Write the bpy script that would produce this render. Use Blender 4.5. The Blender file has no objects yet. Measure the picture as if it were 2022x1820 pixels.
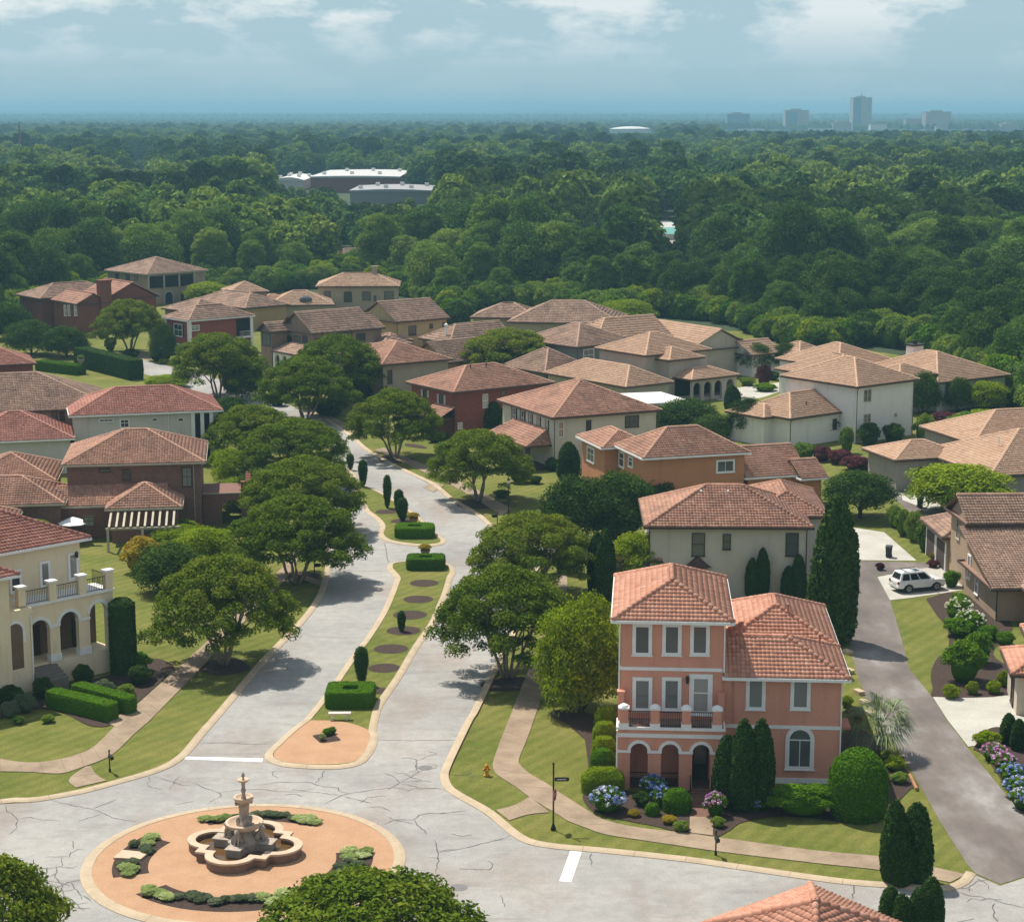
import bpy, bmesh, math, random
import numpy as np
from mathutils import Vector, Matrix
R=math.radians
rnd=random.Random(7)
NR=np.random.default_rng(11)
SC=bpy.context.scene
COL=SC.collection
# ---------------------------------------------------------------- camera
# measured pixels are those of the photograph scaled to 2022 x 1820
FV=3752.0; CX,CY=1011.0,910.0; HC=42.0
PITCH=math.atan((CY-219.6)/FV)
SP,CP=math.sin(PITCH),math.cos(PITCH)
cd=bpy.data.cameras.new('camera'); cam=bpy.data.objects.new('camera',cd); COL.objects.link(cam)
cam.location=(0,0,HC); cam.rotation_euler=(math.pi/2-PITCH,0,0)
cd.sensor_fit='HORIZONTAL'; cd.sensor_width=36; cd.lens=36*FV/2022.0
cd.clip_start=0.5; cd.clip_end=90000
SC.camera=cam
# ---------------------------------------------------------------- light
SUNV=Vector((-.37,.42,1.0)).normalized()
EL=math.asin(SUNV.z); AZ=math.atan2(SUNV.x,SUNV.y)
ld=bpy.data.lights.new('sun','SUN'); ld.energy=5.0; ld.angle=R(.55); ld.color=(1,.935,.835)
lo=bpy.data.objects.new('sun',ld); COL.objects.link(lo)
lo.rotation_euler=SUNV.to_track_quat('Z','Y').to_euler()
W=bpy.data.worlds.new('World'); SC.world=W; W.use_nodes=True
nt=W.node_tree; nt.nodes.clear()
def nd(t,k,**kw):
    n=t.nodes.new(k)
    for a,b in kw.items(): setattr(n,a,b)
    return n
sky=nd(nt,'ShaderNodeTexSky',sky_type='NISHITA',sun_disc=False,sun_elevation=EL,sun_rotation=AZ,altitude=100,air_density=1.0,dust_density=1.3,ozone_density=2.2)
tc=nd(nt,'ShaderNodeTexCoord'); sx=nd(nt,'ShaderNodeSeparateXYZ'); nt.links.new(tc.outputs['Generated'],sx.inputs[0])
def mth(t,op,a,b=None,c=None):
    n=nd(t,'ShaderNodeMath',operation=op)
    for i,v in enumerate((a,b,c)):
        if v is None: continue
        if hasattr(v,'default_value') or hasattr(v,'is_linked'): t.links.new(v,n.inputs[i])
        else: n.inputs[i].default_value=v
    return n.outputs[0]
zc=mth(nt,'MAXIMUM',sx.outputs[2],0.0)
den=mth(nt,'ADD',zc,.34)
cv=nd(nt,'ShaderNodeCombineXYZ')
nt.links.new(mth(nt,'DIVIDE',sx.outputs[0],den),cv.inputs[0]); nt.links.new(mth(nt,'DIVIDE',sx.outputs[1],den),cv.inputs[1])
cn=nd(nt,'ShaderNodeTexNoise'); cn.inputs['Scale'].default_value=5.6; cn.inputs['Detail'].default_value=7; cn.inputs['Roughness'].default_value=.6
nt.links.new(cv.outputs[0],cn.inputs['Vector'])
cr=nd(nt,'ShaderNodeValToRGB'); cr.color_ramp.elements[0].position=.45; cr.color_ramp.elements[1].position=.57
nt.links.new(cn.outputs[0],cr.inputs[0])
er=nd(nt,'ShaderNodeMapRange'); er.inputs[1].default_value=.022; er.inputs[2].default_value=.048; er.inputs[3].default_value=.10; nt.links.new(sx.outputs[2],er.inputs[0])
cmask=mth(nt,'MULTIPLY',mth(nt,'MULTIPLY',cr.outputs[0],er.outputs[0]),.9)
hr=nd(nt,'ShaderNodeMapRange'); hr.interpolation_type='SMOOTHSTEP'; hr.inputs[1].default_value=0.0; hr.inputs[2].default_value=.22; hr.inputs[3].default_value=.92; hr.inputs[4].default_value=0.0; nt.links.new(sx.outputs[2],hr.inputs[0])
hz_=nd(nt,'ShaderNodeMix',data_type='RGBA'); nt.links.new(hr.outputs[0],hz_.inputs[0])
grade=nd(nt,'ShaderNodeMix',data_type='RGBA',blend_type='MULTIPLY'); grade.inputs[0].default_value=1
nt.links.new(sky.outputs[0],grade.inputs[6]); grade.inputs[7].default_value=(.93,.97,1.0,1)
cmix=nd(nt,'ShaderNodeMix',data_type='RGBA'); nt.links.new(cmask,cmix.inputs[0]); nt.links.new(grade.outputs[2],hz_.inputs[6]); hz_.inputs[7].default_value=(4.2,6.1,7.0,1); nt.links.new(hz_.outputs[2],cmix.inputs[6])
cmix.inputs[7].default_value=(8.4,8.9,9.0,1)
bg=nd(nt,'ShaderNodeBackground'); bg.inputs[1].default_value=.085
nt.links.new(cmix.outputs[2],bg.inputs[0])
wo=nd(nt,'ShaderNodeOutputWorld'); nt.links.new(bg.outputs[0],wo.inputs[0])
vs=SC.view_settings; vs.view_transform='Standard'; vs.look='None'; vs.exposure=0.27; vs.gamma=1
SC.render.engine='CYCLES'
cy=SC.cycles; cy.use_denoising=True; cy.max_bounces=6; cy.diffuse_bounces=3; cy.glossy_bounces=2; cy.transmission_bounces=4; cy.transparent_max_bounces=6; cy.volume_bounces=0
cy.caustics_reflective=False; cy.caustics_refractive=False; cy.sample_clamp_indirect=6
# ---------------------------------------------------------------- pixels to places
CROPS={'v':(0,0,1),'A':(758.2,710.8,.2344),'B':(1184.7,631.9,.21874),'C':(1469.1,631.9,.27343),
 'D':(79,473.9,.27343),'E':(473.9,489.7,.27343),'F':(853,568.7,.24218),
 'G':(0,695,.2344),'H':(0,1011,.2257),'I':(1168.9,1090,.2951),'J':(1627,932,.2777),
 'K':(1500.7,473.9,.2578),'M':(1342.7,1421.7,.336),'N':(868.8,1421.7,.25),'P':(394.9,1421.7,.25),
 'Q':(0,1421.7,.25),'S':(394.9,1011,.2344),'T':(837.2,1011,.2257),'U':(394.9,710.8,.1953)}
def vp(c,x,y):
    a,b,s=CROPS[c]; return a+x*s,b+y*s
def ray(x,y):
    dx=(x-CX)/FV; dy=(CY-y)/FV
    return np.array([dx, CP+dy*SP, -SP+dy*CP])
def G(x,y,z=0.0,c='v'):
    x,y=vp(c,x,y); d=ray(x,y); t=(z-HC)/d[2]
    return np.array([d[0]*t,d[1]*t,z])
def atY(x,y,Y,c='v'):
    x,y=vp(c,x,y); d=ray(x,y); t=Y/d[1]; return np.array([d[0]*t,Y,HC+d[2]*t])
def proj(p):
    q=np.array(p,float)-np.array([0,0,HC]); zc=q[1]*CP-q[2]*SP; yc=q[1]*SP+q[2]*CP
    return CX+FV*q[0]/zc, CY-FV*yc/zc
# ---------------------------------------------------------------- objects
def link(o,parent=None):
    COL.objects.link(o)
    if parent is not None: o.parent=parent
    return o
def tag(o,label=None,cat=None,group=None,kind=None):
    if label: o['label']=label
    if cat: o['category']=cat
    if group: o['group']=group
    if kind: o['kind']=kind
    return o
def empty(name,loc=(0,0,0),rz=0.0,label=None,cat=None,group=None):
    o=bpy.data.objects.new(name,None); o.location=loc; o.rotation_euler=(0,0,rz); o.empty_display_size=.3
    COL.objects.link(o); return tag(o,label,cat,group)
class MB:
    def __init__(s): s.v=[]; s.f=[]; s.sm=False
    def add(s,vs,fs):
        n=len(s.v); s.v.extend([tuple(map(float,p)) for p in vs]); s.f.extend([tuple(n+i for i in f) for f in fs]); return s
    def poly(s,pts): return s.add(pts,[tuple(range(len(pts)))])
    def box(s,x0,x1,y0,y1,z0,z1):
        return s.add([(x0,y0,z0),(x1,y0,z0),(x1,y1,z0),(x0,y1,z0),(x0,y0,z1),(x1,y0,z1),(x1,y1,z1),(x0,y1,z1)],
          [(3,2,1,0),(4,5,6,7),(0,1,5,4),(1,2,6,5),(2,3,7,6),(3,0,4,7)])
    def prism(s,p,z0,z1):
        n=len(p); a=sum(p[i][0]*p[(i+1)%n][1]-p[(i+1)%n][0]*p[i][1] for i in range(n))
        if a<0: p=p[::-1]
        s.add([(q[0],q[1],z0) for q in p]+[(q[0],q[1],z1) for q in p],
          [tuple(range(n))[::-1],tuple(range(n,2*n))]+[(i,(i+1)%n,n+(i+1)%n,n+i) for i in range(n)]); return s
    def tube(s,pts,rad,n=7,cap=True):
        pts=[Vector(p) for p in pts]; rings=[]
        for i,p in enumerate(pts):
            d=(pts[min(i+1,len(pts)-1)]-pts[max(i-1,0)]).normalized()
            a=d.orthogonal().normalized() if abs(d.z)>.95 else d.cross(Vector((0,0,1))).normalized()
            b=d.cross(a); r=rad[i] if hasattr(rad,'__len__') else rad
            rings.append([p+a*(r*math.cos(2*math.pi*k/n))+b*(r*math.sin(2*math.pi*k/n)) for k in range(n)])
        vs=[q for r in rings for q in r]; fs=[]
        for i in range(len(rings)-1):
            for k in range(n): fs.append((i*n+k,(i+1)*n+k,(i+1)*n+(k+1)%n,i*n+(k+1)%n))
        if cap: fs+= [tuple(range(n)),tuple(range(len(vs)-n,len(vs)))[::-1]]
        return s.add(vs,fs)
    def lathe(s,prof,n=20,c=(0,0,0)):
        vs=[(c[0]+r*math.cos(2*math.pi*k/n),c[1]+r*math.sin(2*math.pi*k/n),c[2]+z) for r,z in prof for k in range(n)]
        fs=[(i*n+k,i*n+(k+1)%n,(i+1)*n+(k+1)%n,(i+1)*n+k) for i in range(len(prof)-1) for k in range(n)]
        if prof[0][0]>1e-4: fs.append(tuple(range(n))[::-1])
        if prof[-1][0]>1e-4: fs.append(tuple(range(len(vs)-n,len(vs))))
        return s.add(vs,fs)
    def ell(s,c,r,n=10,m=6,rz=0):
        vs=[];fs=[]; ca,sa=math.cos(rz),math.sin(rz)
        for j in range(1,m):
            t=math.pi*j/m
            for k in range(n):
                a=2*math.pi*k/n; x=r[0]*math.sin(t)*math.cos(a); y=r[1]*math.sin(t)*math.sin(a)
                vs.append((c[0]+x*ca-y*sa,c[1]+x*sa+y*ca,c[2]+r[2]*math.cos(t)))
        vs+=[(c[0],c[1],c[2]+r[2]),(c[0],c[1],c[2]-r[2])]; T=len(vs)-2
        for j in range(m-2):
            for k in range(n): fs.append((j*n+k,(j+1)*n+k,(j+1)*n+(k+1)%n,j*n+(k+1)%n))
        for k in range(n): fs.append((T,k,(k+1)%n)); fs.append((T+1,(m-2)*n+(k+1)%n,(m-2)*n+k))
        return s.add(vs,fs)
    def mesh(s,name,mat,smooth=False):
        me=bpy.data.meshes.new(name); me.from_pydata(s.v,[],s.f); me.materials.append(mat)
        if smooth: me.polygons.foreach_set('use_smooth',[True]*len(me.polygons))
        return me
    def build(s,name,mat,parent=None,smooth=False,loc=None):
        o=bpy.data.objects.new(name,s.mesh(name,mat,smooth))
        if loc is not None: o.location=loc
        return link(o,parent)
def np_mesh(name,V,F,mat,tint=None,smooth=False):
    """V (n,3), F (m,k) all faces with k corners"""
    me=bpy.data.meshes.new(name); n=len(V); m,k=F.shape
    me.vertices.add(n); me.vertices.foreach_set('co',np.ascontiguousarray(V,dtype=np.float32).ravel())
    me.loops.add(m*k); me.loops.foreach_set('vertex_index',np.ascontiguousarray(F,dtype=np.int32).ravel())
    me.polygons.add(m); me.polygons.foreach_set('loop_start',np.arange(0,m*k,k,dtype=np.int32))
    if tint is not None:
        a=me.attributes.new('tint','FLOAT','FACE'); a.data.foreach_set('value',np.asarray(tint,dtype=np.float32))
    me.materials.append(mat); me.update(calc_edges=True)
    if smooth: me.polygons.foreach_set('use_smooth',[True]*m)
    return me
def obj(name,me,parent=None,loc=None,rz=None,sc=None):
    o=bpy.data.objects.new(name,me)
    if loc is not None: o.location=loc
    if rz is not None: o.rotation_euler=(0,0,rz)
    if sc is not None: o.scale=sc if hasattr(sc,'__len__') else (sc,)*3
    return link(o,parent)
# ---------------------------------------------------------------- materials
def lin(h):
    h=h.lstrip('#'); c=[int(h[i:i+2],16)/255 for i in (0,2,4)]
    return tuple(((x+.055)/1.055)**2.4 if x>.04045 else x/12.92 for x in c)+(1,)
def newmat(name):
    m=bpy.data.materials.new(name); m.use_nodes=True; t=m.node_tree; b=t.nodes['Principled BSDF']; return m,t,b
def ramp(t,fac,stops):
    n=nd(t,'ShaderNodeValToRGB'); e=n.color_ramp.elements
    e[0].position=stops[0][0]; e[0].color=stops[0][1]; e[1].position=stops[-1][0]; e[1].color=stops[-1][1]
    for p,c in stops[1:-1]:
        q=e.new(p); q.color=c
    t.links.new(fac,n.inputs[0]); return n.outputs[0]
def noise(t,scale,detail=4,rough=.55,vec=None,stretch=None):
    n=nd(t,'ShaderNodeTexNoise'); n.inputs['Scale'].default_value=scale; n.inputs['Detail'].default_value=detail; n.inputs['Roughness'].default_value=rough
    if vec is None: vec=nd(t,'ShaderNodeTexCoord').outputs['Object']
    if stretch:
        mp=nd(t,'ShaderNodeMapping'); mp.inputs['Scale'].default_value=stretch; t.links.new(vec,mp.inputs[0]); vec=mp.outputs[0]
    t.links.new(vec,n.inputs['Vector']); return n.outputs[0]
def mix(t,f,a,b,mode='MIX'):
    n=nd(t,'ShaderNodeMix',data_type='RGBA',blend_type=mode)
    for s_,v in ((0,f),(6,a),(7,b)):
        if hasattr(v,'links'): t.links.new(v,n.inputs[s_])
        else: n.inputs[s_].default_value=v
    return n.outputs[2]
def bump(t,b,h,strength=.3,dist=.02):
    n=nd(t,'ShaderNodeBump'); n.inputs['Strength'].default_value=strength; n.inputs['Distance'].default_value=dist
    t.links.new(h,n.inputs['Height']); t.links.new(n.outputs[0],b.inputs['Normal'])
def vary(c,k): return tuple(min(1,max(0,x*k)) for x in c[:3])+(1,)
_M={}
def pm(name,c,c2=None,scale=1.5,rough=.8,bscale=25,bs=.25,bd=.01,fine=30,spec=.3,metal=0,stretch=None):
    """plain surface: two tones by broad noise, a finer speckle, bumps"""
    if name in _M: return _M[name]
    m,t,b=newmat(name); c2=c2 or vary(c,.82)
    col=mix(t,ramp(t,noise(t,scale,5,.6,stretch=stretch),[(.35,(0,0,0,1)),(.68,(1,1,1,1))]),c,c2)
    col=mix(t,.22,col,ramp(t,noise(t,fine,3,.6),[(.3,(.25,.25,.25,1)),(.75,(1.35,1.35,1.35,1))]),'MULTIPLY')
    t.links.new(col,b.inputs['Base Color']); b.inputs['Roughness'].default_value=rough; b.inputs['Specular IOR Level'].default_value=spec; b.inputs['Metallic'].default_value=metal
    if bs: bump(t,b,noise(t,bscale,4,.6),bs,bd)
    _M[name]=m; return m
def leafmat(name,stops,trans=.28,rough=.85,shift=.5):
    """stops: colours from dark to light leaves; per-face tint plus a per-object shift"""
    if name in _M: return _M[name]
    m,t,b=newmat(name)
    at=nd(t,'ShaderNodeAttribute',attribute_name='tint'); oi=nd(t,'ShaderNodeObjectInfo')
    f=mth(t,'ADD',at.outputs['Fac'],mth(t,'MULTIPLY_ADD',oi.outputs['Random'],shift,-shift/2))
    n=len(stops); col=ramp(t,f,[(i/(n-1),c) for i,c in enumerate(stops)])
    t.links.new(col,b.inputs['Base Color']); b.inputs['Roughness'].default_value=rough; b.inputs['Specular IOR Level'].default_value=.04
    tr=nd(t,'ShaderNodeBsdfTranslucent'); t.links.new(mix(t,1,col,(1.25,1.15,.55,1),'MULTIPLY'),tr.inputs[0])
    ms=nd(t,'ShaderNodeMixShader'); ms.inputs[0].default_value=trans
    t.links.new(b.outputs[0],ms.inputs[1]); t.links.new(tr.outputs[0],ms.inputs[2]); t.links.new(ms.outputs[0],t.nodes['Material Output'].inputs[0])
    _M[name]=m; return m
def roofmat(name,c1,c2,c3,stain,amt=.5):
    """clay tiles: colour per tile, streaky dark weathering"""
    if name in _M: return _M[name]
    m,t,b=newmat(name)
    at=nd(t,'ShaderNodeAttribute',attribute_name='tint')
    col=ramp(t,at.outputs['Fac'],[(0,c1),(.5,c2),(1,c3)])
    st=ramp(t,noise(t,.55,6,.65,stretch=(1,.6,1)),[(.46,(0,0,0,1)),(.72,(amt,amt,amt,1))])
    col=mix(t,st,col,stain)
    lt=ramp(t,noise(t,.22,3,.5),[(.5,(0,0,0,1)),(.75,(.35,.35,.35,1))])
    col=mix(t,lt,col,vary(c3,1.25))
    t.links.new(col,b.inputs['Base Color']); b.inputs['Roughness'].default_value=.82; b.inputs['Specular IOR Level'].default_value=.25
    bump(t,b,noise(t,9,4,.6),.3,.02)
    _M[name]=m; return m
# ================================================================ the ground
def grassmat():
    m,t,b=newmat('grass')
    geo=nd(t,'ShaderNodeNewGeometry').outputs['Position']
    c=ramp(t,noise(t,.16,5,.6,geo),[(.3,(.098,.128,.022,1)),(.5,(.145,.162,.034,1)),(.7,(.205,.192,.054,1))])
    c=mix(t,ramp(t,noise(t,1.4,4,.65,geo),[(.45,(0,0,0,1)),(.75,(.6,.6,.6,1))]),c,(.205,.190,.070,1))
    c=mix(t,ramp(t,noise(t,.45,6,.7,geo),[(.48,(0,0,0,1)),(.7,(.55,.55,.55,1))]),c,(.085,.125,.022,1))
    wv=nd(t,'ShaderNodeTexWave'); wv.inputs['Scale'].default_value=.28; wv.inputs['Distortion'].default_value=1.5; mpw=nd(t,'ShaderNodeMapping'); mpw.inputs['Rotation'].default_value=(0,0,.6); t.links.new(geo,mpw.inputs[0]); t.links.new(mpw.outputs[0],wv.inputs['Vector'])
    c=mix(t,.3,c,ramp(t,wv.outputs['Fac'],[(.3,(.72,.74,.7,1)),(.7,(1.18,1.15,1.15,1))]),'MULTIPLY')
    c=mix(t,.6,c,ramp(t,noise(t,7,4,.75,geo),[(.3,(.5,.5,.5,1)),(.7,(1.45,1.4,1.35,1))]),'MULTIPLY')
    t.links.new(c,b.inputs['Base Color']); b.inputs['Roughness'].default_value=.95; b.inputs['Specular IOR Level'].default_value=.1
    bump(t,b,noise(t,30,4,.7,geo),.8,.05); return m
def forestfloor():
    m,t,b=newmat('woodland_floor'); geo=nd(t,'ShaderNodeNewGeometry').outputs['Position']
    c=ramp(t,noise(t,.02,6,.6,geo),[(.35,(.020,.038,.012,1)),(.55,(.035,.060,.016,1)),(.72,(.075,.090,.028,1))])
    t.links.new(c,b.inputs['Base Color']); b.inputs['Roughness'].default_value=1; return m
MG=grassmat(); MF=forestfloor()
def asphaltmat():
    m,t,b=newmat('worn_asphalt'); geo=nd(t,'ShaderNodeNewGeometry').outputs['Position']
    c=ramp(t,noise(t,.11,5,.6,geo),[(.3,(.262,.258,.246,1)),(.5,(.330,.322,.300,1)),(.72,(.380,.366,.335,1))])
    # red clay washed over the surface in streaks
    c=mix(t,ramp(t,noise(t,.17,6,.62,geo,(1,.55,1)),[(.50,(0,0,0,1)),(.62,(.38,.38,.38,1)),(.78,(.75,.75,.75,1))]),c,(.27,.205,.165,1))
    c=mix(t,ramp(t,noise(t,.5,5,.6,geo,(.35,1.6,1)),[(.55,(0,0,0,1)),(.72,(.5,.5,.5,1))]),c,(.21,.18,.155,1))
    c=mix(t,.5,c,ramp(t,noise(t,9,5,.8,geo),[(.3,(.6,.6,.6,1)),(.7,(1.28,1.28,1.28,1))]),'MULTIPLY')
    c=mix(t,.35,c,ramp(t,noise(t,1.1,6,.75,geo),[(.35,(.62,.62,.62,1)),(.65,(1.2,1.2,1.2,1))]),'MULTIPLY')
    t.links.new(c,b.inputs['Base Color']); b.inputs['Roughness'].default_value=.85; b.inputs['Specular IOR Level'].default_value=.25
    bump(t,b,noise(t,40,3,.7,geo),.3,.01); return m
def alleymat():
    m,t,b=newmat('stained_asphalt'); geo=nd(t,'ShaderNodeNewGeometry').outputs['Position']
    c=ramp(t,noise(t,.22,6,.62,geo,(1,.5,1)),[(.36,(.100,.082,.072,1)),(.50,(.150,.124,.108,1)),(.60,(.205,.184,.168,1)),(.72,(.33,.315,.30,1))])
    c=mix(t,.3,c,ramp(t,noise(t,22,3,.7,geo),[(.3,(.55,.55,.55,1)),(.7,(1.3,1.3,1.3,1))]),'MULTIPLY')
    t.links.new(c,b.inputs['Base Color']); b.inputs['Roughness'].default_value=.8; bump(t,b,noise(t,40,3,.7,geo),.3,.01); return m
MA=asphaltmat(); MAL=alleymat()
MK=pm('kerb_concrete',(.50,.40,.275,1),(.41,.325,.22,1),.8,.9,40,.3,.01,12)
MSW=pm('path_concrete',(.355,.270,.185,1),(.235,.175,.12,1),.5,.9,40,.25,.01,10)
MDR=pm('drive_concrete',(.50,.485,.43,1),(.40,.38,.33,1),.35,.9,40,.2,.01,8)
MMU=pm('bark_mulch',(.078,.050,.038,1),(.046,.030,.024,1),4,1,22,1,.06,16)
MPG=pm('exposed_aggregate',(.48,.290,.170,1),(.42,.245,.140,1),.8,.95,14,.8,.05,9)
MCR=pm('crack_filler',(.075,.075,.075,1),(.13,.125,.12,1),3,.7,20,0)
MWP=pm('road_paint',(.80,.80,.78,1),(.66,.65,.62,1),1.2,.7,20,0)
def W2(pts,z=0.0,c='v'): return [tuple(G(x,y,z,c)) for x,y in pts]
def smooth(pts,n=4):
    """Catmull-Rom through the points"""
    P=[np.array(p,float) for p in pts]; out=[]
    for i in range(len(P)-1):
        a=P[max(i-1,0)];b=P[i];c=P[i+1];d=P[min(i+2,len(P)-1)]
        for k in range(n):
            t=k/n; out.append(.5*((2*b)+(c-a)*t+(2*a-5*b+4*c-d)*t*t+(3*b-a-3*c+d)*t**3))
    out.append(P[-1]); return out
def resample(pts,step=None,n=None):
    P=np.array(pts,float); s=np.r_[0,np.cumsum(np.hypot(*(P[1:,:2]-P[:-1,:2]).T))]
    if n is None: n=max(2,int(round(s[-1]/step))+1)
    q=np.linspace(0,s[-1],n); return np.stack([np.interp(q,s,P[:,k]) for k in range(P.shape[1])],1)
def sheet(name,pts,z,mat,kind='structure',parent=None):
    mb=MB(); mb.poly([(p[0],p[1],z) for p in pts]); me=mb.mesh(name,mat)
    # n-gon faces up
    o=obj(name,me,parent)
    bm=bmesh.new(); bm.from_mesh(me); bmesh.ops.recalc_face_normals(bm,faces=bm.faces)
    for f in bm.faces:
        if f.normal.z<0: f.normal_flip()
    bmesh.ops.triangulate(bm,faces=bm.faces); bm.to_mesh(me); bm.free()
    if kind and parent is None: o['kind']=kind
    return o
# terrain out to the horizon: near grass disc, woodland floor round it with low far hills
def terrain():
    rr=[0.01,60,120,180,240,300,360,450,600,800,1100,1500,2000,2700,3600,5000,7000,9500,13000,18000,25000,32000,38000]; n=360
    vs=[];fs=[]
    for r in rr:
        for k in range(n):
            a=2*math.pi*k/n; z=-.03
            if r>5000:
                g=min(1,(r-5000)/13000); z+=g*(38+12*math.sin(3.1*a+1.2)+9*math.sin(7.3*a+r/5200)+7*math.sin(23*a+r/2500)+4*math.sin(61*a+r/900))
                z=max(z,-.03)
            vs.append((r*math.sin(a),r*math.cos(a),z))
    for i in range(len(rr)-1):
        for k in range(n): fs.append((i*n+k,i*n+(k+1)%n,(i+1)*n+(k+1)%n,(i+1)*n+k))
    mb=MB(); mb.v=vs; mb.f=[f[::-1] for f in fs]
    o=mb.build('terrain',MF,smooth=True); o['kind']='structure'; return o
terrain()
# lawns of the estate
est=[G(x,y) for x,y in [(-420,2300),(2500,2300),(2450,1500),(2200,1000),(2120,830),(1960,735),(1700,690),(1480,655),(1180,640),(900,600),(640,580),(430,568),(180,565),(60,600),(-60,720),(-350,1300)]]
sheet('lawn',smooth(est+est[:1],3)[:-1],-.015,MG)
# asphalt: avenue, circus, cross street in one outline
Ledge=[(-700,1700),(-300,1630),(0,1587),(62,1584),(120,1575),(175,1564),(237,1547),(300,1529),(342,1512),(370,1492),(390,1469),(412,1442),(430,1422),(472,1372),(531,1302),(578,1254),(615,1213),(639,1175),(651.6,1133),(654,1116),(652,1060),(650,1010),(652,960),(660,915),(664,893),(640,872),(595,852),(545,834),(470,806),(400,777),(330,752),(262,731),(200,716),(160,708)]
Redge=[(200,700),(262,705),(330,722),(400,739),(470,760),(560,795),(640,828),(690,862),(720,888),(770,917),(817,940),(852,957),(889,987),(925,1008),(946,1022),(962,1038),(972,1052),(1012,1070),(1060,1078),(1120,1082),(1170,1086),(1175,1104),(1120,1106),(1070,1112),(1040,1140),(1030,1180),(1018,1220),(1003,1260),(984,1298),(964,1334),(930,1405),(919,1422),(894,1472),(871,1522),(870,1542),(879,1559),(901,1574),(951,1602),(979,1624),(1009,1649),(1044,1667),(1106,1677),(1169,1682),(1269,1692),(1374,1704),(1427,1712),(1591,1736),(1679,1747),(1759,1753),(1847,1760),(1880,1758),(1911,1746),(1927,1726)]
Aend=[(1925,1726),(1975,1748),(2030,1730),(2300,1790),(2600,2150),(-900,2150)]
sheet('road',[G(*p) for p in Ledge+Redge+Aend],0.0,MA)
# alley behind the corner house
AL=[(1927.5,1724),(1910,1706),(1857,1623),(1826,1566),(1790,1505),(1750,1446),(1719,1404),(1696,1340),(1682,1293),(1668,1230),(1664,1170),(1690,1110),(1690,1107),(1838,1111),(1842,1080),(1830,1050),(1795,1010),(1768,985),(1740,962),(1770,958),(1800,972),(1840,1000),(1880,1040),(1895,1070),(1900,1111),(1900,1124),(1850,1122),(1731,1137),(1757.5,1185),(1780,1260),(1796,1321),(1841,1376),(1870,1422),(1910,1475),(2021,1610),(2150,1770),(2029,1728),(1976,1745)]
sheet('alley',[G(*p) for p in AL],.004,MAL)
# kerbs as runs of cast sections
def strip(a,b,z0,z1a,z1b,gap=.012):
    """solid piece between edge points a0-a1 (road side) and b0-b1 (lawn side)"""
    mb=MB(); (a0,a1),(b0,b1)=a,b
    vs=[(*a0[:2],z0),(*a1[:2],z0),(*b1[:2],z0),(*b0[:2],z0),(*a0[:2],z1a),(*a1[:2],z1a),(*b1[:2],z1b),(*b0[:2],z1b)]
    m0=(.65*np.array(a0[:2])+.35*np.array(b0[:2])); m1=(.65*np.array(a1[:2])+.35*np.array(b1[:2])); zm=.25*z1a+.75*z1b
    vs+=[(*m0,zm),(*m1,zm)]
    mb.add(vs,[(0,1,5,4),(2,3,7,6),(4,5,9,8),(8,9,6,7),(0,4,8,7,3),(1,2,6,9,5)]); return mb
def kerb(pix_road,width=.55,side=1,sec=3.0,closed=False,world=None,parent=None,z=.13):
    P=smooth([G(*p) for p in pix_road],4) if world is None else world
    L=resample(P,step=.75); n=len(L)
    if closed: T=np.roll(L[:-1],-1,0)-np.roll(L[:-1],1,0); T=np.r_[T,T[:1]]
    else: T=np.gradient(L,axis=0)
    T=T[:,:2]/np.hypot(*T[:,:2].T)[:,None]; N=np.stack([-T[:,1],T[:,0]],1)*side
    B=L.copy(); B[:,:2]+=N*width
    root=empty('kerb',tuple(L[0])) if parent is None else parent
    if parent is None: root['kind']='structure'
    k=int(round(sec/.75)); i=0
    while i<n-1:
        j=min(i+k,n-1); mb=MB()
        for q in range(i,j):
            e0=.012 if q==i else 0; e1=.012 if q==j-1 else 0
            d=(L[q+1]-L[q]); db=(B[q+1]-B[q])
            mb2=strip((L[q]+d*e0,L[q+1]-d*e1),(B[q]+db*e0,B[q+1]-db*e1),-.06,.035,z)
            mb.add([(v[0]-L[0][0],v[1]-L[0][1],v[2]) for v in mb2.v],mb2.f)
        mb.build('kerb_section',MK,root); i=j
    return root
kerb([p for p in Ledge[1:20]],.55,1)
kerb(Ledge[19:30],.5,1)
kerb(Redge[6:17],.5,1)
kerb(Redge[21:],.55,1)
# paths laid in slabs
def path(left,right,name='path',n=None,z=.035,mat=None,slab=1.5):
    a=smooth([G(*p) for p in left],5); b=smooth([G(*p) for p in right],5)
    a=resample(a,n=200); b=resample(b,n=200)
    ln=np.hypot(*(((a[1:]+b[1:]-a[:-1]-b[:-1])/2)[:,:2].T)).sum(); n=n or max(1,int(round(ln/slab)))
    root=empty(name,tuple((a[0]+b[0])/2)); root['kind']='structure'; o=(a[0]+b[0])/2
    ii=np.linspace(0,199,n+1).astype(int)
    for i in range(n):
        q=ii[i]; r=ii[i+1]; poly=[]
        ks=list(range(q,r,max(1,(r-q)//3)))+[r]
        A=[a[k]-o for k in ks]; B=[b[k]-o for k in ks]
        cen=(sum(A)+sum(B))/(2*len(A)); g=1-.016/slab
        pl=[cen+(p-cen)*g for p in A+B[::-1]]
        mb=MB(); mb.prism([(p[0],p[1]) for p in pl],-.05,z+rnd.uniform(-.004,.004)); mb.build('slab',mat or MSW,root)
    return root
path([(0,1498),(50,1505),(100,1502),(150,1490),(185,1474),(218,1442),(228,1432),(266,1395),(334,1334),(370,1302),(426,1250),(470,1208),(520,1160),(560,1115),(590,1060)],
     [(0,1523),(60,1524),(120,1527),(170,1512),(215,1494),(240,1474),(265,1449),(296,1422),(352,1365),(381,1336),(440,1272),(482,1228),(532,1178),(575,1128),(606,1066)])
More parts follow.
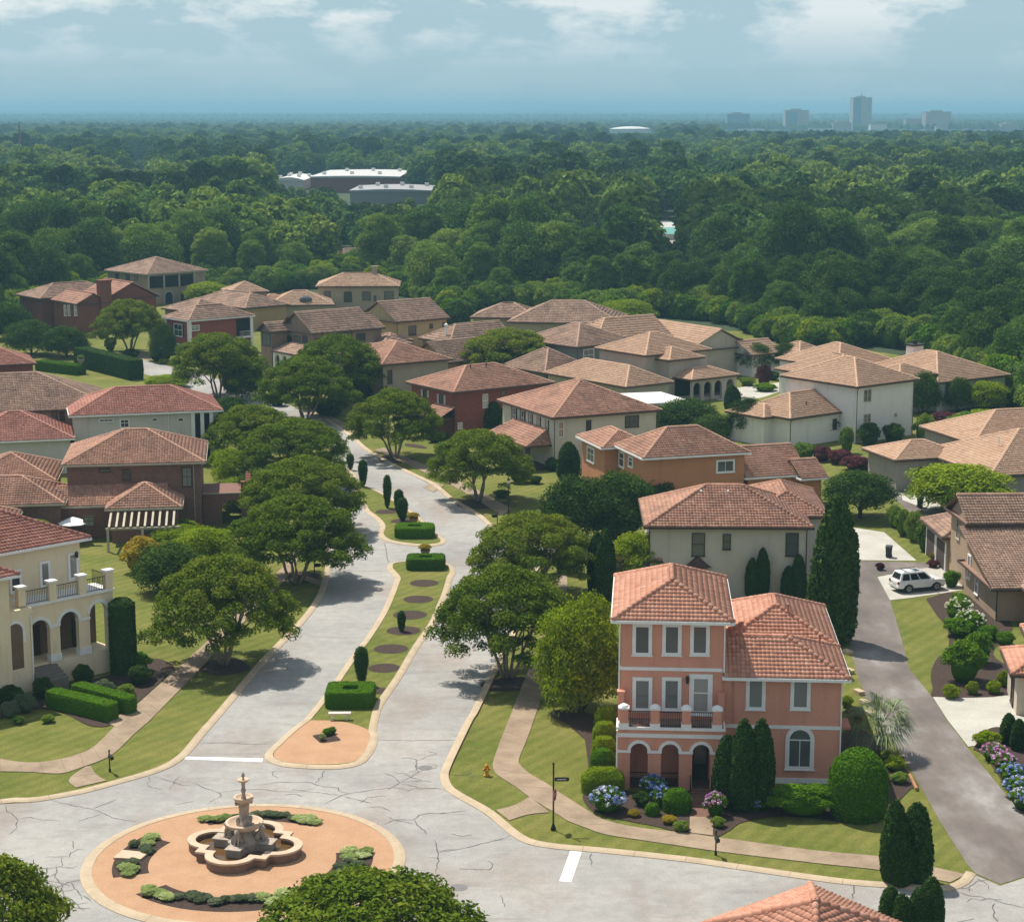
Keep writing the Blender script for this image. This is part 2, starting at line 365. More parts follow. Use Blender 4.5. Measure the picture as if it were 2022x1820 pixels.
path([(170,1513),(135,1539),(150,1555)],[(180,1513),(190,1529),(211,1541)],n=2,z=.04)
path([(1094,1304),(1074,1363),(1054,1422),(1041,1459),(1025,1499),(1029,1512),(1049,1529),(1084,1549),(1109,1567),(1164,1602),(1189,1617),(1234,1629),(1294,1638),(1364,1645),(1410,1652),(1611,1679),(1746,1692),(1907,1726)],
     [(1060,1282),(1030,1355),(1004,1422),(989,1459),(974,1502),(973,1514),(981,1529),(1019,1554),(1050,1577),(1101,1608),(1124,1622),(1156,1634),(1194,1647),(1269,1659),(1343,1670),(1427,1682),(1611,1704),(1746,1719),(1877,1742)])
path([(1046,1573),(1015,1590),(979,1599)],[(1085,1604),(1044,1608),(1006,1620)],n=2,z=.04)
path([(1120,1120),(1118,1180),(1094,1300)],[(1100,1118),(1090,1180),(1061,1280)])
path([(1362,1612),(1361,1644)],[(1408,1614),(1408,1650)],n=1,z=.042)
path([(1364,1560),(1362,1612)],[(1404,1560),(1408,1614)],n=2,z=.04,mat=pm('walk_brick',(.20,.105,.075,1),(.14,.075,.055,1),5,.9,20,.4,.02,14))
path([(758,884),(830,914),(875,934),(910,950),(945,968),(1010,1004)],[(740,888),(815,922),(862,944),(898,962),(930,980),(990,1018)])
path([(620,806),(690,840),(725,860)],[(600,812),(675,848),(712,868)])
path([(245,1405),(214,1428)],[(262,1412),(232,1438)],n=2,z=.042)
path([(857,952),(835,962)],[(878,958),(856,972)],n=1,z=.045)
path([(605,1138),(641,1148)],[(600,1146),(637,1158)],n=1,z=.045)
path([(957,1031),(1010,1038)],[(962,1038),(1010,1046)],n=1,z=.045)
# drives
def drive(name,pts,c='v',z=.022,mat=None): return sheet(name,[G(x,y,0,c) for x,y in pts],z,mat or MDR)
drive('driveway',[(1732.5,1139),(1757.5,1185),(1800,1180),(1863,1171),(1900,1165),(1900,1122),(1830,1121)])
drive('driveway',[(1672,1040),(1746,1051),(1810,1107),(1690,1106),(1660,1080)])
drive('driveway',[(1842,1376),(1900,1373),(2007,1373),(2060,1385),(2060,1440),(1981,1440),(1934,1444),(1927,1472),(1912,1474),(1871,1421)])
drive('driveway',[(1768,982),(1790,972),(1830,971),(1857,992),(1857,1004),(1822,1003)],z=.03)
drive('driveway',[(1060,640),(1330,600),(1700,555),(1750,600),(1500,690),(1330,730),(1150,740),(1050,720)],'B')
drive('driveway',[(1060,1040),(1310,1050),(1330,1090),(1200,1095)],'B',z=.026)
drive('driveway',[(1060,500),(1330,452),(1340,470),(1070,520)],'B',z=.028,mat=MDR)
drive('driveway',[(390,828),(560,826),(840,800),(850,860),(740,872),(560,850)],'D',mat=MSW)
drive('driveway',[(1250,790),(1560,830),(1600,850),(1380,860)],'C',mat=MDR)
drive('driveway',[(1530,590),(1530,610),(1630,600),(1630,590)],'E',mat=MDR)
# median islands
IA=[(599,1422),(629,1386),(660,1344),(697,1290),(718,1264),(753.5,1208),(777,1152),(779,1142),(770,1131),(764,1123),(768,1113),(800,1108),(850,1108),(884,1113),(898,1122),(900,1131),(894,1142),(886,1170),(874,1200),(859,1234),(828.5,1278),(793,1339),(760.5,1386),(750,1410),(743,1447),(747,1454),(745,1467),(735,1489),(715,1509),(682,1517),(645,1519),(595,1517),(555,1513),(530,1504),(522,1494),(527,1484),(545,1467),(570,1444)]
IB=[(715,1000),(721,1011),(742,1027),(751,1041.5),(746.5,1055),(756,1066),(779,1073),(828.5,1079),(862,1078),(878,1074),(881,1067),(870,1059),(861,1050),(830,1022),(800,1000),(754,972),(725,960),(706,942),(694,928),(686,924),(682,930),(690,952),(700,978)]
def inset(P,w):
    P=np.array(P)[:,:2]; T=np.roll(P,-1,0)-np.roll(P,1,0); T/=np.hypot(*T.T)[:,None]
    a=sum(P[i][0]*P[(i+1)%len(P)][1]-P[(i+1)%len(P)][0]*P[i][1] for i in range(len(P)))
    N=np.stack([-T[:,1],T[:,0]],1)*(1 if a>0 else -1); return P+N*w,(1 if a>0 else -1)
def island(pix,name):
    P=smooth([G(*p) for p in pix+pix[:1]],4); P=resample(P,step=.75)
    inn,sg=inset(P[:-1],.45); kerb(None,.55,sg,closed=True,world=P)
    sheet(name,inn,.09,MG)
island(IA,'median'); island(IB,'median')
# paved nose of the lower island
NP=smooth([G(*p) for p in [(612,1424),(590,1437),(562,1460),(545,1481),(541,1492),(548,1501),(575,1508),(630,1511),(680,1509),(706,1501),(722,1484),(731,1462),(733,1447),(700,1432),(660,1425)]+[(612,1424)]],3)[:-1]
sheet('paved_nose',NP,.096,MPG)
# circus island
CC=G(483,1701); CRAD=9.15
C=[(CC[0]+CRAD*math.cos(a),CC[1]+CRAD*math.sin(a),0) for a in np.linspace(0,2*math.pi,78)]
kerb(None,.66,1,closed=True,world=np.array(C),z=.12)
sheet('circus_island',[(CC[0]+(CRAD-.52)*math.cos(a),CC[1]+(CRAD-.52)*math.sin(a)) for a in np.linspace(0,2*math.pi,72)[:-1]],.1,MPG)
# painted stop bars
drive('stop_line',[(362,1493),(365,1498.5),(517,1504),(520,1497)],z=.006,mat=MWP)
drive('stop_line',[(1126,1679),(1149,1681),(1128,1740.5),(1104,1739)],z=.006,mat=MWP)
# mulch beds
def bed(pts,c='v',z=.03,name='mulch_bed'): return sheet(name,smooth([G(x,y,0,c) for x,y in pts+pts[:1]],4)[:-1],z,MMU)
for i,(x,y,w) in enumerate([(838,1153,29),(826,1185,30),(810,1216,34),(797,1247,34),(772,1283,34),(759,1321,32),(748,1366,22)]):
    c=G(x,y); r=abs(G(x+w,y)[0]-c[0])
    sheet('mulch_bed',[(c[0]+r*math.cos(a),c[1]+r*math.sin(a)) for a in np.linspace(0,2*math.pi,25)[:-1]],.1,MMU)
for x,y,r in [(443,1316,2.0),(1003,1350,1.9),(945,995,2.4),(780,907,2.2),(590,1140,2),(1050,1170,2),(762,1012,1.2),(795,1030,1.2)]:
    c=G(x,y); zz=.104 if (x,y) in((762,1012),(795,1030)) else .022
    sheet('mulch_bed',[(c[0]+r*(1+.12*math.sin(3*a+x))*math.cos(a),c[1]+r*(1+.12*math.cos(2*a+y))*math.sin(a)) for a in np.linspace(0,2*math.pi,25)[:-1]],zz,MMU)
bed([(0,1420),(40,1405),(90,1400),(135,1412),(175,1432),(215,1433),(232,1412),(262,1395),(330,1335),(345,1318),(310,1300),(260,1310),(225,1330),(60,1370),(-60,1380),(-60,1440)])
bed([(1155,1460),(1165,1555),(1150,1572),(1165,1597),(1200,1612),(1290,1630),(1362,1640),(1362,1560),(1225,1560),(1222,1480),(1190,1420),(1120,1400),(1085,1410),(1120,1430)])
bed([(1409,1570),(1409,1648),(1440,1640),(1470,1622),(1560,1612),(1700,1625),(1755,1600),(1800,1556),(1815,1560),(1806,1540),(1770,1500),(1700,1440),(1650,1460),(1640,1530)])
bed([(1921,1479),(1950,1500),(2021,1610),(2060,1660),(2100,1600),(2040,1480),(1990,1440),(1950,1440)])
bed([(1828,1182),(1850,1215),(1870,1240),(1872,1280),(1850,1300),(1838,1330),(1842,1360),(1850,1376),(1990,1372),(2010,1330),(1960,1290),(2000,1240),(1960,1200),(1890,1170)])
bed([(965,1045),(990,1052),(1035,1052),(1050,1060),(1050,1075),(1000,1066)],z=.018)
bed([(880,1190),(930,1180),(1020,1195),(1070,1195),(1030,1215),(960,1210)],'A',z=.018)
bed([(180,700),(300,716),(360,736),(340,744),(250,735),(180,720)],'A',z=.018)
bed([(1950,760),(2010,800),(2000,900),(1900,900),(1880,840)],'A',z=.016)
# cracks in the asphalt, traced and roughened
CRK=[('Q',[(1210,445),(1330,475),(1430,510),(1520,520)]),('Q',[(1530,490),(1620,535),(1730,570),(1750,600),(1700,620),(1650,650)]),('P',[(150,570),(320,548),(500,545),(640,565),(900,565),(1080,590),(1130,600)]),
('Q',[(400,630),(560,670),(730,700),(860,755),(940,780),(1080,800)]),('Q',[(730,700),(830,660),(930,620)]),('Q',[(45,670),(50,715),(100,740),(140,780),(130,850),(90,890),(60,905)]),('Q',[(140,785),(230,765),(330,785),(480,790)]),
('Q',[(440,1140),(450,1190),(435,1230),(480,1290),(490,1350),(510,1420),(500,1500)]),('Q',[(350,1080),(470,1075),(560,1080)]),('Q',[(550,1080),(560,1040),(620,1015),(690,1025)]),('Q',[(580,950),(575,1020)]),('Q',[(400,1300),(470,1310),(560,1280),(650,1250)]),
('Q',[(560,1280),(590,1330),(640,1380),(650,1420)]),('Q',[(490,1350),(560,1350),(590,1330)]),('Q',[(500,1440),(600,1450),(700,1440)]),('Q',[(420,1490),(560,1470),(640,1490),(720,1480)]),('Q',[(640,1380),(690,1400),(720,1430)]),('Q',[(540,1400),(600,1440),(640,1490),(670,1500)]),('Q',[(480,1160),(560,1165),(610,1150)]),
('P',[(985,395),(960,440),(910,500)]),('P',[(480,510),(620,488),(720,488),(850,490),(960,520),(1080,530),(1100,560),(1190,580)]),('P',[(980,665),(1100,600),(1190,575),(1350,550),(1540,530),(1650,550)]),('P',[(1140,600),(1250,630),(1350,655)]),
('P',[(1450,415),(1520,440),(1580,490),(1480,550)]),('P',[(1580,490),(1700,430),(1730,400),(1700,370),(1710,350),(1670,350)]),('P',[(1620,560),(1700,540),(1900,535)]),('P',[(1580,500),(1660,510),(1730,535)]),('P',[(1450,825),(1530,785),(1690,785),(1760,740),(2020,725)]),('P',[(1690,785),(1730,840),(1770,860),(1790,900)]),
('P',[(1855,940),(1870,1010),(1880,1080),(1860,1210)]),('P',[(1880,1040),(1960,1020),(2022,1020)]),('P',[(1800,1085),(1880,1085),(1920,1085)]),('P',[(1330,685),(1430,680),(1510,720)]),('P',[(0,185),(200,175),(400,190),(580,185)]),('P',[(1410,155),(1700,160),(2022,155)]),
('N',[(0,1040),(200,1010),(400,960),(470,945),(560,910)]),('N',[(1200,1050),(1180,1080),(1195,1110),(1195,1150)]),('M',[(1020,960),(1020,1010),(1015,1050)]),('M',[(1620,1000),(1700,1030),(1800,1045),(1900,1075),(2022,1100)]),('M',[(1850,1075),(1840,1100),(1850,1150),(1870,1185)]),('M',[(1700,1010),(1700,980)]),
('S',[(1555,255),(1570,350),(1590,430)]),('S',[(1110,490),(1350,492),(1570,500)]),('N',[(0,740),(100,725),(200,715)])]
rd=[o for o in COL.objects if o.name=='road'][0]
def crack(c,pts,w=.038,zc_=.005):
    P=resample([G(x,y,0,c)[:2] for x,y in pts],step=.3); n=len(P)
    T=np.gradient(P,axis=0); T/=np.hypot(*T.T)[:,None]+1e-9; N=np.stack([-T[:,1],T[:,0]],1)
    P=P+N*(NR.normal(0,.05,n)*np.sin(np.linspace(0,math.pi,n)))[:,None]
    ww=(w*(.45+.8*NR.random(n))*np.minimum(1,np.sin(np.linspace(.12,math.pi-.12,n))*2.2))[:,None]
    V=np.r_[np.c_[P+N*ww,np.full(n,zc_)],np.c_[P-N*ww,np.full(n,zc_)]]
    F=np.array([(n+i,n+i+1,i+1,i) for i in range(n-1)])
    obj('crack',np_mesh('crack',V,F,MCR),rd)
for i,(c,p) in enumerate(CRK): crack(c,p,zc_=.005+i*.00007)

# crazed patches: short random cracks where the surface has failed
for cx_,cy_,n_,sp_ in ((130,1740,16,2.2),(840,1530,9,2.2),(560,1590,7,3.5),(1880,1770,5,3.0),(330,1590,6,3.0),(880,1690,6,2.5)):
    g0=G(cx_,cy_)
    for k in range(n_):
        a=NR.uniform(0,6.28); p=np.array([g0[0]+NR.normal()*sp_*.8,g0[1]+NR.normal()*sp_]); pts_=[p]
        for j in range(int(NR.integers(2,5))): a+=NR.normal()*.7; p=p+np.array([math.cos(a),math.sin(a)])*NR.uniform(.35,.9); pts_.append(p)
        if np.hypot(*(pts_[0]-CC[:2]))<CRAD+.3 or np.hypot(*(pts_[-1]-CC[:2]))<CRAD+.3: continue
        P=resample(pts_,step=.2); n=len(P); T=np.gradient(P,axis=0); T/=np.hypot(*T.T)[:,None]+1e-9; N=np.stack([-T[:,1],T[:,0]],1); P=P+N*NR.normal(0,.03,(n,1)); ww=.03*(.4+.8*NR.random((n,1)))
        z_=.0085+k*.00006; V=np.r_[np.c_[P+N*ww,np.full(n,z_)],np.c_[P-N*ww,np.full(n,z_)]]; obj('crack',np_mesh('crack',V,np.array([(n+i,n+i+1,i+1,i) for i in range(n-1)]),MCR),rd)
# ================================================================ houses
RP=roofmat('clay_salmon',(.40,.178,.115,1),(.49,.242,.162,1),(.57,.308,.212,1),(.22,.11,.08,1),.3)
RRU=roofmat('clay_rust',(.315,.155,.105,1),(.41,.215,.145,1),(.49,.285,.195,1),(.13,.082,.064,1),.6)
RBR=roofmat('clay_brown',(.275,.168,.118,1),(.36,.228,.162,1),(.445,.30,.215,1),(.12,.086,.070,1),.65)
RTA=roofmat('clay_tan',(.40,.245,.160,1),(.48,.305,.200,1),(.55,.370,.250,1),(.28,.17,.115,1),.3)
RRD=roofmat('clay_red',(.32,.130,.095,1),(.40,.170,.125,1),(.47,.225,.165,1),(.17,.085,.07,1),.45)
WT=pm('white_trim',(.88,.87,.84,1),(.80,.79,.76,1),2,.6,30,.1,.004,20)
BT=pm('brown_trim',(.085,.055,.042,1),None,2,.6,30,.1,.004)
GLS,_t,_b=newmat('window_glass'); _oi=nd(_t,'ShaderNodeObjectInfo')
_t.links.new(ramp(_t,_oi.outputs['Random'],[(0,(.03,.036,.04,1)),(.5,(.10,.11,.11,1)),(1,(.26,.255,.235,1))]),_b.inputs['Base Color']); _b.inputs['Roughness'].default_value=.12; _b.inputs['Specular IOR Level'].default_value=.6
DARK=pm('painted_void',(.012,.010,.009,1),None,2,.9,20,0)  # near-black colour standing in for the shade inside openings
IRON=pm('wrought_iron',(.030,.026,.024,1),None,3,.5,20,0)
DOORD=pm('dark_door',(.050,.035,.028,1),None,3,.5,20,.1)
def wm(name,c,c2=None):
    k='stucco_'+name
    if k in _M: return _M[k]
    m,t,b=newmat(k); c2=c2 or vary(c,.88)
    col=mix(t,ramp(t,noise(t,.45,5,.6),[(.35,(0,0,0,1)),(.7,(1,1,1,1))]),c,c2)
    # rain streaks and blotches
    col=mix(t,ramp(t,noise(t,1.6,5,.65,stretch=(1,1,.14)),[(.52,(0,0,0,1)),(.75,(.5,.5,.5,1))]),col,vary(c,.66))
    col=mix(t,.25,col,ramp(t,noise(t,18,4,.7),[(.3,(.5,.5,.5,1)),(.7,(1.3,1.3,1.3,1))]),'MULTIPLY')
    t.links.new(col,b.inputs['Base Color']); b.inputs['Roughness'].default_value=.92; b.inputs['Specular IOR Level'].default_value=.2
    bump(t,b,noise(t,55,4,.6),.35,.012); _M[k]=m; return m
TW,TL=.27,.385
def tile_tpl(w,l):
    px=[0,.16,.36,.56,1.0]; pz=[.0,.05,.066,.05,.0]
    lo=[(x*w,0,z*1+.045) for x,z in zip(px,pz)]; hi=[(x*w,l*1.04,z*.8+.004) for x,z in zip(px,pz)]; bo=[(x*w,0.005,-.01) for x in px]
    V=np.array(lo+hi+bo); k=5
    F=np.array([(i,i+1,k+i+1,k+i) for i in range(4)]+[(2*k+i,2*k+i+1,i+1,i) for i in range(4)])
    return V,F
def inpoly(x,y,P):
    c=np.zeros(x.shape,bool); j=len(P)-1
    for i in range(len(P)):
        xi,yi=P[i]; xj,yj=P[j]
        if yi!=yj: c^=((yi>y)!=(yj>y))&(x<(xj-xi)*(y-yi)/(yj-yi)+xi)
        j=i
    return c
def tiles_on(planes,w,l,z=.0):
    """placements of tiles over roof planes: list of 4x4 matrices (as columns e,s,n,o)"""
    out=[]
    for P in planes:
        P=[np.array(p,float) for p in P]; e=P[1]-P[0]; L=np.linalg.norm(e); e/=L
        n=None
        for k in range(2,len(P)):
            n=np.cross(e,P[k]-P[0]);
            if np.linalg.norm(n)>1e-6: break
        n/=np.linalg.norm(n); s=np.cross(n,e)
        uv=[((p-P[0])@e,(p-P[0])@s) for p in P]
        u0,u1=min(q[0] for q in uv),max(q[0] for q in uv); v1=max(q[1] for q in uv)
        nc=int((u1-u0)/w)+1; nr=int(v1/l)+1
        U,V=np.meshgrid(u0+np.arange(nc)*w,np.arange(nr)*l); U=U.ravel();V=V.ravel()
        ok=inpoly(U+w*.5,V+l*.45,uv)
        U=U[ok];V=V[ok]
        for u,v in zip(U,V): out.append((e,s,n,P[0]+e*u+s*v+n*z))
    return out
class House:
    def __init__(s,label,n,th,wall,roof,trim=None,name='house',cat='house',group=None):
        s.n=np.array(n[:2],float); s.th=th; s.wall=wall; s.roof=roof; s.trim=trim or WT
        s.o=empty(name,(s.n[0],s.n[1],0),th,label,cat,group)
        s.d=np.hypot(*s.n); s.c,s.si=math.cos(th),math.sin(th)
        far=s.d>300; s.tw,s.tl=(TW,TL) if s.d<200 else ((.30,.42) if s.d<300 else (.46,.62))
        s.indiv=0
    def L(s,p):
        x,y=p[0]-s.n[0],p[1]-s.n[1]; return np.array([x*s.c+y*s.si,-x*s.si+y*s.c]+list(p[2:]))
    def px(s,c,x,y,z): return s.L(G(x,y,z,c))
    def bb(s,c,pts,h):
        q=np.array([s.px(c,x,y,h)[:2] for x,y in pts]); return q[:,0].min(),q[:,0].max(),q[:,1].min(),q[:,1].max()
    def on(s,side,at,c,x,y):
        vx,vy=vp(c,x,y); d=ray(vx,vy); o=s.L((0,0,HC)); dl=np.array([d[0]*s.c+d[1]*s.si,-d[0]*s.si+d[1]*s.c,d[2]])
        k=1 if side=='F' else 0; t=(at-o[k])/dl[k]; p=o+dl*t
        return (p[0] if side=='F' else p[1]),p[2]
    # --- roofs
    def hip(s,x0,x1,y0,y1,h,pitch,ends='hhhh',axis=None):
        """ends: L,R,F,B as h(ip) or g(able) at the ridge ends"""
        w,d=x1-x0,y1-y0
        if axis is None: axis='x' if w>=d else 'y'
        if axis=='x':
            m=(y0+y1)/2; r=min(d/2,w/2); z=h+pitch*d/2
            a=(x0+(d/2 if ends[0]=='h' else 0),m,z); b=(x1-(d/2 if ends[1]=='h' else 0),m,z)
            if a[0]>b[0]: q=(x0+x1)/2; z=h+pitch*w/2; a=b=(q,m,z)
        else:
            m=(x0+x1)/2; z=h+pitch*w/2
            a=(m,y0+(w/2 if ends[2]=='h' else 0),z); b=(m,y1-(w/2 if ends[3]=='h' else 0),z)
            if a[1]>b[1]: q=(y0+y1)/2; z=h+pitch*d/2; a=b=(m,q,z)
        A,B,C,D=(x0,y0,h),(x1,y0,h),(x1,y1,h),(x0,y1,h); caps=[]; gab=[]
        same=np.allclose(a,b)
        if axis=='x':
            pl=[[A,B,b,a] if not same else [A,B,a],[C,D,a,b] if not same else [C,D,a]]
            if ends[0]=='h': pl.append([D,A,a]); caps+=[(A,a),(D,a)]
            else: gab.append([D,A,a])
            if ends[1]=='h': pl.append([B,C,b]); caps+=[(B,b),(C,b)]
            else: gab.append([B,C,b])
        else:
            pl=[[B,C,b,a] if not same else [B,C,a],[D,A,a,b] if not same else [D,A,a]]
            if ends[2]=='h': pl.append([A,B,a]); caps+=[(A,a),(B,a)]
            else: gab.append([A,B,a])
            if ends[3]=='h': pl.append([C,D,b]); caps+=[(C,b),(D,b)]
            else: gab.append([C,D,b])
        if not same: caps.append((a,b))
        return pl,caps,gab,[A,B,C,D]
    def roofing(s,planes,caps,foot,roof=None,gut=None,thick=.16,indiv=False,name='roof'):
        rm=roof or s.roof; mb=MB()
        for p in planes: mb.poly(p)
        mb.poly([(q[0],q[1],q[2]-thick) for q in foot][::-1])
        o=mb.build(name,rm,s.o)
        g=MB(); n=len(foot)
        for i in range(n):
            a,b=np.array(foot[i],float),np.array(foot[(i+1)%n],float); d=(b-a); ln=np.linalg.norm(d)
            if ln<.1: continue
            d/=ln; nn=np.array([d[1],-d[0],0])
            q=[a-d*.06+nn*.0,b+d*.06+nn*.0,b+d*.06+nn*.11,a-d*.06+nn*.11]
            g.add([(*p[:2],p[2]-.19) for p in q]+[(*p[:2],p[2]-.005) for p in q],[(3,2,1,0),(4,5,6,7),(0,1,5,4),(1,2,6,5),(2,3,7,6),(3,0,4,7)])
        g.build('gutter',gut or s.trim,o)
        V,F=tile_tpl(s.tw,s.tl); T=tiles_on(planes,s.tw,s.tl,.012)
        if indiv and T:
            # nearest visible tiles one by one
            key=[]
            for e,sv,nv,oo in T:
                wx=s.n[0]+oo[0]*s.c-oo[1]*s.si; wy=s.n[1]+oo[0]*s.si+oo[1]*s.c
                nw=np.array([nv[0]*s.c-nv[1]*s.si,nv[0]*s.si+nv[1]*s.c,nv[2]]); v=np.array([-wx,-wy,HC-oo[2]]); dist=np.linalg.norm(v)
                u,vv=proj((wx,wy,oo[2])); vis=(0<u<2022 and 0<vv<1820)
                key.append((nw@v/dist)/dist**2 if vis else -1)
            order=np.argsort(key)[::-1]; pick=[i for i in order[:indiv] if key[i]>0]; ps=set(pick)
            me=np_mesh('roof_tile',V,F,rm)
            for i in pick:
                e,sv,nv,oo=T[i]; to=bpy.data.objects.new('roof_tile',np_tile(rm,V,F)); link(to,o)
                to.matrix_local=Matrix(((e[0],sv[0],nv[0],oo[0]),(e[1],sv[1],nv[1],oo[1]),(e[2],sv[2],nv[2],oo[2]),(0,0,0,1)))
            T=[t for i,t in enumerate(T) if i not in ps]
        if T:
            E=np.array([t[0] for t in T]);S=np.array([t[1] for t in T]);Nn=np.array([t[2] for t in T]);O=np.array([t[3] for t in T])
            jit=NR.normal(0,.012,(len(T),1,1))
            X=V[None,:,0:1]*E[:,None,:]+V[None,:,1:2]*S[:,None,:]+(V[None,:,2:3]+jit*.6)*Nn[:,None,:]+O[:,None,:]
            k=len(V); FF=(F[None]+(np.arange(len(T))*k)[:,None,None]).reshape(-1,4)
            tn=np.repeat(np.clip(NR.normal(.5,.24,len(T)),0,1),len(F))
            tm=obj('roof_tiles',np_mesh('roof_tiles',X.reshape(-1,3),FF,rm,tn),o); tm['kind']='stuff'
        for a,b in caps: s.cap(a,b,rm,o)
        return o
    def cap(s,a,b,rm,parent):
        a,b=np.array(a,float),np.array(b,float); d=b-a; ln=np.linalg.norm(d); d/=ln
        if abs(d[2])>.01 and d[2]<0: a,b=b,a; d=-d
        side=np.cross(d,[0,0,1]); side/=np.linalg.norm(side); up=np.cross(side,d)
        if s.d<175:
            st=.45; k=int(ln/st)+1
            for i in range(k):
                o=a+d*(i*st); seg=min(st*1.06,ln-i*st)
                if seg<.08: continue
                ob=bpy.data.objects.new('ridge_tile',cap_mesh(rm)); link(ob,parent)
                ob.matrix_local=Matrix(((side[0],d[0],up[0],o[0]),(side[1],d[1],up[1],o[1]),(side[2],d[2],up[2],o[2]),(0,0,0,1)))@Matrix.Diagonal((1,seg/.45,1,1))
        else:
            r=.17; st=.5; k=max(1,int(ln/st)); mb=MB(); prof=[(-r,-.08),(-r*.75,.09),(0,.16),(r*.75,.09),(r,-.08)]
            for i in range(k):
                p=a+d*(ln*i/k); q=a+d*(ln*(i+1)/k); vs=[]
                for (x,z),(pp,lift) in [(c_,w_) for w_ in ((p,.03),(q,.0)) for c_ in prof]: vs.append(pp+side*x+up*(z+lift))
                mb.add(vs,[(j,j+1,5+j+1,5+j) for j in range(4)]+[(0,1,2,3,4)])
            rc=mb.build('ridge_cap',rm,parent); at_=rc.data.attributes.new('tint','FLOAT','FACE'); at_.data.foreach_set('value',[.9]*len(rc.data.polygons))
    def block(s,x0,x1,y0,y1,h,pitch=.43,ends='hhhh',axis=None,ov=.5,z0=-.1,wall=None,roof=None,gut=None,walls=True,indiv=False):
        """x0..y1 are the eave lines; walls stand ov inside"""
        pl,caps,gab,foot=s.hip(x0,x1,y0,y1,h,pitch,ends,axis)
        ro=s.roofing(pl,caps,foot,roof,gut,indiv=indiv)
        b=dict(x0=x0+ov,x1=x1-ov,y0=y0+ov,y1=y1-ov,h=h)
        if walls:
            mb=MB(); mb.box(b['x0'],b['x1'],b['y0'],b['y1'],z0,h-.1)
            for g in gab:
                c=np.array(g).mean(0); q=[]
                for p in g:
                    p=np.array(p,float); p[0]=min(max(p[0],b['x0']),b['x1']); p[1]=min(max(p[1],b['y0']),b['y1'])
                    q.append((p[0],p[1],p[2]-.12))
                nrm=np.cross(np.array(q[1])-q[0],np.array(q[2])-q[0]); nrm/=np.linalg.norm(nrm)
                mb.add(q+[tuple(np.array(p)-nrm*.25) for p in q],[(0,1,2),(5,4,3),(0,3,4,1),(1,4,5,2),(2,5,3,0)])
            b['o']=mb.build('wall',wall or s.wall,s.o)
        else: b['o']=s.o
        return b
    def mass(s,x0,x1,y0,y1,z0,z1,mat=None,name='wall'):
        mb=MB(); mb.box(x0,x1,y0,y1,z0,z1); o=mb.build(name,mat or s.wall,s.o); return dict(x0=x0,x1=x1,y0=y0,y1=y1,h=z1,o=o)
    def shed(s,pts,roof=None,gut=None,thick=.14):
        """single slope; pts: eave a, eave b, top b, top a (local xyz)"""
        return s.roofing([pts],[],[tuple(p) for p in pts],roof,gut,thick)
    # --- openings
    def place(s,b,side,u,z):
        if side=='F': return (u,b['y0'],z),0
        if side=='B': return (u,b['y1'],z),math.pi
        if side=='L': return (b['x0'],u,z),-math.pi/2
        return (b['x1'],u,z),math.pi/2
    def win(s,b,side,u,z,w,h,tw=.16,trim=None,mun=(1,1),arch=False,glass=None,shut=None,name='window',proud=.08,sill=True,inside=None):
        """u,z centre of the whole opening with its surround"""
        loc,rz=s.place(b,side,u,z-h/2); mb=MB(); p=proud; tr=trim or s.trim
        iw=w/2-tw; N=10
        top=h-(w/2 if arch else 0)
        mb.box(-w/2,-iw,-p,.0,0,top); mb.box(iw,w/2,-p,.0,0,top); mb.box(-iw,iw,-p,.0,0,tw*.9)
        if arch:
            for i in range(N):
                a0,a1=math.pi*i/N,math.pi*(i+1)/N; q=[]
                for y in (-p,0):
                    for a,r in ((a0,iw),(a1,iw),(a1,w/2),(a0,w/2)): q.append((r*math.cos(a),y,top+r*math.sin(a)))
                mb.add(q,[(0,3,2,1),(4,5,6,7),(0,1,5,4),(3,7,6,2),(0,4,7,3),(1,2,6,5)])
        else: mb.box(-iw,iw,-p,.0,h-tw,h)
        m=.022
        for i in range(1,mun[0]+1):
            if mun[0]: x=-iw+2*iw*i/(mun[0]+1); mb.box(x-m,x+m,-.05,-.015,tw*.9,top if arch else h-tw)
        for i in range(1,mun[1]+1):
            zz=tw*.9+(top-tw*1.0)*i/(mun[1]+(0 if arch else 1)); mb.box(-iw,iw,-.052,-.014,zz-m*1.6,zz+m*1.6)
        if sill: mb.box(-w/2-.05,w/2+.05,-p-.05,-p+.001,-.03,.06)
        o=mb.build(name,tr,s.o); o.location=loc; o.rotation_euler=(0,0,rz)
        g=MB()
        if arch: g.poly([(-iw,-.02,tw*.8),(iw,-.02,tw*.8)]+[(iw*math.cos(a),-.02,top+iw*math.sin(a)) for a in np.linspace(0,math.pi,N+1)])
        else: g.poly([(-iw,-.02,tw*.8),(iw,-.02,tw*.8),(iw,-.02,h-tw*.9),(-iw,-.02,h-tw*.9)])
        g.build('pane',glass or GLS,o)
        if shut:
            for sg in (-1,1):
                q=MB(); sw=min(.42,w*.42); x=sg*(w/2+sw/2+.02); q.box(x-sw/2,x+sw/2,-.06,-.001,0,h)
                for k in range(6): zz=h*(k+.7)/6.6; q.box(x-sw/2+.05,x+sw/2-.05,-.075,-.058,zz-.06,zz+.05)
                q.build('shutter',shut,o)
        return o
    def wpx(s,b,side,c,x0,y0,x1,y1,**kw):
        at=b['y0'] if side=='F' else (b['x0'] if side=='L' else b['x1'])
        xm,ym=(x0+x1)/2,(y0+y1)/2
        u,z=s.on(side,at,c,xm,ym); ua,_=s.on(side,at,c,x0,ym); ub,_=s.on(side,at,c,x1,ym); _,za=s.on(side,at,c,xm,y0); _,zb=s.on(side,at,c,xm,y1)
        return s.win(b,side,u,z,max(.4,abs(ub-ua)),max(.4,abs(za-zb)),**kw)
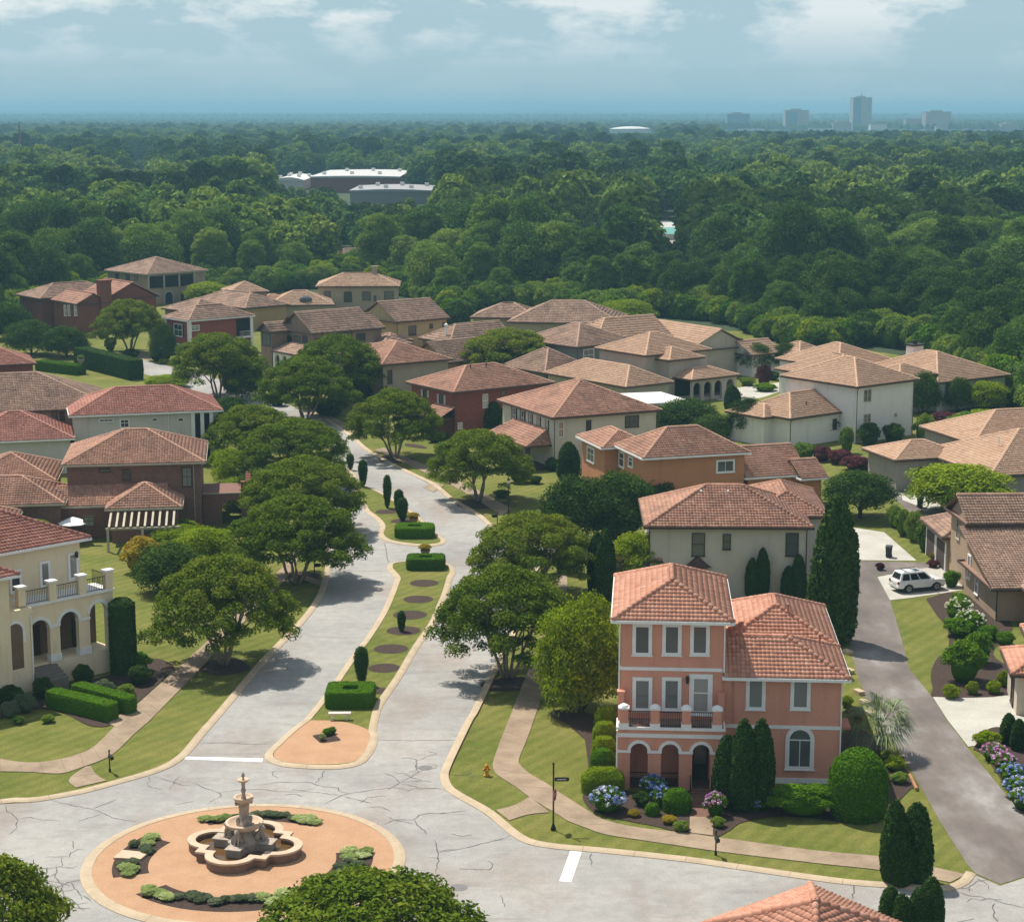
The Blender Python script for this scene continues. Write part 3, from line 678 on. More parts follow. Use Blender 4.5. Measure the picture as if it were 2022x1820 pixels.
    def spout(s,x,y,z1,mat=None,z0=0.0,nx=0,ny=-1):
        mb=MB(); mb.tube([(x+nx*.3,y+ny*.3,z1-.12),(x+nx*.06,y+ny*.06,z1-.5),(x+nx*.06,y+ny*.06,z0+.1),(x+nx*.2,y+ny*.2,z0)],.05,6)
        return mb.build('downspout',mat or BT,s.o)
    def vent(s,x,y,z,mat=None):
        mb=MB(); mb.lathe([(.07,-.3),(.07,.45),(.11,.45),(.11,.55),(.02,.6)],8,(x,y,z)); return mb.build('roof_vent',mat or BT,s.o)
_TC={}
def np_tile(rm,V,F):
    k=rm.name
    if k not in _TC: _TC[k]=[np_mesh('roof_tile',V,F,rm,np.full(len(F),t)) for t in (.15,.3,.45,.55,.7,.85)]
    return rnd.choice(_TC[k])
_CM={}
def cap_mesh(rm):
    if rm.name not in _CM:
        r=.19; prof=[(-r,-.07),(-r*.8,.09),(-r*.4,.165),(0,.19),(r*.4,.165),(r*.8,.09),(r,-.07)]; k=7
        V=np.array([(x*1.1,0,z+.03) for x,z in prof]+[(x*.95,.45,z) for x,z in prof]+[(x,0.01,-.07) for x,z in prof])
        F=np.array([(i,k+i,k+i+1,i+1) for i in range(k-1)]+[(2*k+i,i,i+1,2*k+i+1) for i in range(k-1)])
        _CM[rm.name]=[np_mesh('ridge_tile',V,F,rm,np.full(len(F),t)) for t in (.2,.4,.6,.8)]
    return rnd.choice(_CM[rm.name])
def frame(c,L,N,Rr,h):
    l,n,r=[np.array(G(p[0],p[1],h,c)[:2]) for p in (L,N,Rr)]
    a=r-n; b=l-n; t1=math.atan2(a[1],a[0]); t2=math.atan2(b[1],b[0])-math.pi/2
    d=(t2-t1+math.pi)%(2*math.pi)-math.pi; la,lb=np.hypot(*a),np.hypot(*b); th=t1+d*lb/(la+lb)
    u=np.array([math.cos(th),math.sin(th)]); v=np.array([-u[1],u[0]]); return n,th,a@u,b@v
def arcade(x0,x1,z0,z1,y0,y1,arches,seg=10):
    mb=MB(); e=[x0]
    for xc,r,sp in arches: e+=[xc-r,xc+r]
    e.append(x1)
    for i in range(0,len(e),2): mb.box(e[i],e[i+1],y0,y1,z0,z1)
    for xc,r,sp in arches:
        for i in range(seg):
            a0,a1=math.pi*(1-i/seg),math.pi*(1-(i+1)/seg); xa,za,xb,zb=xc+r*math.cos(a0),sp+r*math.sin(a0),xc+r*math.cos(a1),sp+r*math.sin(a1)
            mb.add([(xa,y0,za),(xb,y0,zb),(xb,y0,z1),(xa,y0,z1),(xa,y1,za),(xb,y1,zb),(xb,y1,z1),(xa,y1,z1)],[(0,1,2,3),(5,4,7,6),(0,4,5,1),(3,2,6,7)])
    return mb
def archring(xc,r,sp,w,y0,y1,seg=12,legs=0):
    mb=MB()
    for i in range(seg):
        a0,a1=math.pi*i/seg,math.pi*(i+1)/seg; q=[]
        for y in (y0,y1):
            for a,rr in ((a0,r),(a1,r),(a1,r+w),(a0,r+w)): q.append((xc+rr*math.cos(a),y,sp+rr*math.sin(a)))
        mb.add(q,[(0,3,2,1),(4,5,6,7),(0,1,5,4),(3,7,6,2),(0,4,7,3),(1,2,6,5)])
    if legs:
        for sg in (-1,1):
            a,b=sorted((xc+sg*r,xc+sg*(r+w))); mb.box(a,b,y0,y1,sp-legs,sp)
    return mb
def railing(x0,x1,y,z,h=.95,step=.13,mat=None,parent=None,dirx=True,top=.03):
    mb=MB(); n=max(2,int(abs(x1-x0)/step))
    def bx(a,b,c,d,e,f):
        mb.box(a,b,c,d,e,f) if dirx else mb.box(c,d,a,b,e,f)
    for i in range(n+1):
        x=x0+(x1-x0)*i/n; bx(x-.012,x+.012,y-.012,y+.012,z+.08,z+h)
    a,b=min(x0,x1),max(x0,x1)
    bx(a,b,y-top,y+top,z+h,z+h+.05); bx(a,b,y-.02,y+.02,z+.05,z+.09)
    return mb.build('railing',mat or IRON,parent)
LAMPM=pm('lantern_metal',(.035,.025,.02,1),None,2,.5,10,0)
def lantern(parent,loc,rz=0):
    mb=MB(); mb.box(-.09,.09,-.28,-.1,-.2,.14); mb.add([(-.13,-.32,.14),(.13,-.32,.14),(.13,-.06,.14),(-.13,-.06,.14),(0,-.19,.3)],[(0,1,4),(1,2,4),(2,3,4),(3,0,4),(3,2,1,0)]); mb.box(-.03,.03,-.12,0,-.05,.0)
    o=mb.build('wall_lantern',LAMPM,parent); o.location=loc; o.rotation_euler=(0,0,rz); return o
# ---------------------------------------------------------------- the corner house in the foreground
WPK=wm('pink',(.70,.325,.225,1),(.66,.30,.205,1))
th=R(-4); H=House('three storey salmon pink stucco house with balcony over arched porch on the corner',(6.87,115.8),th,WPK,RP)
HP=H
tw=H.block(-.55,7.0,-.55,11.0,10.65,.45,indiv=300,ov=.55)
wf=H.block(6.5,14.35,-.4,7.0,7.05,.45,ends='ghhh',indiv=0,ov=.5)
wb=H.block(6.5,14.35,7.0,17.5,7.05,.45,ov=.5)
for b,y0,y1 in ((tw,485,690),):
    for x0,x1 in ((270,403),(470,600),(657,788)): H.wpx(b,'F','I',x0,475,x1,692,tw=.23,mun=(0,0))
for x0,x1 in ((270,403),(467,598)): H.wpx(tw,'F','I',x0,835,x1,1062,tw=.23,mun=(0,0))
H.wpx(tw,'F','I',650,815,806,1090,tw=.3,mun=(0,1),name='balcony_door')
for x0,x1 in ((1030,1162),(1328,1463)): H.wpx(wf,'F','I',x0,822,x1,1055,tw=.23,mun=(0,0))
H.wpx(wf,'F','I',1293,1160,1487,1455,tw=.26,mun=(1,1),arch=True)
lantern(H.o,(H.on('F',0,'I',638,850)[0],0,H.on('F',0,'I',638,850)[1]))
def band(H,x0,x1,y,z0,z1,mat=None,proud=.06,back=.02):
    mb=MB(); mb.box(x0,x1,y-proud,y+back,z0,z1); return mb.build('string_course',mat or H.trim,H.o)
H.mass(6.44,7.2,.1,16.8,-.05,6.9); band(H,-.05,6.42,0,7.28,7.5); band(H,6.5,13.85,.1,3.6,3.82); band(H,6.46,13.85,.1,-.1,.35)
yf=-1.75
arc=[(H.on('F',yf,'I',x,1300)[0],.56,2.52) for x in (315,523,732)]
arcade(-.12,6.5,-.05,3.95,yf,yf+.42,arc).build('porch_arcade',WPK,H.o)
for xc,r,sp in arc: archring(xc,r-.02,sp,.2,yf-.05,yf+.0).build('arch_trim',WT,H.o)
for a,b in ((-.12,arc[0][0]-.56),(arc[0][0]+.56,arc[1][0]-.56),(arc[1][0]+.56,arc[2][0]-.56),(arc[2][0]+.56,6.5)): mb=MB(); mb.box(a-.04,b+.04,yf-.06,yf+.43,2.42,2.58); mb.build('impost',WT,H.o)
H.mass(-.12,.26,yf+.42,-.01,-.05,3.95,name='porch_side_wall'); H.mass(6.12,6.5,yf+.42,-.01,-.05,3.95,name='porch_side_wall')
H.mass(-.22,6.6,yf-.12,.0,3.952,4.12,WT,'balcony_floor'); H.mass(-.1,6.48,yf+.02,-.01,4.121,4.13,pm('terrace_tile',(.26,.17,.13,1)),'balcony_paving'); band(H,-.12,6.5,yf,3.45,3.7)
H.mass(-.1,6.48,yf+.43,0,-.05,.18,pm('porch_floor',(.16,.09,.065,1),None,3,.8,20,.2),'porch_floor')
mb=MB()
for x in (H.on('F',yf,'I',p,1110)[0] for p in (213,422,632,838)):
    p=MB(); p.box(x-.28,x+.28,yf-.06,yf+.44,4.12,5.25); po=p.build('balcony_pillar',WPK,H.o)
    p=MB(); p.box(x-.34,x+.34,yf-.12,yf+.5,5.25,5.36); p.lathe([(.33,5.36),(.26,5.48),(.1,5.56),(.01,5.58)],10,(x,yf+.19,0)); p.build('cap',WT,po)
    p=MB(); p.box(x-.32,x+.32,yf-.1,yf+.47,4.121,4.36); p.build('plinth',WT,po)
xs=[H.on('F',yf,'I',p,1110)[0] for p in (213,422,632,838)]
for a,b in zip(xs[:-1],xs[1:]): railing(a+.28,b-.28,yf+.15,4.12,.95,.13,parent=H.o)
for i in (0,1): railing(arc[i][0]-.56,arc[i][0]+.56,yf+.2,.2,.85,.13,parent=H.o)
for x in (.05,6.35):
    p=MB(); p.box(x-.2,x+.2,-.5,-.02,4.12,5.9); p.box(x-.26,x+.26,-.56,.0,5.9,6.02); p.build('corner_pier',WPK,H.o)
dm=MB(); dm.box(arc[2][0]-.5,arc[2][0]+.5,-.06,0,.18,2.6); H_d=dm.build('front_door',DOORD,H.o)
dm=MB(); dm.poly([(arc[2][0]-.38,-.07,1.2),(arc[2][0]+.38,-.07,1.2),(arc[2][0]+.38,-.07,2.45),(arc[2][0]-.38,-.07,2.45)]); dm.build('pane',GLS,H_d)
ov=MB(); ov.lathe([(.42,0),(.42,.05),(.3,.05),(.3,.03)],16); oo=ov.build('oval_window',WT,H.o); oo.location=(arc[1][0],0,2.75); oo.rotation_euler=(R(90),0,0)
for i in range(3):
    p=MB(); p.box(arc[2][0]-.65,arc[2][0]+.65,yf-.35*(i+1),yf-.35*i-.001,-.05,.18-.06*i); p.build('step',pm('walk_brick',(.2,.1,.07,1)),H.o)
for sg in (-1,1):
    p=MB(); x=arc[2][0]+sg*.66; p.tube([(x,yf-.05,.1),(x,yf-.05,1.05),(x,yf-1.2,.85),(x,yf-1.2,-.02)],.025,6); p.build('handrail',IRON,H.o)
for x,y,z in ((-.08,0,10.6),(6.5,-.05,10.6)): H.spout(x,y,z,WT,z0=4.2 if x<0 else 7.3)
H.spout(13.9,.1,7.0,WT); H.spout(-.16,-1.76,4.1,WT)
mb=MB(); mb.box(13.9,14.9,3.2,5.2,2.6,2.75); mb.build('side_canopy',RP,H.o)
H.vent(11.2,10,8.6,RP); H.vent(12.9,5,7.9,RP)
# ---------------------------------------------------------------- bottom right roof
H=House('terracotta hip roof of the nearest house at the lower right edge of the view',atY(1604,1739,96)[:2],R(-3),wm('pink2',(.46,.20,.14,1)),RP)
zr=7.4; p0=H.L(atY(1610,1771,0+96)); 
H.tw,H.tl=.25,.37
# front apex where three hips meet
def place_roof():
    fx=G(1610,1780,zr); H.th=R(-52); H.c,H.si=math.cos(H.th),math.sin(H.th); H.o.location=(fx[0],fx[1],0); H.o.rotation_euler=(0,0,H.th); H.n=np.array(fx[:2])
    return H.block(-4.1,4.1,-4.1,4.1,zr-4.1*.40,.40,indiv=300)
place_roof()
H.block(-1.2,3.8,-7.5,1.5,zr-4.3*.40-.1,.40)
# ---------------------------------------------------------------- pale grey house behind
n,th,w,d=frame('v',(1272,992),(1273,1040),(1605,1040),6.4)
H=House('pale grey stucco house with rust hip roof directly behind the pink house',n,R(-1.5),wm('greige',(.56,.525,.455,1)),RRU,BT)
b=H.block(0,w,0,d+1,6.4,.45)
H.block(-3.2,1.5,.4,6,3.3,.4); H.block(w-5,w+2.2,5,d+7,6.3,.43)
for x0,x1,y0,y1 in ((1366,1392,1052,1098),(1427,1443,1054,1085),(1551,1577,1052,1098)): H.wpx(b,'F','v',x0,y0,x1,y1,tw=.08,trim=BT,mun=(0,1))
H.spout(w-.5,.45,6.3); H.spout(.45,.45,6.3)
p=MB()
for i in range(8):
    a0,a1=math.pi*i/8,math.pi*(i+1)/8; p.add([(-1.3*math.cos(a0),0,0),(-1.3*math.cos(a1),0,0),(-.1*math.cos(a1),0,.9),(-.1*math.cos(a0),0,.9),(-1.1*math.cos(a0),-1.1*math.sin(a0),0),(-1.1*math.cos(a1),-1.1*math.sin(a1),0)],[(4,5,2,3),(0,1,5,4)])
o=p.build('bay_roof',pm('copper',(.10,.05,.042,1),None,2,.6),H.o); u,z=H.on('F',.5,'v',1377,1118); o.location=(u,.49,z)
for x in (5.2,7.6): H.vent(x,4.6,8.2,WT)
# ---------------------------------------------------------------- orange house
n,th,w,d=frame('B',(150,1125),(390,1250),(1350,1190),6.2)
H=House('orange stucco house with weathered clay hip roof and white eaves',n,th,wm('orange',(.54,.25,.13,1)),RRU)
b=H.block(0,w,0,d,6.2,.55)
H.wpx(b,'F','B',1047,1258,1215,1378,tw=.2,mun=(1,0)); H.wpx(b,'L','B',258,1228,300,1330,tw=.2,mun=(0,1)); H.wpx(b,'L','B',172,1185,222,1330,tw=.2,mun=(0,1))
x0,x1,y0,y1=H.bb('A',[(1650,650),(1790,720),(1960,735)],6.0); b2=H.block(x0,x0+6,max(d-4,y0),y1+1,6.0,.45); H.wpx(b2,'L','A',1712,730,1775,860,tw=.2)
x0,x1,y0,y1=H.bb('v',[(1440,968),(1590,971),(1664,966)],3.2); H.block(w-.4,x1,.2,9.5,3.4,.55,ends='gghh',axis='x'); H.block(w+5.5,x1+1.5,-1.2,5,3.2,.5,ends='gghh',axis='x')
# ---------------------------------------------------------------- cream house with shutters
n,th,w,d=frame('v',(998,789),(1091,825.7),(1298.5,807),6.4)
H=House('cream stucco house with dark shuttered windows and porch facing the avenue',n,th,wm('cream',(.66,.60,.50,1)),RRU,BT)
b=H.block(0,w,0,d,6.4,.42)
SHD=pm('dark_shutter',(.035,.038,.036,1),None,2,.6,20,.1)
for x0,x1 in ((1088,1112),(1158,1182),(1228,1246),(1298,1314),(1368,1384)): H.wpx(b,'L','A',x0,400+(x0-1088)*.36,x1,530+(x0-1088)*.23,tw=.07,trim=WT,mun=(0,1),shut=SHD)
H.wpx(b,'F','A',1703,505,1745,615,tw=.08,trim=BT); H.wpx(b,'F','B',225,862,350,968,tw=.1,trim=BT,mun=(2,1)); H.wpx(b,'F','A',1470,520,1512,648,tw=.06,trim=WT,glass=pm('tan_blind',(.40,.24,.17,1)))
H.spout(.45,.45,6.3); H.spout(w-.5,.5,6.3)
ys,ye=1.2,d-3.5; dep=3.4
H.roofing([[(.45-dep,ye,3.0),(.45-dep,ys,3.0),(.45,ys+1.2,4.7),(.45,ye-1.2,4.7)],[(.45-dep,ys,3.0),(.45,ys,3.0),(.45,ys+1.2,4.7)],[(.45,ye,3.0),(.45-dep,ye,3.0),(.45,ye-1.2,4.7)]],[((.45-dep,ys,3),(.45,ys+1.2,4.7)),((.45-dep,ye,3),(.45,ye-1.2,4.7))],[(.45-dep,ys,3),(.45,ys,3),(.45,ye,3),(.45-dep,ye,3)],name='porch_roof')
BRK=pm('brown_stone',(.085,.055,.045,1),(.06,.04,.033,1),2,.9,20,.5,.03)
for k in range(4):
    yy=ys+.4+(ye-ys-.8)*k/3; p=MB(); p.box(.75-dep,1.2-dep,yy-.22,yy+.22,-.05,2.85); p.build('porch_column',BRK,H.o)
H.mass(.7-dep,.48,ys+.1,ye-.1,-.05,.3,BRK,'porch_floor')
# ---------------------------------------------------------------- red brick house
n,th,w,d=frame('A',(225,185),(585,275),(1410,185),6.4)
BRED=pm('red_brick',(.26,.080,.055,1),(.20,.064,.046,1),3,.9,14,.5,.02,10)
H=House('red brick house with rust hip roof and white side shutter beside the avenue',n,th,BRED,RRU,BT)
b=H.block(0,w,0,d,6.4,.42)
H.wpx(b,'F','A',830,285,875,402,tw=.06,trim=WT,glass=pm('white_shutter',(.55,.51,.44,1))); H.wpx(b,'F','A',985,255,1020,350,tw=.06,trim=BT); H.wpx(b,'F','A',620,525,660,580,tw=.06,trim=WT,glass=pm('white_shutter',(.55,.51,.44,1)))
H.wpx(b,'L','A',465,290,505,385,tw=.07,shut=pm('white_shutter',(.55,.51,.44,1))); H.wpx(b,'L','A',330,250,365,310,tw=.07,shut=pm('white_shutter',(.55,.51,.44,1)))
H.spout(.45,.45,6.3)
H.roofing([[(-2.2,5,3.1),(-2.2,.3,3.1),(.45,.3,4.4),(.45,5,4.4)]],[],[(-2.2,.3,3.1),(.45,.3,3.1),(.45,5,3.1),(-2.2,5,3.1)],name='porch_roof')
for yy in (.6,2.6,4.6): p=MB(); p.box(-2.0,-1.7,yy-.15,yy+.15,-.05,3.0); p.build('porch_column',BRK,H.o)
H.vent(6,5,8.5); H.vent(8.5,5,8.7)
# ---------------------------------------------------------------- brown house
n,th,w,d=frame('E',(790,685),(1020,845),(1570,785),6.0)
H=House('taupe stucco house with salmon hip roof behind the tall street trees',n,R(33),wm('taupe',(.38,.32,.26,1)),RRU,BT)
b=H.block(0,12,0,14,6.0,.40); H.wpx(b,'F','E',1065,880,1098,980,tw=.1,trim=BT); H.spout(.45,.45,5.9)
H.block(3,13.5,14.2,20,5.6,.42,roof=RBR)
# ---------------------------------------------------------------- brown gabled house with round vent
n,th,w,d=frame('E',(250,520),(520,620),(1000,575),6.2)
H=House('brown stucco gabled house with white round attic vent and arched porch',n,R(38),wm('brown',(.29,.205,.155,1)),RBR,BT)
b=H.block(0,13,0,11,6.2,.55,ends='gghh',axis='x')
H.block(12.4,15.5,1.5,10,6.0,.5,ends='gghh',axis='x')
for x0,x1 in ((345,378),(392,438),(452,490)): H.wpx(b,'L','E',x0,635,x1,705,tw=.09,mun=(1,1))
H.wpx(b,'L','E',325,498,372,545,tw=.14,arch=True,mun=(1,0)); H.wpx(b,'F','E',840,615,905,670,tw=.12); H.wpx(b,'F','E',540,650,600,690,tw=.12); H.wpx(b,'F','E',690,610,810,660,tw=.06,trim=BT)
x0,x1,y0,y1=H.bb('E',[(105,575),(265,600)],6.0); sb=H.block(-3.4,.6,7.5,12.0,6.0,.6,ends='gghh',axis='x'); H.wpx(sb,'L','E',162,615,222,705,tw=.1,mun=(1,1))
H.roofing([[(-3.4,7.4,3.0),(-3.4,-.2,3.0),(.45,-.2,4.2),(.45,7.4,4.2)]],[],[(-3.4,-.2,3.0),(.45,-.2,3.0),(.45,7.4,3),(-3.4,7.4,3.0)],name='porch_roof')
mb=arcade(0,7.4,-.05,2.9,0,.35,[(1.3,.75,1.7),(3.6,.75,1.7),(5.9,.75,1.7)]); o=mb.build('porch_arcade',WT,H.o); o.location=(-3.1,7.3,0); o.rotation_euler=(0,0,-math.pi/2)
# ---------------------------------------------------------------- pale yellow gabled house
n,th,w,d=frame('E',(880,450),(1130,545),(1520,500),6.2)
H=House('pale yellow gabled house with grey brown roof standing near the woods',n,R(38),wm('yellow',(.50,.40,.215,1)),RBR,BT)
b=H.block(0,11.5,0,12,6.4,.5,ends='gghh',axis='x')
H.wpx(b,'F','E',1217,560,1272,632,tw=.08,trim=BT); H.wpx(b,'F','E',1368,545,1392,580,tw=.08,trim=BT); H.wpx(b,'F','E',1460,535,1482,570,tw=.08,trim=BT)
H.block(-3.5,2,-2,4,3.4,.4); H.block(-7,-1,-6,0,3.4,.4); H.spout(.45,.45,6.3)
# ---------------------------------------------------------------- beige house at the edge of the wood
n,th,w,d=frame('v',(609,560),(623,566),(791,569),6.2)
H=House('long beige two storey house with orange tan hip roof against the woods',n,R(2),wm('beige',(.40,.335,.245,1)),RTA,BT)
b=H.block(0,17.5,0,11,6.2,.42)
for x0,x1,y0,y1 in ((750,808,315,390),(882,945,315,378),(1040,1110,312,372),(965,985,345,385)): H.wpx(b,'F','E',x0,y0,x1,y1,tw=.1,trim=BT,mun=(2,1))
H.wpx(b,'F','E',605,310,655,380,tw=.1,trim=BT); p=MB(); p.box(11.5,12.6,5.2,6.2,7.5,10); p.build('chimney',wm('beige',(.4,.33,.24,1)),H.o)
H=House('small square tower with tan pyramid roof between two larger houses',G(210,315,6.2,'E')[:2],R(20),wm('beige2',(.36,.30,.22,1)),RTA,BT)
b=H.block(-8.2,0,0,8,6.2,.45); H.wpx(b,'F','E',90,335,145,358,tw=.1,trim=BT); H.block(-2,5,1,7,4,.42)
H=House('low house with broad tan hip roof and grey attic vent',G(520,420,3.4,'E')[:2],R(8),wm('beige3',(.40,.35,.26,1)),RTA,BT)
b=H.block(-9,4.5,0,11,3.6,.45)
p=MB(); p.ell((-1.2,1.5,4.6),(1.3,.8,.8),12,6); p.build('roof_vent',pm('grey_metal',(.12,.125,.13,1)),H.o)
# ---------------------------------------------------------------- far left houses
n,th,w,d=frame('D',(490,205),(770,250),(1130,205),6.8)
H=House('tall stucco house with columned upper loggia and arches below at the wood edge',n,R(45),wm('sand',(.34,.27,.205,1)),RBR,pm('sand_trim',(.42,.38,.30,1)))
b=H.block(0,16.5,0,16.5,6.8,.36)
for k in range(2):
    u,z=H.on('F',.5,'D',[930,1040][k],400); p=archring(u,1.0,1.6,.3,.42,.5,10,legs=1.4); p.build('arch_trim',H.trim,H.o)
    q=MB(); q.poly([(u-1,.47,0),(u+1,.47,0)]+[(u+math.cos(a),.47,1.6+math.sin(a)) for a in np.linspace(0,math.pi,9)]); q.build('arch_shade_panel',DARK,H.o)  # flat dark sheet, the shade under the arch put into colour
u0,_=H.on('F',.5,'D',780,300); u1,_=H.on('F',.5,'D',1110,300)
q=MB(); q.box(u0,u1,.40,.46,3.7,6.2); q.build('loggia_shade_panel',DARK,H.o)  # dark plate on the wall with the loggia's shade as its colour
for k in range(4): x=u0+(u1-u0)*k/3; q=MB(); q.box(x-.2,x+.2,.2,.5,3.5,6.5); q.build('loggia_column',H.trim,H.o)
railing(u0,u1,.3,3.6,.9,.3,parent=H.o)
for x0,x1 in ((545,570),(620,650),(680,705)): H.wpx(b,'L','D',x0,245,x1,290,tw=.1,trim=BT)
BCH=pm('orange_brick',(.235,.085,.055,1),(.18,.066,.045,1),3,.9,14,.5,.02,10)
H=House('red brick gabled house with tall brick chimney at the far end of the street',G(480,470,6.2,'D')[:2],R(38),BCH,RRU,BT)
b=H.block(4.6,16.4,10.2,22,6.2,.5,ends='hhgg',axis='y')
b2=H.block(-2.2,5.2,8.4,20,5.8,.5,ends='hhgg',axis='y')
for x0,x1 in ((172,188),(200,216),(246,266)): H.wpx(b2,'F','D',x0,470,x1,548,tw=.07,trim=WT)
p=MB(); p.box(3.0,5.2,8.3,10.2,0,9.8); p.box(2.85,5.35,8.15,10.35,9.8,10.1); p.build('chimney',BCH,H.o)
H.block(-4,14,21,32,6.0,.42,roof=RBR)
n,th,w,d=frame('D',(890,560),(1070,585),(1555,545),6.4)
BPR=pm('rose_brick',(.30,.085,.066,1),(.25,.075,.058,1),3,.9,14,.4,.02,10)
H=House('rose red brick house with white corners and small balcony below a brown roof',n,th,BPR,RBR)
b=H.block(0,w,0,8.5,6.4,.46)
H.wpx(b,'L','D',968,605,1030,695,tw=.12,shut=SHD); H.wpx(b,'F','D',1090,615,1150,655,tw=.12); H.wpx(b,'L','D',975,745,1020,815,tw=.12,arch=True)
for x,y in ((.5,.5),(.5,7.9),(w-.5,.5)): p=MB(); p.box(x-.28,x+.28,y-.28,y+.28,-.05,6.3); p.build('corner_quoin',WT,H.o)
q=MB(); q.box(w-3.6,w-.8,.36,.46,2.9,5.9); q.build('balcony_shade_panel',DARK,H.o); H.mass(w-3.8,w-.6,-.9,.46,2.7,2.88,WT,'balcony_floor'); railing(w-3.7,w-.7,-.8,2.88,.95,.25,WT,H.o)  # dark plate on the wall, painted as the shaded hollow behind the balcony
n,th,w,d=frame('D',(960,455),(1480,495),(1710,470),4.4)
H=House('long low house with brown hip roof and ochre wall behind the rose brick house',n,R(45),wm('ochre',(.40,.285,.15,1)),RBR,BT)
b=H.block(0,11,0,19,4.4,.42); H.block(-9,0.5,4,15,4.0,.4)
H=House('red tiled hip roof at the left border of the view above brick wall',G(72,718,4.0)[:2],R(20),BRED,RRD,BT)
H.block(-14,0,0,10,4.0,.42)
# ---------------------------------------------------------------- left row
n,th,w,d=frame('G',(-200,300),(0,510),(560,470),6.2)
H=House('beige house with broad weathered brown roof next to the clipped hedge',n,R(17),wm('bisque',(.43,.335,.235,1)),RBR,BT)
b=H.block(-8,13.5,0,17,6.2,.42)
for x0,x1 in ((20,135),(155,270),(435,485),(500,545)): H.wpx(b,'F','G',x0,525 if x0<200 else 500,x1,615 if x0<300 else 575,tw=.12,mun=(1,0))
n,th,w,d=frame('G',(520,390),(585,540),(1850,465),6.4)
H=House('long pale grey house with terracotta hip roof and loggia at its end',n,R(15),wm('silver',(.62,.585,.53,1)),RRD)
b=H.block(0,w,0,11.5,6.4,.42)
H.wpx(b,'F','G',833,560,958,590,tw=.12,mun=(2,0)); H.wpx(b,'F','G',1008,562,1092,640,tw=.16,mun=(1,1))
for x in (1303,1522): H.wpx(b,'F','G',x-26,550,x+26,585,tw=.08,arch=True,mun=(0,0),sill=False)
q=MB(); u0,_=H.on('F',.5,'G',1625,600); u1,_=H.on('F',.5,'G',1780,600); q.box(u0,u1,.40,.47,.4,6.0); q.build('loggia_shade_panel',DARK,H.o)  # end loggia's shade painted as a dark plate on the wall
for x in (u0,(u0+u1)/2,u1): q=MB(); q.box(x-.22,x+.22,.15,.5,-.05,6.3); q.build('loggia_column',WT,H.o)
railing(u0,u1,.28,3.1,.95,.2,parent=H.o); H.spout(b['x1']-6,.45,6.3,WT)
H.block(-13,.4,-3,9,4.2,.42,roof=RRD)
# brick house with pergola
n,th,w,d=frame('v',(122,880),(120.7,919),(405.5,913),7.0)
BDK=pm('dark_brick',(.24,.130,.098,1),(.185,.10,.076,1),3,.9,14,.5,.02,10)
H=House('dark brown brick house with white slatted pergola and brick terrace',n,R(8),BDK,RRU,pm('cream_trim',(.50,.44,.34,1)))
b=H.block(0,w,0,12,7.0,.42)
for x0,x1,y0,y1 in ((833,932,978,1010),(1030,1102,985,1080),(1532,1618,968,1135)): H.wpx(b,'F','G',x0,y0,x1,y1,tw=.1,trim=BT)
H.spout(w-1.2,.45,6.9,H.trim)
H.roofing([[(-.6,-3.0,3.4),(10.4,-3.0,3.4),(10.4,.5,4.8),(-.6,.5,4.8)]],[],[(-.6,-3.0,3.4),(10.4,-3.0,3.4),(10.4,.5,3.4),(-.6,.5,3.4)])
H.mass(-.2,10,-2.5,.5,-.05,3.3,BDK)
hb=H.block(4.6,12.0,-5.4,2.0,3.5,.5); 
for x0,x1,y0,y1 in ((700,800,1380,1470),(1210,1330,1450,1520)): H.wpx(dict(y0=-4.92,x0=5,x1=11.5),'F','G',x0,y0,x1,y1,tw=.1,trim=BT)
# pergola: slats over two beams and posts, each its own piece
PG=empty('pergola',(0,0,0),0); PG.parent=H.o; PG.location=(4.9,-5.0,0)
for k in range(10):
    q=MB(); x=.25+k*.68; q.add([(x-.1,-4.2,2.35),(x+.1,-4.2,2.35),(x+.1,.3,3.15),(x-.1,.3,3.15),(x-.1,-4.2,2.55),(x+.1,-4.2,2.55),(x+.1,.3,3.35),(x-.1,.3,3.35)],[(3,2,1,0),(4,5,6,7),(0,1,5,4),(1,2,6,5),(2,3,7,6),(3,0,4,7)]); q.build('slat',pm('cream_trim',(.5,.44,.34,1)),PG)
for yy in (-3.9,): q=MB(); q.box(-.1,7.0,yy-.09,yy+.09,2.16,2.345); q.build('beam',H.trim,PG)
for x in (.1,3.4,6.8): q=MB(); q.box(x-.12,x+.12,-4.02,-3.78,-.05,2.155); q.build('post',H.trim,PG)
# terrace with arch
tx0,tx1=w-.4,w+4.6
mb=arcade(0,5.0,-.05,3.2,0,.4,[(2.9,1.0,1.5)]); o=mb.build('terrace_arcade',BDK,H.o); o.location=(tx0,2.2,0)
H.mass(tx0,tx1,2.6,8,3.0,3.2,BDK,'terrace_floor'); H.mass(tx1-.4,tx1,2.6,8,-.05,2.99,BDK,'terrace_wall'); band(H,tx0,tx1+.1,2.2,3.2,3.32,H.trim)
H.mass(tx1-1.1,tx1,2.3,3.0,3.33,4.4,BRED,'terrace_pillar')
for k in range(5): H.mass(tx1-.6,tx1-.05,3.4+k*1.0,3.9+k*1.0,3.21,4.4,BRED,'parapet_pier')
H.block(-12,.6,-4.5,4.5,4.0,.45); H.block(-11,-1,4.6,15,4.6,.42); H.block(-14,-3.5,-11,-4.6,3.4,.45)
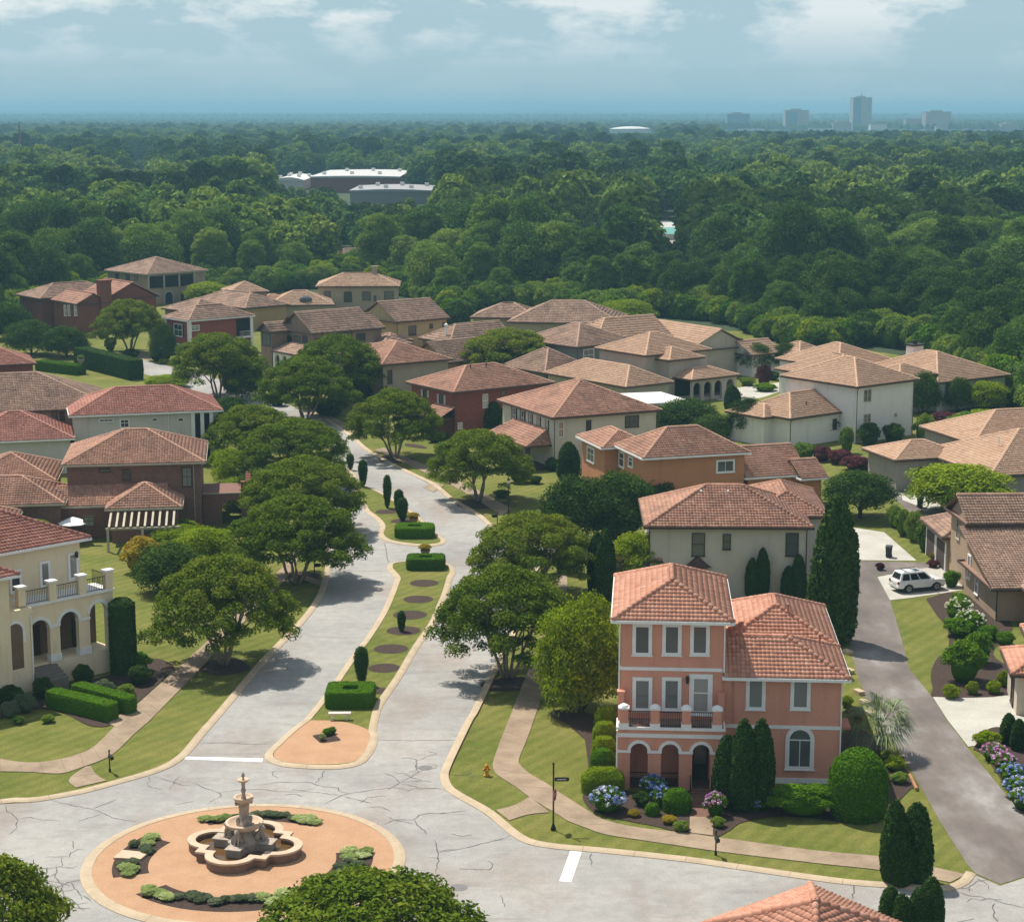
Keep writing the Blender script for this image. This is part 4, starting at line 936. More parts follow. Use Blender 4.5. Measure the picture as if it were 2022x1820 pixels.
# ---------------------------------------------------------------- yellow house at lower left
A_=G(63,1361); B_=G(228,1322); th=math.atan2(B_[1]-A_[1],B_[0]-A_[0]); wl=np.hypot(*(B_-A_)[:2])
WYE=wm('butter',(.84,.70,.48,1),(.80,.665,.45,1))
H=House('butter yellow stucco house with arcaded porch and pillared balcony at left',A_,th,WYE,RRD)
HY=H
def lu(x,y,at=0.0): return H.on('F',at,'H',x,y)
zs=lu(600,760)[1]  # balcony slab level
arcs=[]
for xa,xb,yt,ys_ in ((258,440,940,1085),(525,692,866,1015),(785,940,785,930)):
    ua,_=lu(xa,ys_); ub,_=lu(xb,ys_); r=(ub-ua)/2; zt=lu((xa+xb)/2,yt)[1]; arcs.append(((ua+ub)/2,r,zt-r))
zfl=lu(600,1275)[1]
arcade(0,wl+.02,zfl,zs,0,.45,arcs).build('porch_arcade',WYE,H.o)
for xc,r,sp in arcs: archring(xc,r-.02,sp,.24,-.05,0,12).build('arch_trim',WT,H.o)
for a,b in [(0,arcs[0][0]-arcs[0][1])]+[(arcs[i][0]+arcs[i][1],arcs[i+1][0]-arcs[i+1][1]) for i in (0,1)]+[(arcs[2][0]+arcs[2][1],wl)]: q=MB(); q.box(a-.03,b+.03,-.06,.46,arcs[1][2]-.12,arcs[1][2]+.06); q.build('impost',WT,H.o)
for a,b in [(0,arcs[0][0]-arcs[0][1])]+[(arcs[i][0]+arcs[i][1],arcs[i+1][0]-arcs[i+1][1]) for i in (0,1)]: q=MB(); q.box(a-.05,b+.05,-.07,.47,zfl,zfl+.55); q.build('pier_base',WT,H.o)
H.mass(-.02,arcs[0][0]-arcs[0][1]-.0,0,2.6,-.05,zfl-.01,name='base_wall'); H.mass(arcs[0][0]+arcs[0][1],wl,0,2.6,-.05,zfl-.01,name='base_wall'); H.mass(arcs[0][0]-arcs[0][1]+.002,arcs[0][0]+arcs[0][1]-.002,.2,2.6,-.05,zfl-.02,name='porch_floor')
for k in range(5): H.mass(arcs[0][0]-1.0,arcs[0][0]+1.2,-.35*(k+1),-.35*k-.001+(.2 if k==0 else 0),-.05,zfl-.16*(k+1),pm('step_stone',(.22,.19,.16,1)),'step')
H.mass(-.15,wl+.12,-.15,.6,zs+.001,zs+.16,WT,'balcony_floor'); H.mass(-.1,wl+.1,.6,2.6,zs-.1,zs+.12,WT,'balcony_floor')
pil=[lu(x,y)[0] for x,y in ((190,790),(460,715),(718,640),(953,570))]; zp=zs+.16
for u in pil:
    p=MB(); p.box(u-.3,u+.3,-.1,.42,zp,zp+1.35); po=p.build('balcony_pillar',WYE,H.o); p=MB(); p.box(u-.38,u+.38,-.18,.5,zp+1.35,zp+1.5); p.build('cap',WT,po)
for a,b in zip(pil[:-1],pil[1:]): railing(a+.3,b-.3,.15,zp,1.0,.14,parent=H.o)
railing(.5,2.6,wl-.1,zp,1.0,.14,parent=H.o,dirx=False)
ze=lu(500,330,1.2)[1]+.3
b=H.block(-4.2,H.px('H',885,250,ze)[0],1.9,13,ze,.42,ov=.6)
for x0,x1,y0,y1 in ((345,442,425,655),(592,686,350,588),(80,190,500,705)): H.wpx(b,'F','H',x0,y0,x1,y1,tw=.2,mun=(0,0))
lantern(H.o,(b['x1']-.4,2.5,lu(715,360,2.5)[1])); lantern(H.o,(lu(68,535,2.5)[0],2.5,lu(68,535,2.5)[1]))
H.block(-9,-1.4,-1.5,8,ze-.9,.42,ov=.6); ua_,zt_=lu(128,1000,-.6); zt_=lu(128,975,-.6)[1]; zb_=lu(140,1375,-.6)[1]; ra_=.62; archring(ua_,ra_,zt_-ra_,.22,-.66,-.601,12,legs=.9).build('arch_trim',WT,H.o); MB().poly([(ua_-ra_,-.615,zb_),(ua_+ra_,-.615,zb_)]+[(ua_+ra_*math.cos(a),-.615,zt_-ra_+ra_*math.sin(a)) for a in np.linspace(0,math.pi,11)]).build('arch_shade_panel',pm('porch_shade',(.20,.13,.085,1)),H.o); H.mass(-8,-.05,-.6,2.5,-.05,zs+.1,name='side_wing'); H.spout(-.2,-.62,zs,WT)  # arch is filled by a flat sheet coloured as the shade within
H.mass(-.02,wl-.1,2.36,2.47,zfl,zs-.12,pm('porch_shade',(.20,.13,.085,1)),'porch_back_wall')  # dark lining before the wall, porch shade put into its brown
for x in (1.2,3.0,5.0): p=MB(); p.box(x,x+1.0,2.28,2.355,zfl,zfl+2.3); p.build('porch_door',DOORD,H.o)
# ---------------------------------------------------------------- right side: tan house with garage
aa=G(1916,1033,6.2); 
H=House('tan stucco house with garage doors beside the parked white car',aa,R(2),wm('tan',(.40,.295,.205,1)),RBR,BT)
b=H.block(-.4,14,-.3,7.1,6.2,.5,ends='gghh',axis='x')
H.wpx(b,'L','J',945,320,970,480,tw=.12,trim=pm('cream_trim',(.5,.44,.34,1)))
H.block(-.5,7,6.9,15.2,3.3,.45)
GBR=pm('garage_brown',(.085,.060,.052,1))
for k in range(2):
    q=MB(); y0=7.7+k*3.7; q.box(-.07,.0,y0,y0+3.0,-.04,2.5); g=q.build('garage_door',GBR,H.o)
    for j in range(4): q=MB(); q.box(-.095,-.071,y0+.05,y0+2.95,.02+j*.62,.6+j*.62); q.build('panel',GBR,g)
    for yy in (y0-.22,y0+3.01): q=MB(); q.box(-.1,.0,yy,yy+.21,-.04,2.7); q.build('door_trim',WT,g)
H.roofing([[(-.9,-10.5,2.9),(16,-10.5,2.9),(16,.15,5.8),(-.9,.15,5.8)]],[],[(-.9,-10.5,2.9),(16,-10.5,2.9),(16,.15,2.9),(-.9,.15,2.9)])
H.mass(-.3,15.5,-10,.1,-.05,2.8); q=MB(); q.add([(-.3,-10,2.8),(-.3,.1,2.8),(-.3,.1,5.5),(-.05,-10,2.8),(-.05,.1,2.8),(-.05,.1,5.5)],[(0,2,1),(3,4,5),(0,3,5,2)]); q.build('wall',H.wall,H.o)
H.vent(3.4,-6,4.6); b=dict(x0=-.3,x1=15,y0=-10,y1=0); H.win(b,'L',-4,1.6,1.1,1.7,trim=WT); H.win(b,'L',-1.4,2.6,1.0,2.2,trim=WT)
hb=H.block(1.6,9.5,-13.6,-6,3.0,.42); H.spout(2.1,-13.2,2.9); H.spout(-.35,-10.05,2.8)
aa=G(2014,1432)
H=House('cream stucco house corner with salmon roof cut off by the border at right',aa,R(-8),wm('ivory',(.62,.56,.46,1)),RP,BT)
b=H.block(.6,12,-.6,6.5,5.4,.45); H.win(dict(x0=.0,x1=5,y0=1,y1=7),'L',4.6,1.4,1.4,2.5,trim=BT,name='garage_door',glass=DOORD,mun=(0,2)); H.win(b,'F',1.4,3.8,1.2,1.4); H.spout(1.0,-.15,5.3)
H.block(-.5,5,1.8,8.4,3.1,.42)
# big tan roof at right
n,th,w,d=frame('C',(935,955),(1090,1015),(1250,1005),3.6)
H=House('sprawling one storey grey house under a large tan hip roof by the alley',n,R(16),wm('stone',(.36,.33,.29,1)),RTA,BT)
b=H.block(0,9.5,0,8,3.6,.36)
H.block(5.4,25,-11.3,5,3.6,.42); H.block(12,30,4,17,4.2,.42)
q=dict(x0=.5,x1=9,y0=.5,y1=7); H.win(q,'F',3.4,1.35,1.1,2.6,tw=.1,trim=BT,glass=DOORD,name='front_door',mun=(0,0))
p=MB(); p.box(-.0,.06,2,3,.0,0.01)
H.vent(10,-5,6.2,WT)
# white house
n,th,w,d=frame('C',(300,395),(820,485),(1245,425),7.4)
WHT=wm('white',(.80,.79,.75,1),(.76,.75,.71,1))
H=House('tall white stucco house with pale terracotta hip roof and dark downspouts',n,R(38),WHT,RTA,BT)
b=H.block(0,12,0,13.5,7.4,.45); H.spout(.45,.45,7.3); H.spout(11.4,.45,7.3)
for x0,x1,y0,y1 in ((865,888,505,588),(893,916,502,586),(865,887,680,740),(892,913,676,738),(1085,1102,672,695)): H.wpx(b,'F','C',x0,y0,x1,y1,tw=.08,trim=pm('cream_trim',(.5,.44,.34,1)))
lb=H.block(-9.0,1,3.0,12.4,3.8,.5,ends='hghh'); H.block(-10.6,-5,6,13,3.7,.42)
for x0,x1,y0,y1 in ((640,668,712,790),(765,790,695,755)): H.wpx(lb,'F','C',x0,y0,x1,y1,tw=.1,trim=BT)
H.spout(-8.5,3.45,3.7); H.vent(-4,5,4.8)
# tan L-shaped house with arched porch
n,th,w,d=frame('F',(930,690),(1580,810),(1940,765),3.6)
H=House('wide beige house with layered tan roofs and arched side porch',n,th,wm('pearl',(.47,.43,.36,1)),RTA,BT)
b=H.block(0,9,0,19,3.6,.5)
H.block(10.3,23.5,7.7,19.5,6.5,.42); b2=H.block(12.6,19.6,5.0,12,5.9,.42)
x0,x1,y0,y1=H.bb('B',[(740,540),(1055,490)],3.2)
pb=H.block(13.8,23.4,1.4,8,3.3,.36,walls=False)
mb=arcade(0,9.0,-.05,3.2,0,.35,[(1.1,.75,2.0),(3.2,.75,2.0),(5.3,.75,2.0),(7.7,.75,2.0)]); o=mb.build('porch_arcade',H.wall,H.o); o.location=(14.2,1.8,0)
H.mass(14.2,23.2,5.2,7.4,-.05,3.2,DARK,'porch_shade_block'); H.mass(22.85,23.2,2.2,5.1,-.05,3.2,name='porch_side_wall'); H.mass(14.2,22.8,2.2,5.1,-.05,.4,name='porch_floor')  # black block carries the shade behind the arches in its colour
for k in range(4): H.mass(23.3+k*.4,23.7+k*.4,2.2,4.2,-.05,1.2-k*.3,name='step')
q=MB(); A4=[H.px('B',x,y,3.0) for x,y in ((165,665),(550,650),(830,735),(430,755))]; q.prism([(p[0],p[1]) for p in A4],2.9,3.05); q.build('terrace_canopy',pm('white_canopy',(.85,.84,.80,1)),H.o)
for p_ in A4: q=MB(); q.tube([(p_[0],p_[1],-.05),(p_[0],p_[1],2.9)],.06,6); q.build('canopy_post',WT,H.o)
# brown house with blue grey walls
n,th,w,d=frame('F',(715,400),(1180,485),(1520,410),6.2)
H=House('blue grey house with dark brown roof among the tan roofed houses',n,R(40),wm('teal',(.17,.21,.205,1)),RBR,BT)
b=H.block(0,13,0,14,6.2,.42); H.wpx(b,'F','F',1232,495,1320,605,tw=.14,trim=WT,mun=(1,1)); H.spout(.45,.45,6.1)
H.block(-9.5,.2,-3.5,7,3.4,.6,ends='hhhh')
H=House('peach walled house with long brown gable roof beyond the street tree',G(680,410,3.6,'F')[:2],R(38),wm('peach',(.44,.245,.155,1)),RBR,BT)
b=H.block(-14,0,0,9,3.8,.55,ends='hghh',axis='x')
p=MB(); p.lathe([(.2,4.8),(.2,6.3),(.3,6.3),(.3,6.6),(.05,6.8)],8,(-12.5,3,0)); p.build('chimney_pipe',WT,H.o)
H=House('broad tan brown hip roofed house at the edge of the trees',G(310,240,4.0,'F')[:2],R(-8),wm('beige4',(.42,.36,.27,1)),RBR,BT)
H.block(0,13,0,11,4.0,.42); H.block(8,29,-7,8,4.0,.45); H.vent(21,1,6.2)
H=House('low brown gable roof partly hidden behind the round street tree',G(240,610,3.2,'F')[:2],R(40),wm('peach2',(.40,.25,.17,1)),RBR,BT)
H.block(-3,13,0,10,3.4,.55,ends='gghh',axis='x')
# tan gabled house at back right
H=House('beige house with tan cross gables and row of dark cypresses',G(1060,258,4.6,'B')[:2],R(33),wm('linen',(.47,.43,.345,1)),RTA,BT)
b=H.block(-6,7.5,0,17,4.6,.45,ends='hhgg',axis='y'); H.block(-20,-3,6,20,5.2,.55,ends='hghh',axis='x'); H.spout(-5.4,.5,4.5)
n,th,w,d=frame('C',(190,225),(400,265),(605,240),3.4)
H=House('small white garage house with terracotta hip roof and dark door opening',n,R(36),WHT,RTA,BT)
b=H.block(0,7.5,0,8,3.4,.48); H.block(-6,1,4.5,12,3.6,.5,ends='gghh',axis='x'); H.wpx(b,'F','C',450,283,535,337,tw=.08,trim=BT,glass=DARK,name='garage_door',mun=(0,0))
n,th,w,d=frame('C',(1000,330),(1400,455),(1800,385),4.2)
H=House('rambling white walled house with several tan hip roofs near the wooded slope',n,R(34),WHT,RTA,BT)
b=H.block(0,15,0,17,4.2,.42); H.block(-11,1,8,22,4.6,.42); H.block(-2,11,18,32,4.4,.42); H.block(12,20,8,18,3.8,.42)
b2=H.block(-6,1.5,1.5,8,5.2,.4); H.wpx(b,'F','C',1730,430,1755,465,tw=.1,trim=BT); H.wpx(b,'F','C',1580,470,1600,500,tw=.1,trim=BT)
p=MB(); p.box(7.2,9.4,12,13.4,5,7.7); co=p.build('chimney',WHT,H.o); p=MB(); p.box(7.0,9.6,11.8,13.6,7.7,7.95); p.tube([(8.3,12.7,7.95),(8.3,12.7,8.5)],.35,8); p.build('chimney_cap',IRON,co)
H=House('small brown roofed house half hidden among the woodland trees',G(655,505,4)[:2],R(10),wm('beige5',(.36,.3,.22,1)),RBR,BT)
H.block(0,14,0,8,4,.4)
# ================================================================ vegetation
LM=leafmat('leaf_myrtle',[(.036,.072,.005,1),(.070,.124,.008,1),(.112,.174,.012,1),(.158,.208,.018,1),(.205,.205,.028,1)],.24,shift=.28)
LD=leafmat('leaf_dark',[(.018,.042,.010,1),(.036,.076,.013,1),(.066,.118,.018,1),(.108,.155,.024,1)],.18,shift=.35)
LF=leafmat('leaf_forest',[(.029,.072,.015,1),(.058,.124,.022,1),(.100,.184,.031,1),(.162,.245,.045,1)],.2)
LF2=leafmat('leaf_forest_light',[(.060,.116,.017,1),(.108,.188,.026,1),(.172,.252,.037,1),(.245,.300,.055,1)],.24)
LB=leafmat('leaf_bright',[(.095,.155,.006,1),(.165,.250,.009,1),(.250,.325,.013,1),(.335,.370,.022,1)],.3,shift=.15)
LH=leafmat('leaf_hedge',[(.034,.092,.004,1),(.066,.160,.006,1),(.110,.220,.009,1),(.165,.265,.014,1)],.2,shift=.25)
LC=leafmat('leaf_cypress',[(.014,.038,.009,1),(.028,.066,.012,1),(.050,.098,.016,1),(.088,.135,.022,1)],.12,shift=.3)
LR=leafmat('leaf_maroon',[(0.035,0.012,0.017,1),(0.072,0.021,0.031,1),(0.119,0.033,0.045,1),(0.159,0.053,0.052,1)],.2)
LO=leafmat('leaf_golden',[(.11,.075,.008,1),(.24,.19,.014,1),(.36,.28,.02,1),(.46,.34,.04,1)],.3)
LG=leafmat('leaf_greygreen',[(.060,.085,.045,1),(.10,.135,.07,1),(.15,.185,.10,1),(.21,.235,.14,1)],.2)
LP=leafmat('leaf_palm',[(.060,.095,.045,1),(.115,.160,.080,1),(.185,.235,.125,1),(.28,.33,.20,1)],.2)
LV=leafmat('leaf_variegated',[(.14,.20,.06,1),(.26,.34,.10,1),(.42,.48,.20,1),(.62,.64,.38,1)],.2)
FB=leafmat('petal_blue',[(.08,.15,.38,1),(.17,.26,.54,1),(.32,.38,.62,1),(.55,.56,.68,1)],.2)
FPk=leafmat('petal_pink',[(.45,.12,.30,1),(.55,.22,.42,1),(.42,.25,.55,1),(.70,.55,.62,1)],.2)
FW=leafmat('petal_white',[(.55,.55,.45,1),(.65,.65,.55,1),(.75,.75,.66,1),(.8,.8,.72,1)],.2)
BARK=pm('bark',(.33,.265,.205,1),(.20,.155,.12,1),3,.95,14,.8,.04,10)
BARKD=pm('bark_dark',(.085,.062,.048,1),(.055,.042,.034,1),3,.95,14,.8,.04,10)
def leaves(clumps,n,size,rng,flat=.0,shell=.72,up=.25,drop=0.0):
    """pointed leaf quads over clump ellipsoids: returns V,F,tint"""
    C=np.array([c[:3] for c in clumps],float); Rr=np.array([c[3:6] if len(c)>=6 else (c[3],)*3 for c in clumps],float)
    w=(Rr[:,0]*Rr[:,1]+Rr[:,0]*Rr[:,2]+Rr[:,1]*Rr[:,2]); w/=w.sum()
    k=rng.choice(len(C),n,p=w); d=rng.normal(size=(n,3)); d/=np.linalg.norm(d,axis=1)[:,None]
    d[:,2]=np.where(d[:,2]<-.35,-d[:,2],d[:,2]) if drop==0 else d[:,2]
    rr=shell+(1.05-shell)*rng.random(n)**.7
    P=C[k]+d*Rr[k]*rr[:,None]
    nn=d*.8+rng.normal(size=(n,3))*.55; nn[:,2]+=up; nn/=np.linalg.norm(nn,axis=1)[:,None]
    a=np.cross(nn,rng.normal(size=(n,3))); a/=np.linalg.norm(a,axis=1)[:,None]+1e-9; b=np.cross(nn,a)
    s=size*(.6+.8*rng.random(n))[:,None]
    V=np.stack([P-a*s,P-b*s*.55+nn*s*.12,P+a*s,P+b*s*.55+nn*s*.12],1).reshape(-1,3)
    F=np.arange(4*n).reshape(n,4)
    ct=rng.random(len(C)); t=np.clip(.28*ct[k]+.52*rng.random(n)+.1,0,1)
    return V,F,t
def limb(mb,a,b,r0,r1,rng,n=5,bend=.12,sides=7):
    a,b=np.array(a,float),np.array(b,float); L=np.linalg.norm(b-a); o=rng.normal(size=3)*L*bend
    pts=[a+(b-a)*t+o*math.sin(math.pi*t)*.6 for t in np.linspace(0,1,n)]
    mb.tube(pts,[r0+(r1-r0)*t for t in np.linspace(0,1,n)],sides)
def myrtle(seed,Rc=4.6,H0=1.9,H1=7.2,nl=21000,size=.135,mat=None,stems=5,spread=1.0,flat=.6):
    rng=np.random.default_rng(seed); mb=MB(); cl=[]
    cz=H0+(H1-H0)*.42; 
    for i in range(stems):
        a=2*math.pi*i/stems+rng.uniform(-.3,.3); b0=np.array([.22*math.cos(a),.22*math.sin(a),-.1])
        k=rng.uniform(.35,.5)*spread; m=np.array([Rc*k*.45*math.cos(a),Rc*k*.45*math.sin(a),H0*.95]); limb(mb,b0,m,.115,.085,rng,5,.03)
        for j in range(3):
            a2=a+rng.uniform(-.8,.8); rr=Rc*rng.uniform(.35,.8); e=np.array([rr*math.cos(a2),rr*math.sin(a2),H0+(H1-H0)*rng.uniform(.35,.75)]); limb(mb,m,e,.07,.02,rng,4,.06,5)
    # clumps over an umbrella dome with a ragged rim
    nc=120
    for i in range(nc):
        t=i/(nc-1); a=i*2.399+rng.uniform(-.35,.35); q=math.sqrt(t)*Rc*.97*rng.uniform(.86,1.06)
        dome=(1-(q/Rc)**2)
        z=H0+(H1-H0)*(.10+.80*max(0,dome)**.62)-rng.uniform(0,1.1)*(q/Rc)
        r=rng.uniform(.5,.95)*(1.12-.25*q/Rc); cl.append((q*math.cos(a),q*math.sin(a),z,r,r,r*.85))
    for i in range(60):
        a=rng.uniform(0,6.28); q=Rc*math.sqrt(rng.random())*.93; z=H0+(H1-H0)*(.02+rng.uniform(.12,.62)*max(.15,1-(q/Rc)**2)); r=rng.uniform(.45,.85); cl.append((q*math.cos(a),q*math.sin(a),z,r,r,r*.7))
    V,F,t=leaves(cl,nl,size,rng,shell=.45)
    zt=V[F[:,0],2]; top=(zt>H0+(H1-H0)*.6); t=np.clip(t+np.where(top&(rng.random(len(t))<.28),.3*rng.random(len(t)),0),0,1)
    return mb.mesh('trunk',BARK,True),np_mesh('crown',V,F,mat or LM,t)
def broad(seed,Rc=4.5,H0=1.5,H1=12,nl=9000,size=.28,mat=None,cone=.0,nc=46,trunk=.22,barkm=None):
    """upright ovoid broadleaf tree"""
    rng=np.random.default_rng(seed); mb=MB(); limb(mb,(0,0,-.2),(rng.normal()*.2,rng.normal()*.2,H0+(H1-H0)*.6),trunk,trunk*.3,rng,6,.02); cl=[]
    for i in range(7):
        a=i*2.4; z=H0+(H1-H0)*rng.uniform(.1,.5); limb(mb,(0,0,z),(Rc*.6*math.cos(a),Rc*.6*math.sin(a),z+Rc*.5),trunk*.4,.03,rng,4,.05,5)
    if cone==0:
        zc_=H0+(H1-H0)*.5; rz_=(H1-H0)*.46
        for i in range(nc):
            u=1-1.45*(i+.5)/nc; a=i*2.399+rng.uniform(-.4,.4); w_=math.sqrt(max(0,1-u*u)); k=rng.uniform(.62,.84); r=Rc*rng.uniform(.26,.42)
            cl.append((Rc*k*w_*math.cos(a),Rc*k*w_*math.sin(a),zc_+rz_*u*k*1.05,r,r,r*.78))
    for i in range(nc if cone else 0):
        t=(i+.5)/nc; z=H0+(H1-H0)*t; prof=math.sin(math.pi*min(1,(t*.86+.13)))**.65 if cone==0 else (1-t)**.85*(.25+.75*min(1,t*7))
        a=i*2.399+rng.uniform(-.5,.5); q=Rc*prof*rng.uniform(.35,.92); r=Rc*rng.uniform(.24,.40)*(.65+.45*prof)
        cl.append((q*math.cos(a),q*math.sin(a),z,r,r,r*.8))
    V,F,t=leaves(cl,nl,size,rng,shell=.5); return mb.mesh('trunk',barkm or BARKD,True),np_mesh('crown',V,F,mat or LF,t)
def put_tree(meshes,loc,label,cat='tree',group=None,name='tree',sc=1.0,rz=None,parts=('trunk','crown')):
    o=empty(name,loc,rnd.uniform(0,6.28) if rz is None else rz,label,cat,group); s=sc if hasattr(sc,'__len__') else (sc,)*3
    for pn,me in zip(parts,meshes):
        if me is None: continue
        c=obj(pn,me,o); c.scale=s
    return o
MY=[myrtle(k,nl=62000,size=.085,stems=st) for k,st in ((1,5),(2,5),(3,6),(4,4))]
GST='crape myrtle like street trees along the avenue'
# (base px, rim radius m, height m, variant, label)
ST=[((443,1313),4.4,8.2,0,'multi stemmed street tree casting shadow on the road beside the yellow house'),
((585,1152),4.8,7.8,1,'broad street tree next to the black mailbox at the left kerb'),
((600,1052),4.9,7.4,2,'street tree with olive crown overhanging the left carriageway in front of the brick terrace'),
((585,955),5.0,7.2,3,'street tree with olive crown beside the grey house loggia'),
((500,915),4.7,6.8,0,'street tree behind the terracotta roof of the grey house'),
((1002,1338),4.3,8.2,2,'multi stemmed street tree between sidewalk and road left of the pink house'),
((1052,1178),4.4,7.2,1,'street tree with gappy crown near the side street opening'),
((945,990),4.4,7.6,3,'street tree in a mulch ring in front of the cream shuttered house'),
((780,905),4.5,8.2,0,'tall street tree between the lane and the red brick house'),
((604,832),5.4,8.6,1,'large street tree on the bend of the avenue below the brown gabled house'),
((665,800),5.6,9.8,2,'dark full crowned tree close behind the tree on the bend'),
((430,786),5.6,9.3,3,'large tree on the lawn below the rose brick house'),
((257,697),5.2,9.0,0,'round crowned tree in front of the brick house with chimney'),
((1005,752),6.2,8.0,1,'round green tree between the red brick house and the tan roofs')]
for (p,r,h,v,lab) in ST:
    put_tree(MY[v],tuple(G(*p)),lab,group=GST,name='street_tree',sc=(r*1.3/4.6,r*1.3/4.6,h*1.1/7.6))
# trees cut by the lower edge
put_tree(myrtle(9,Rc=4.6,nl=26000,size=.12),tuple(G(735,1975)),'dark green tree crown rising from the lower edge by the fountain circle',name='street_tree',sc=(1.3,1.2,.88))
put_tree(myrtle(10,Rc=4.0,nl=20000,size=.125),tuple(G(-12,1985)),'leafy tree crown at the lower left corner by the cracked road',name='street_tree',sc=(.98,.98,1.03))
BD=[broad(21,3.6,-.6,7.5,22000,.11,LD,nc=70),broad(22,3.4,-.4,6.5,20000,.11,LD,nc=70)]
BB=[broad(31,3.4,-.8,7.0,24000,.11,LB,nc=70),broad(32,3.0,-.4,6.5,20000,.11,LB,nc=70)]
BF=[broad(41,4.6,-1,12.5,16000,.2,LF,nc=60),broad(42,5.2,-1,14,16000,.2,LF,nc=60),broad(43,4.2,-1,15,16000,.2,LF2,nc=60),broad(44,5.6,-1,12,16000,.2,LF2,nc=60),broad(45,4.0,-1,16,16000,.2,LF,nc=60),broad(46,6.0,-1,15,16000,.2,LF,nc=60)]
CYM=[None,broad(52,2.2,.1,11,14000,.15,LC,cone=1,nc=70,trunk=.15)]
def skin(V,F,n,size,rng,amp=.05):
    """leaf quads over a closed triangle/quad body"""
    tri=[]
    for f in F:
        for k in range(1,len(f)-1): tri.append((f[0],f[k],f[k+1]))
    tri=np.array(tri); V=np.array(V,float); A,B,C=V[tri[:,0]],V[tri[:,1]],V[tri[:,2]]; nn=np.cross(B-A,C-A); ar=np.linalg.norm(nn,axis=1); ok=ar>1e-9
    tri,A,B,C,nn,ar=tri[ok],A[ok],B[ok],C[ok],nn[ok],ar[ok]; nn/=ar[:,None]
    k=rng.choice(len(ar),n,p=ar/ar.sum()); u=rng.random(n);v=rng.random(n); s=u+v>1; u[s]=1-u[s];v[s]=1-v[s]
    P=A[k]+(B-A)[k]*u[:,None]+(C-A)[k]*v[:,None]+nn[k]*(rng.random(n)*amp)[:,None]
    m=nn[k]*.9+rng.normal(size=(n,3))*.6; m/=np.linalg.norm(m,axis=1)[:,None]
    a=np.cross(m,rng.normal(size=(n,3))); a/=np.linalg.norm(a,axis=1)[:,None]; b=np.cross(m,a); q=size*(.6+.8*rng.random(n))[:,None]
    return np.stack([P-a*q,P-b*q*.55,P+a*q,P+b*q*.55],1).reshape(-1,3),np.arange(4*n).reshape(n,4),np.clip(.15+.65*rng.random(n),0,1)
def shrub_mesh(body,n,size,mat,rng,amp=.06):
    V,F,t=skin(body.v,body.f,n,size,rng,amp)
    quads=[];
    for f in body.f:
        if len(f)==4: quads.append(f)
        elif len(f)==3: quads.append((f[0],f[1],f[2],f[2]))
        else:
            for k in range(1,len(f)-1): quads.append((f[0],f[k],f[k+1],f[k+1]))
    me=bpy.data.meshes.new('shrub'); nb=len(body.v); vs=list(body.v)+[tuple(p) for p in V]
    me.from_pydata(vs,[],[tuple(f) for f in body.f]+[tuple(int(i)+nb for i in f) for f in F]); me.materials.append(mat)
    a=me.attributes.new('tint','FLOAT','FACE'); a.data.foreach_set('value',np.r_[np.full(len(body.f),.25),t].astype(np.float32)); me.update(); return me
def blob(rng,r=(1,1,1),n=14,m=9,lump=.12):
    mb=MB(); mb.ell((0,0,r[2]*.92),(r[0],r[1],r[2]),n,m); ph=rng.uniform(0,6,6)
    mb.v=[(x*(1+lump*math.sin(3*x/r[0]+ph[0]+2*z/r[2])),y*(1+lump*math.sin(4*y/r[1]+ph[1]+z)),max(-.05,z*(1+lump*.7*math.sin(2.5*x/r[0]+ph[2])*math.sin(2*y/r[1]+ph[3])))) for x,y,z in mb.v]; return mb
def column(seed,n=5200):
    rg=np.random.default_rng(seed); mb=MB(); mb.lathe([(.25,0),(.75,.25),(.95,1.0),(1.0,2.2),(.92,3.4),(.74,4.5),(.45,5.4),(.18,5.85),(.02,6.0)],14); ph=rg.uniform(0,6,4)
    mb.v=[(x*(1+.10*math.sin(3*math.atan2(y,x)+ph[0]+z)+.06*math.sin(5*math.atan2(y,x)+2*z+ph[1])),y*(1+.10*math.sin(3*math.atan2(y,x)+ph[2]-z)),z) for x,y,z in mb.v]
    me=shrub_mesh(mb,n,.12,LC,rg,.16); me.name='crown'; t=MB(); t.tube([(0,0,-.1),(0,0,.6)],.1,6); return t.mesh('trunk',BARKD),me
CYM[0]=column(51)
def sz(me,R0,H0,r,h): return (r/R0,r/R0,h/H0)
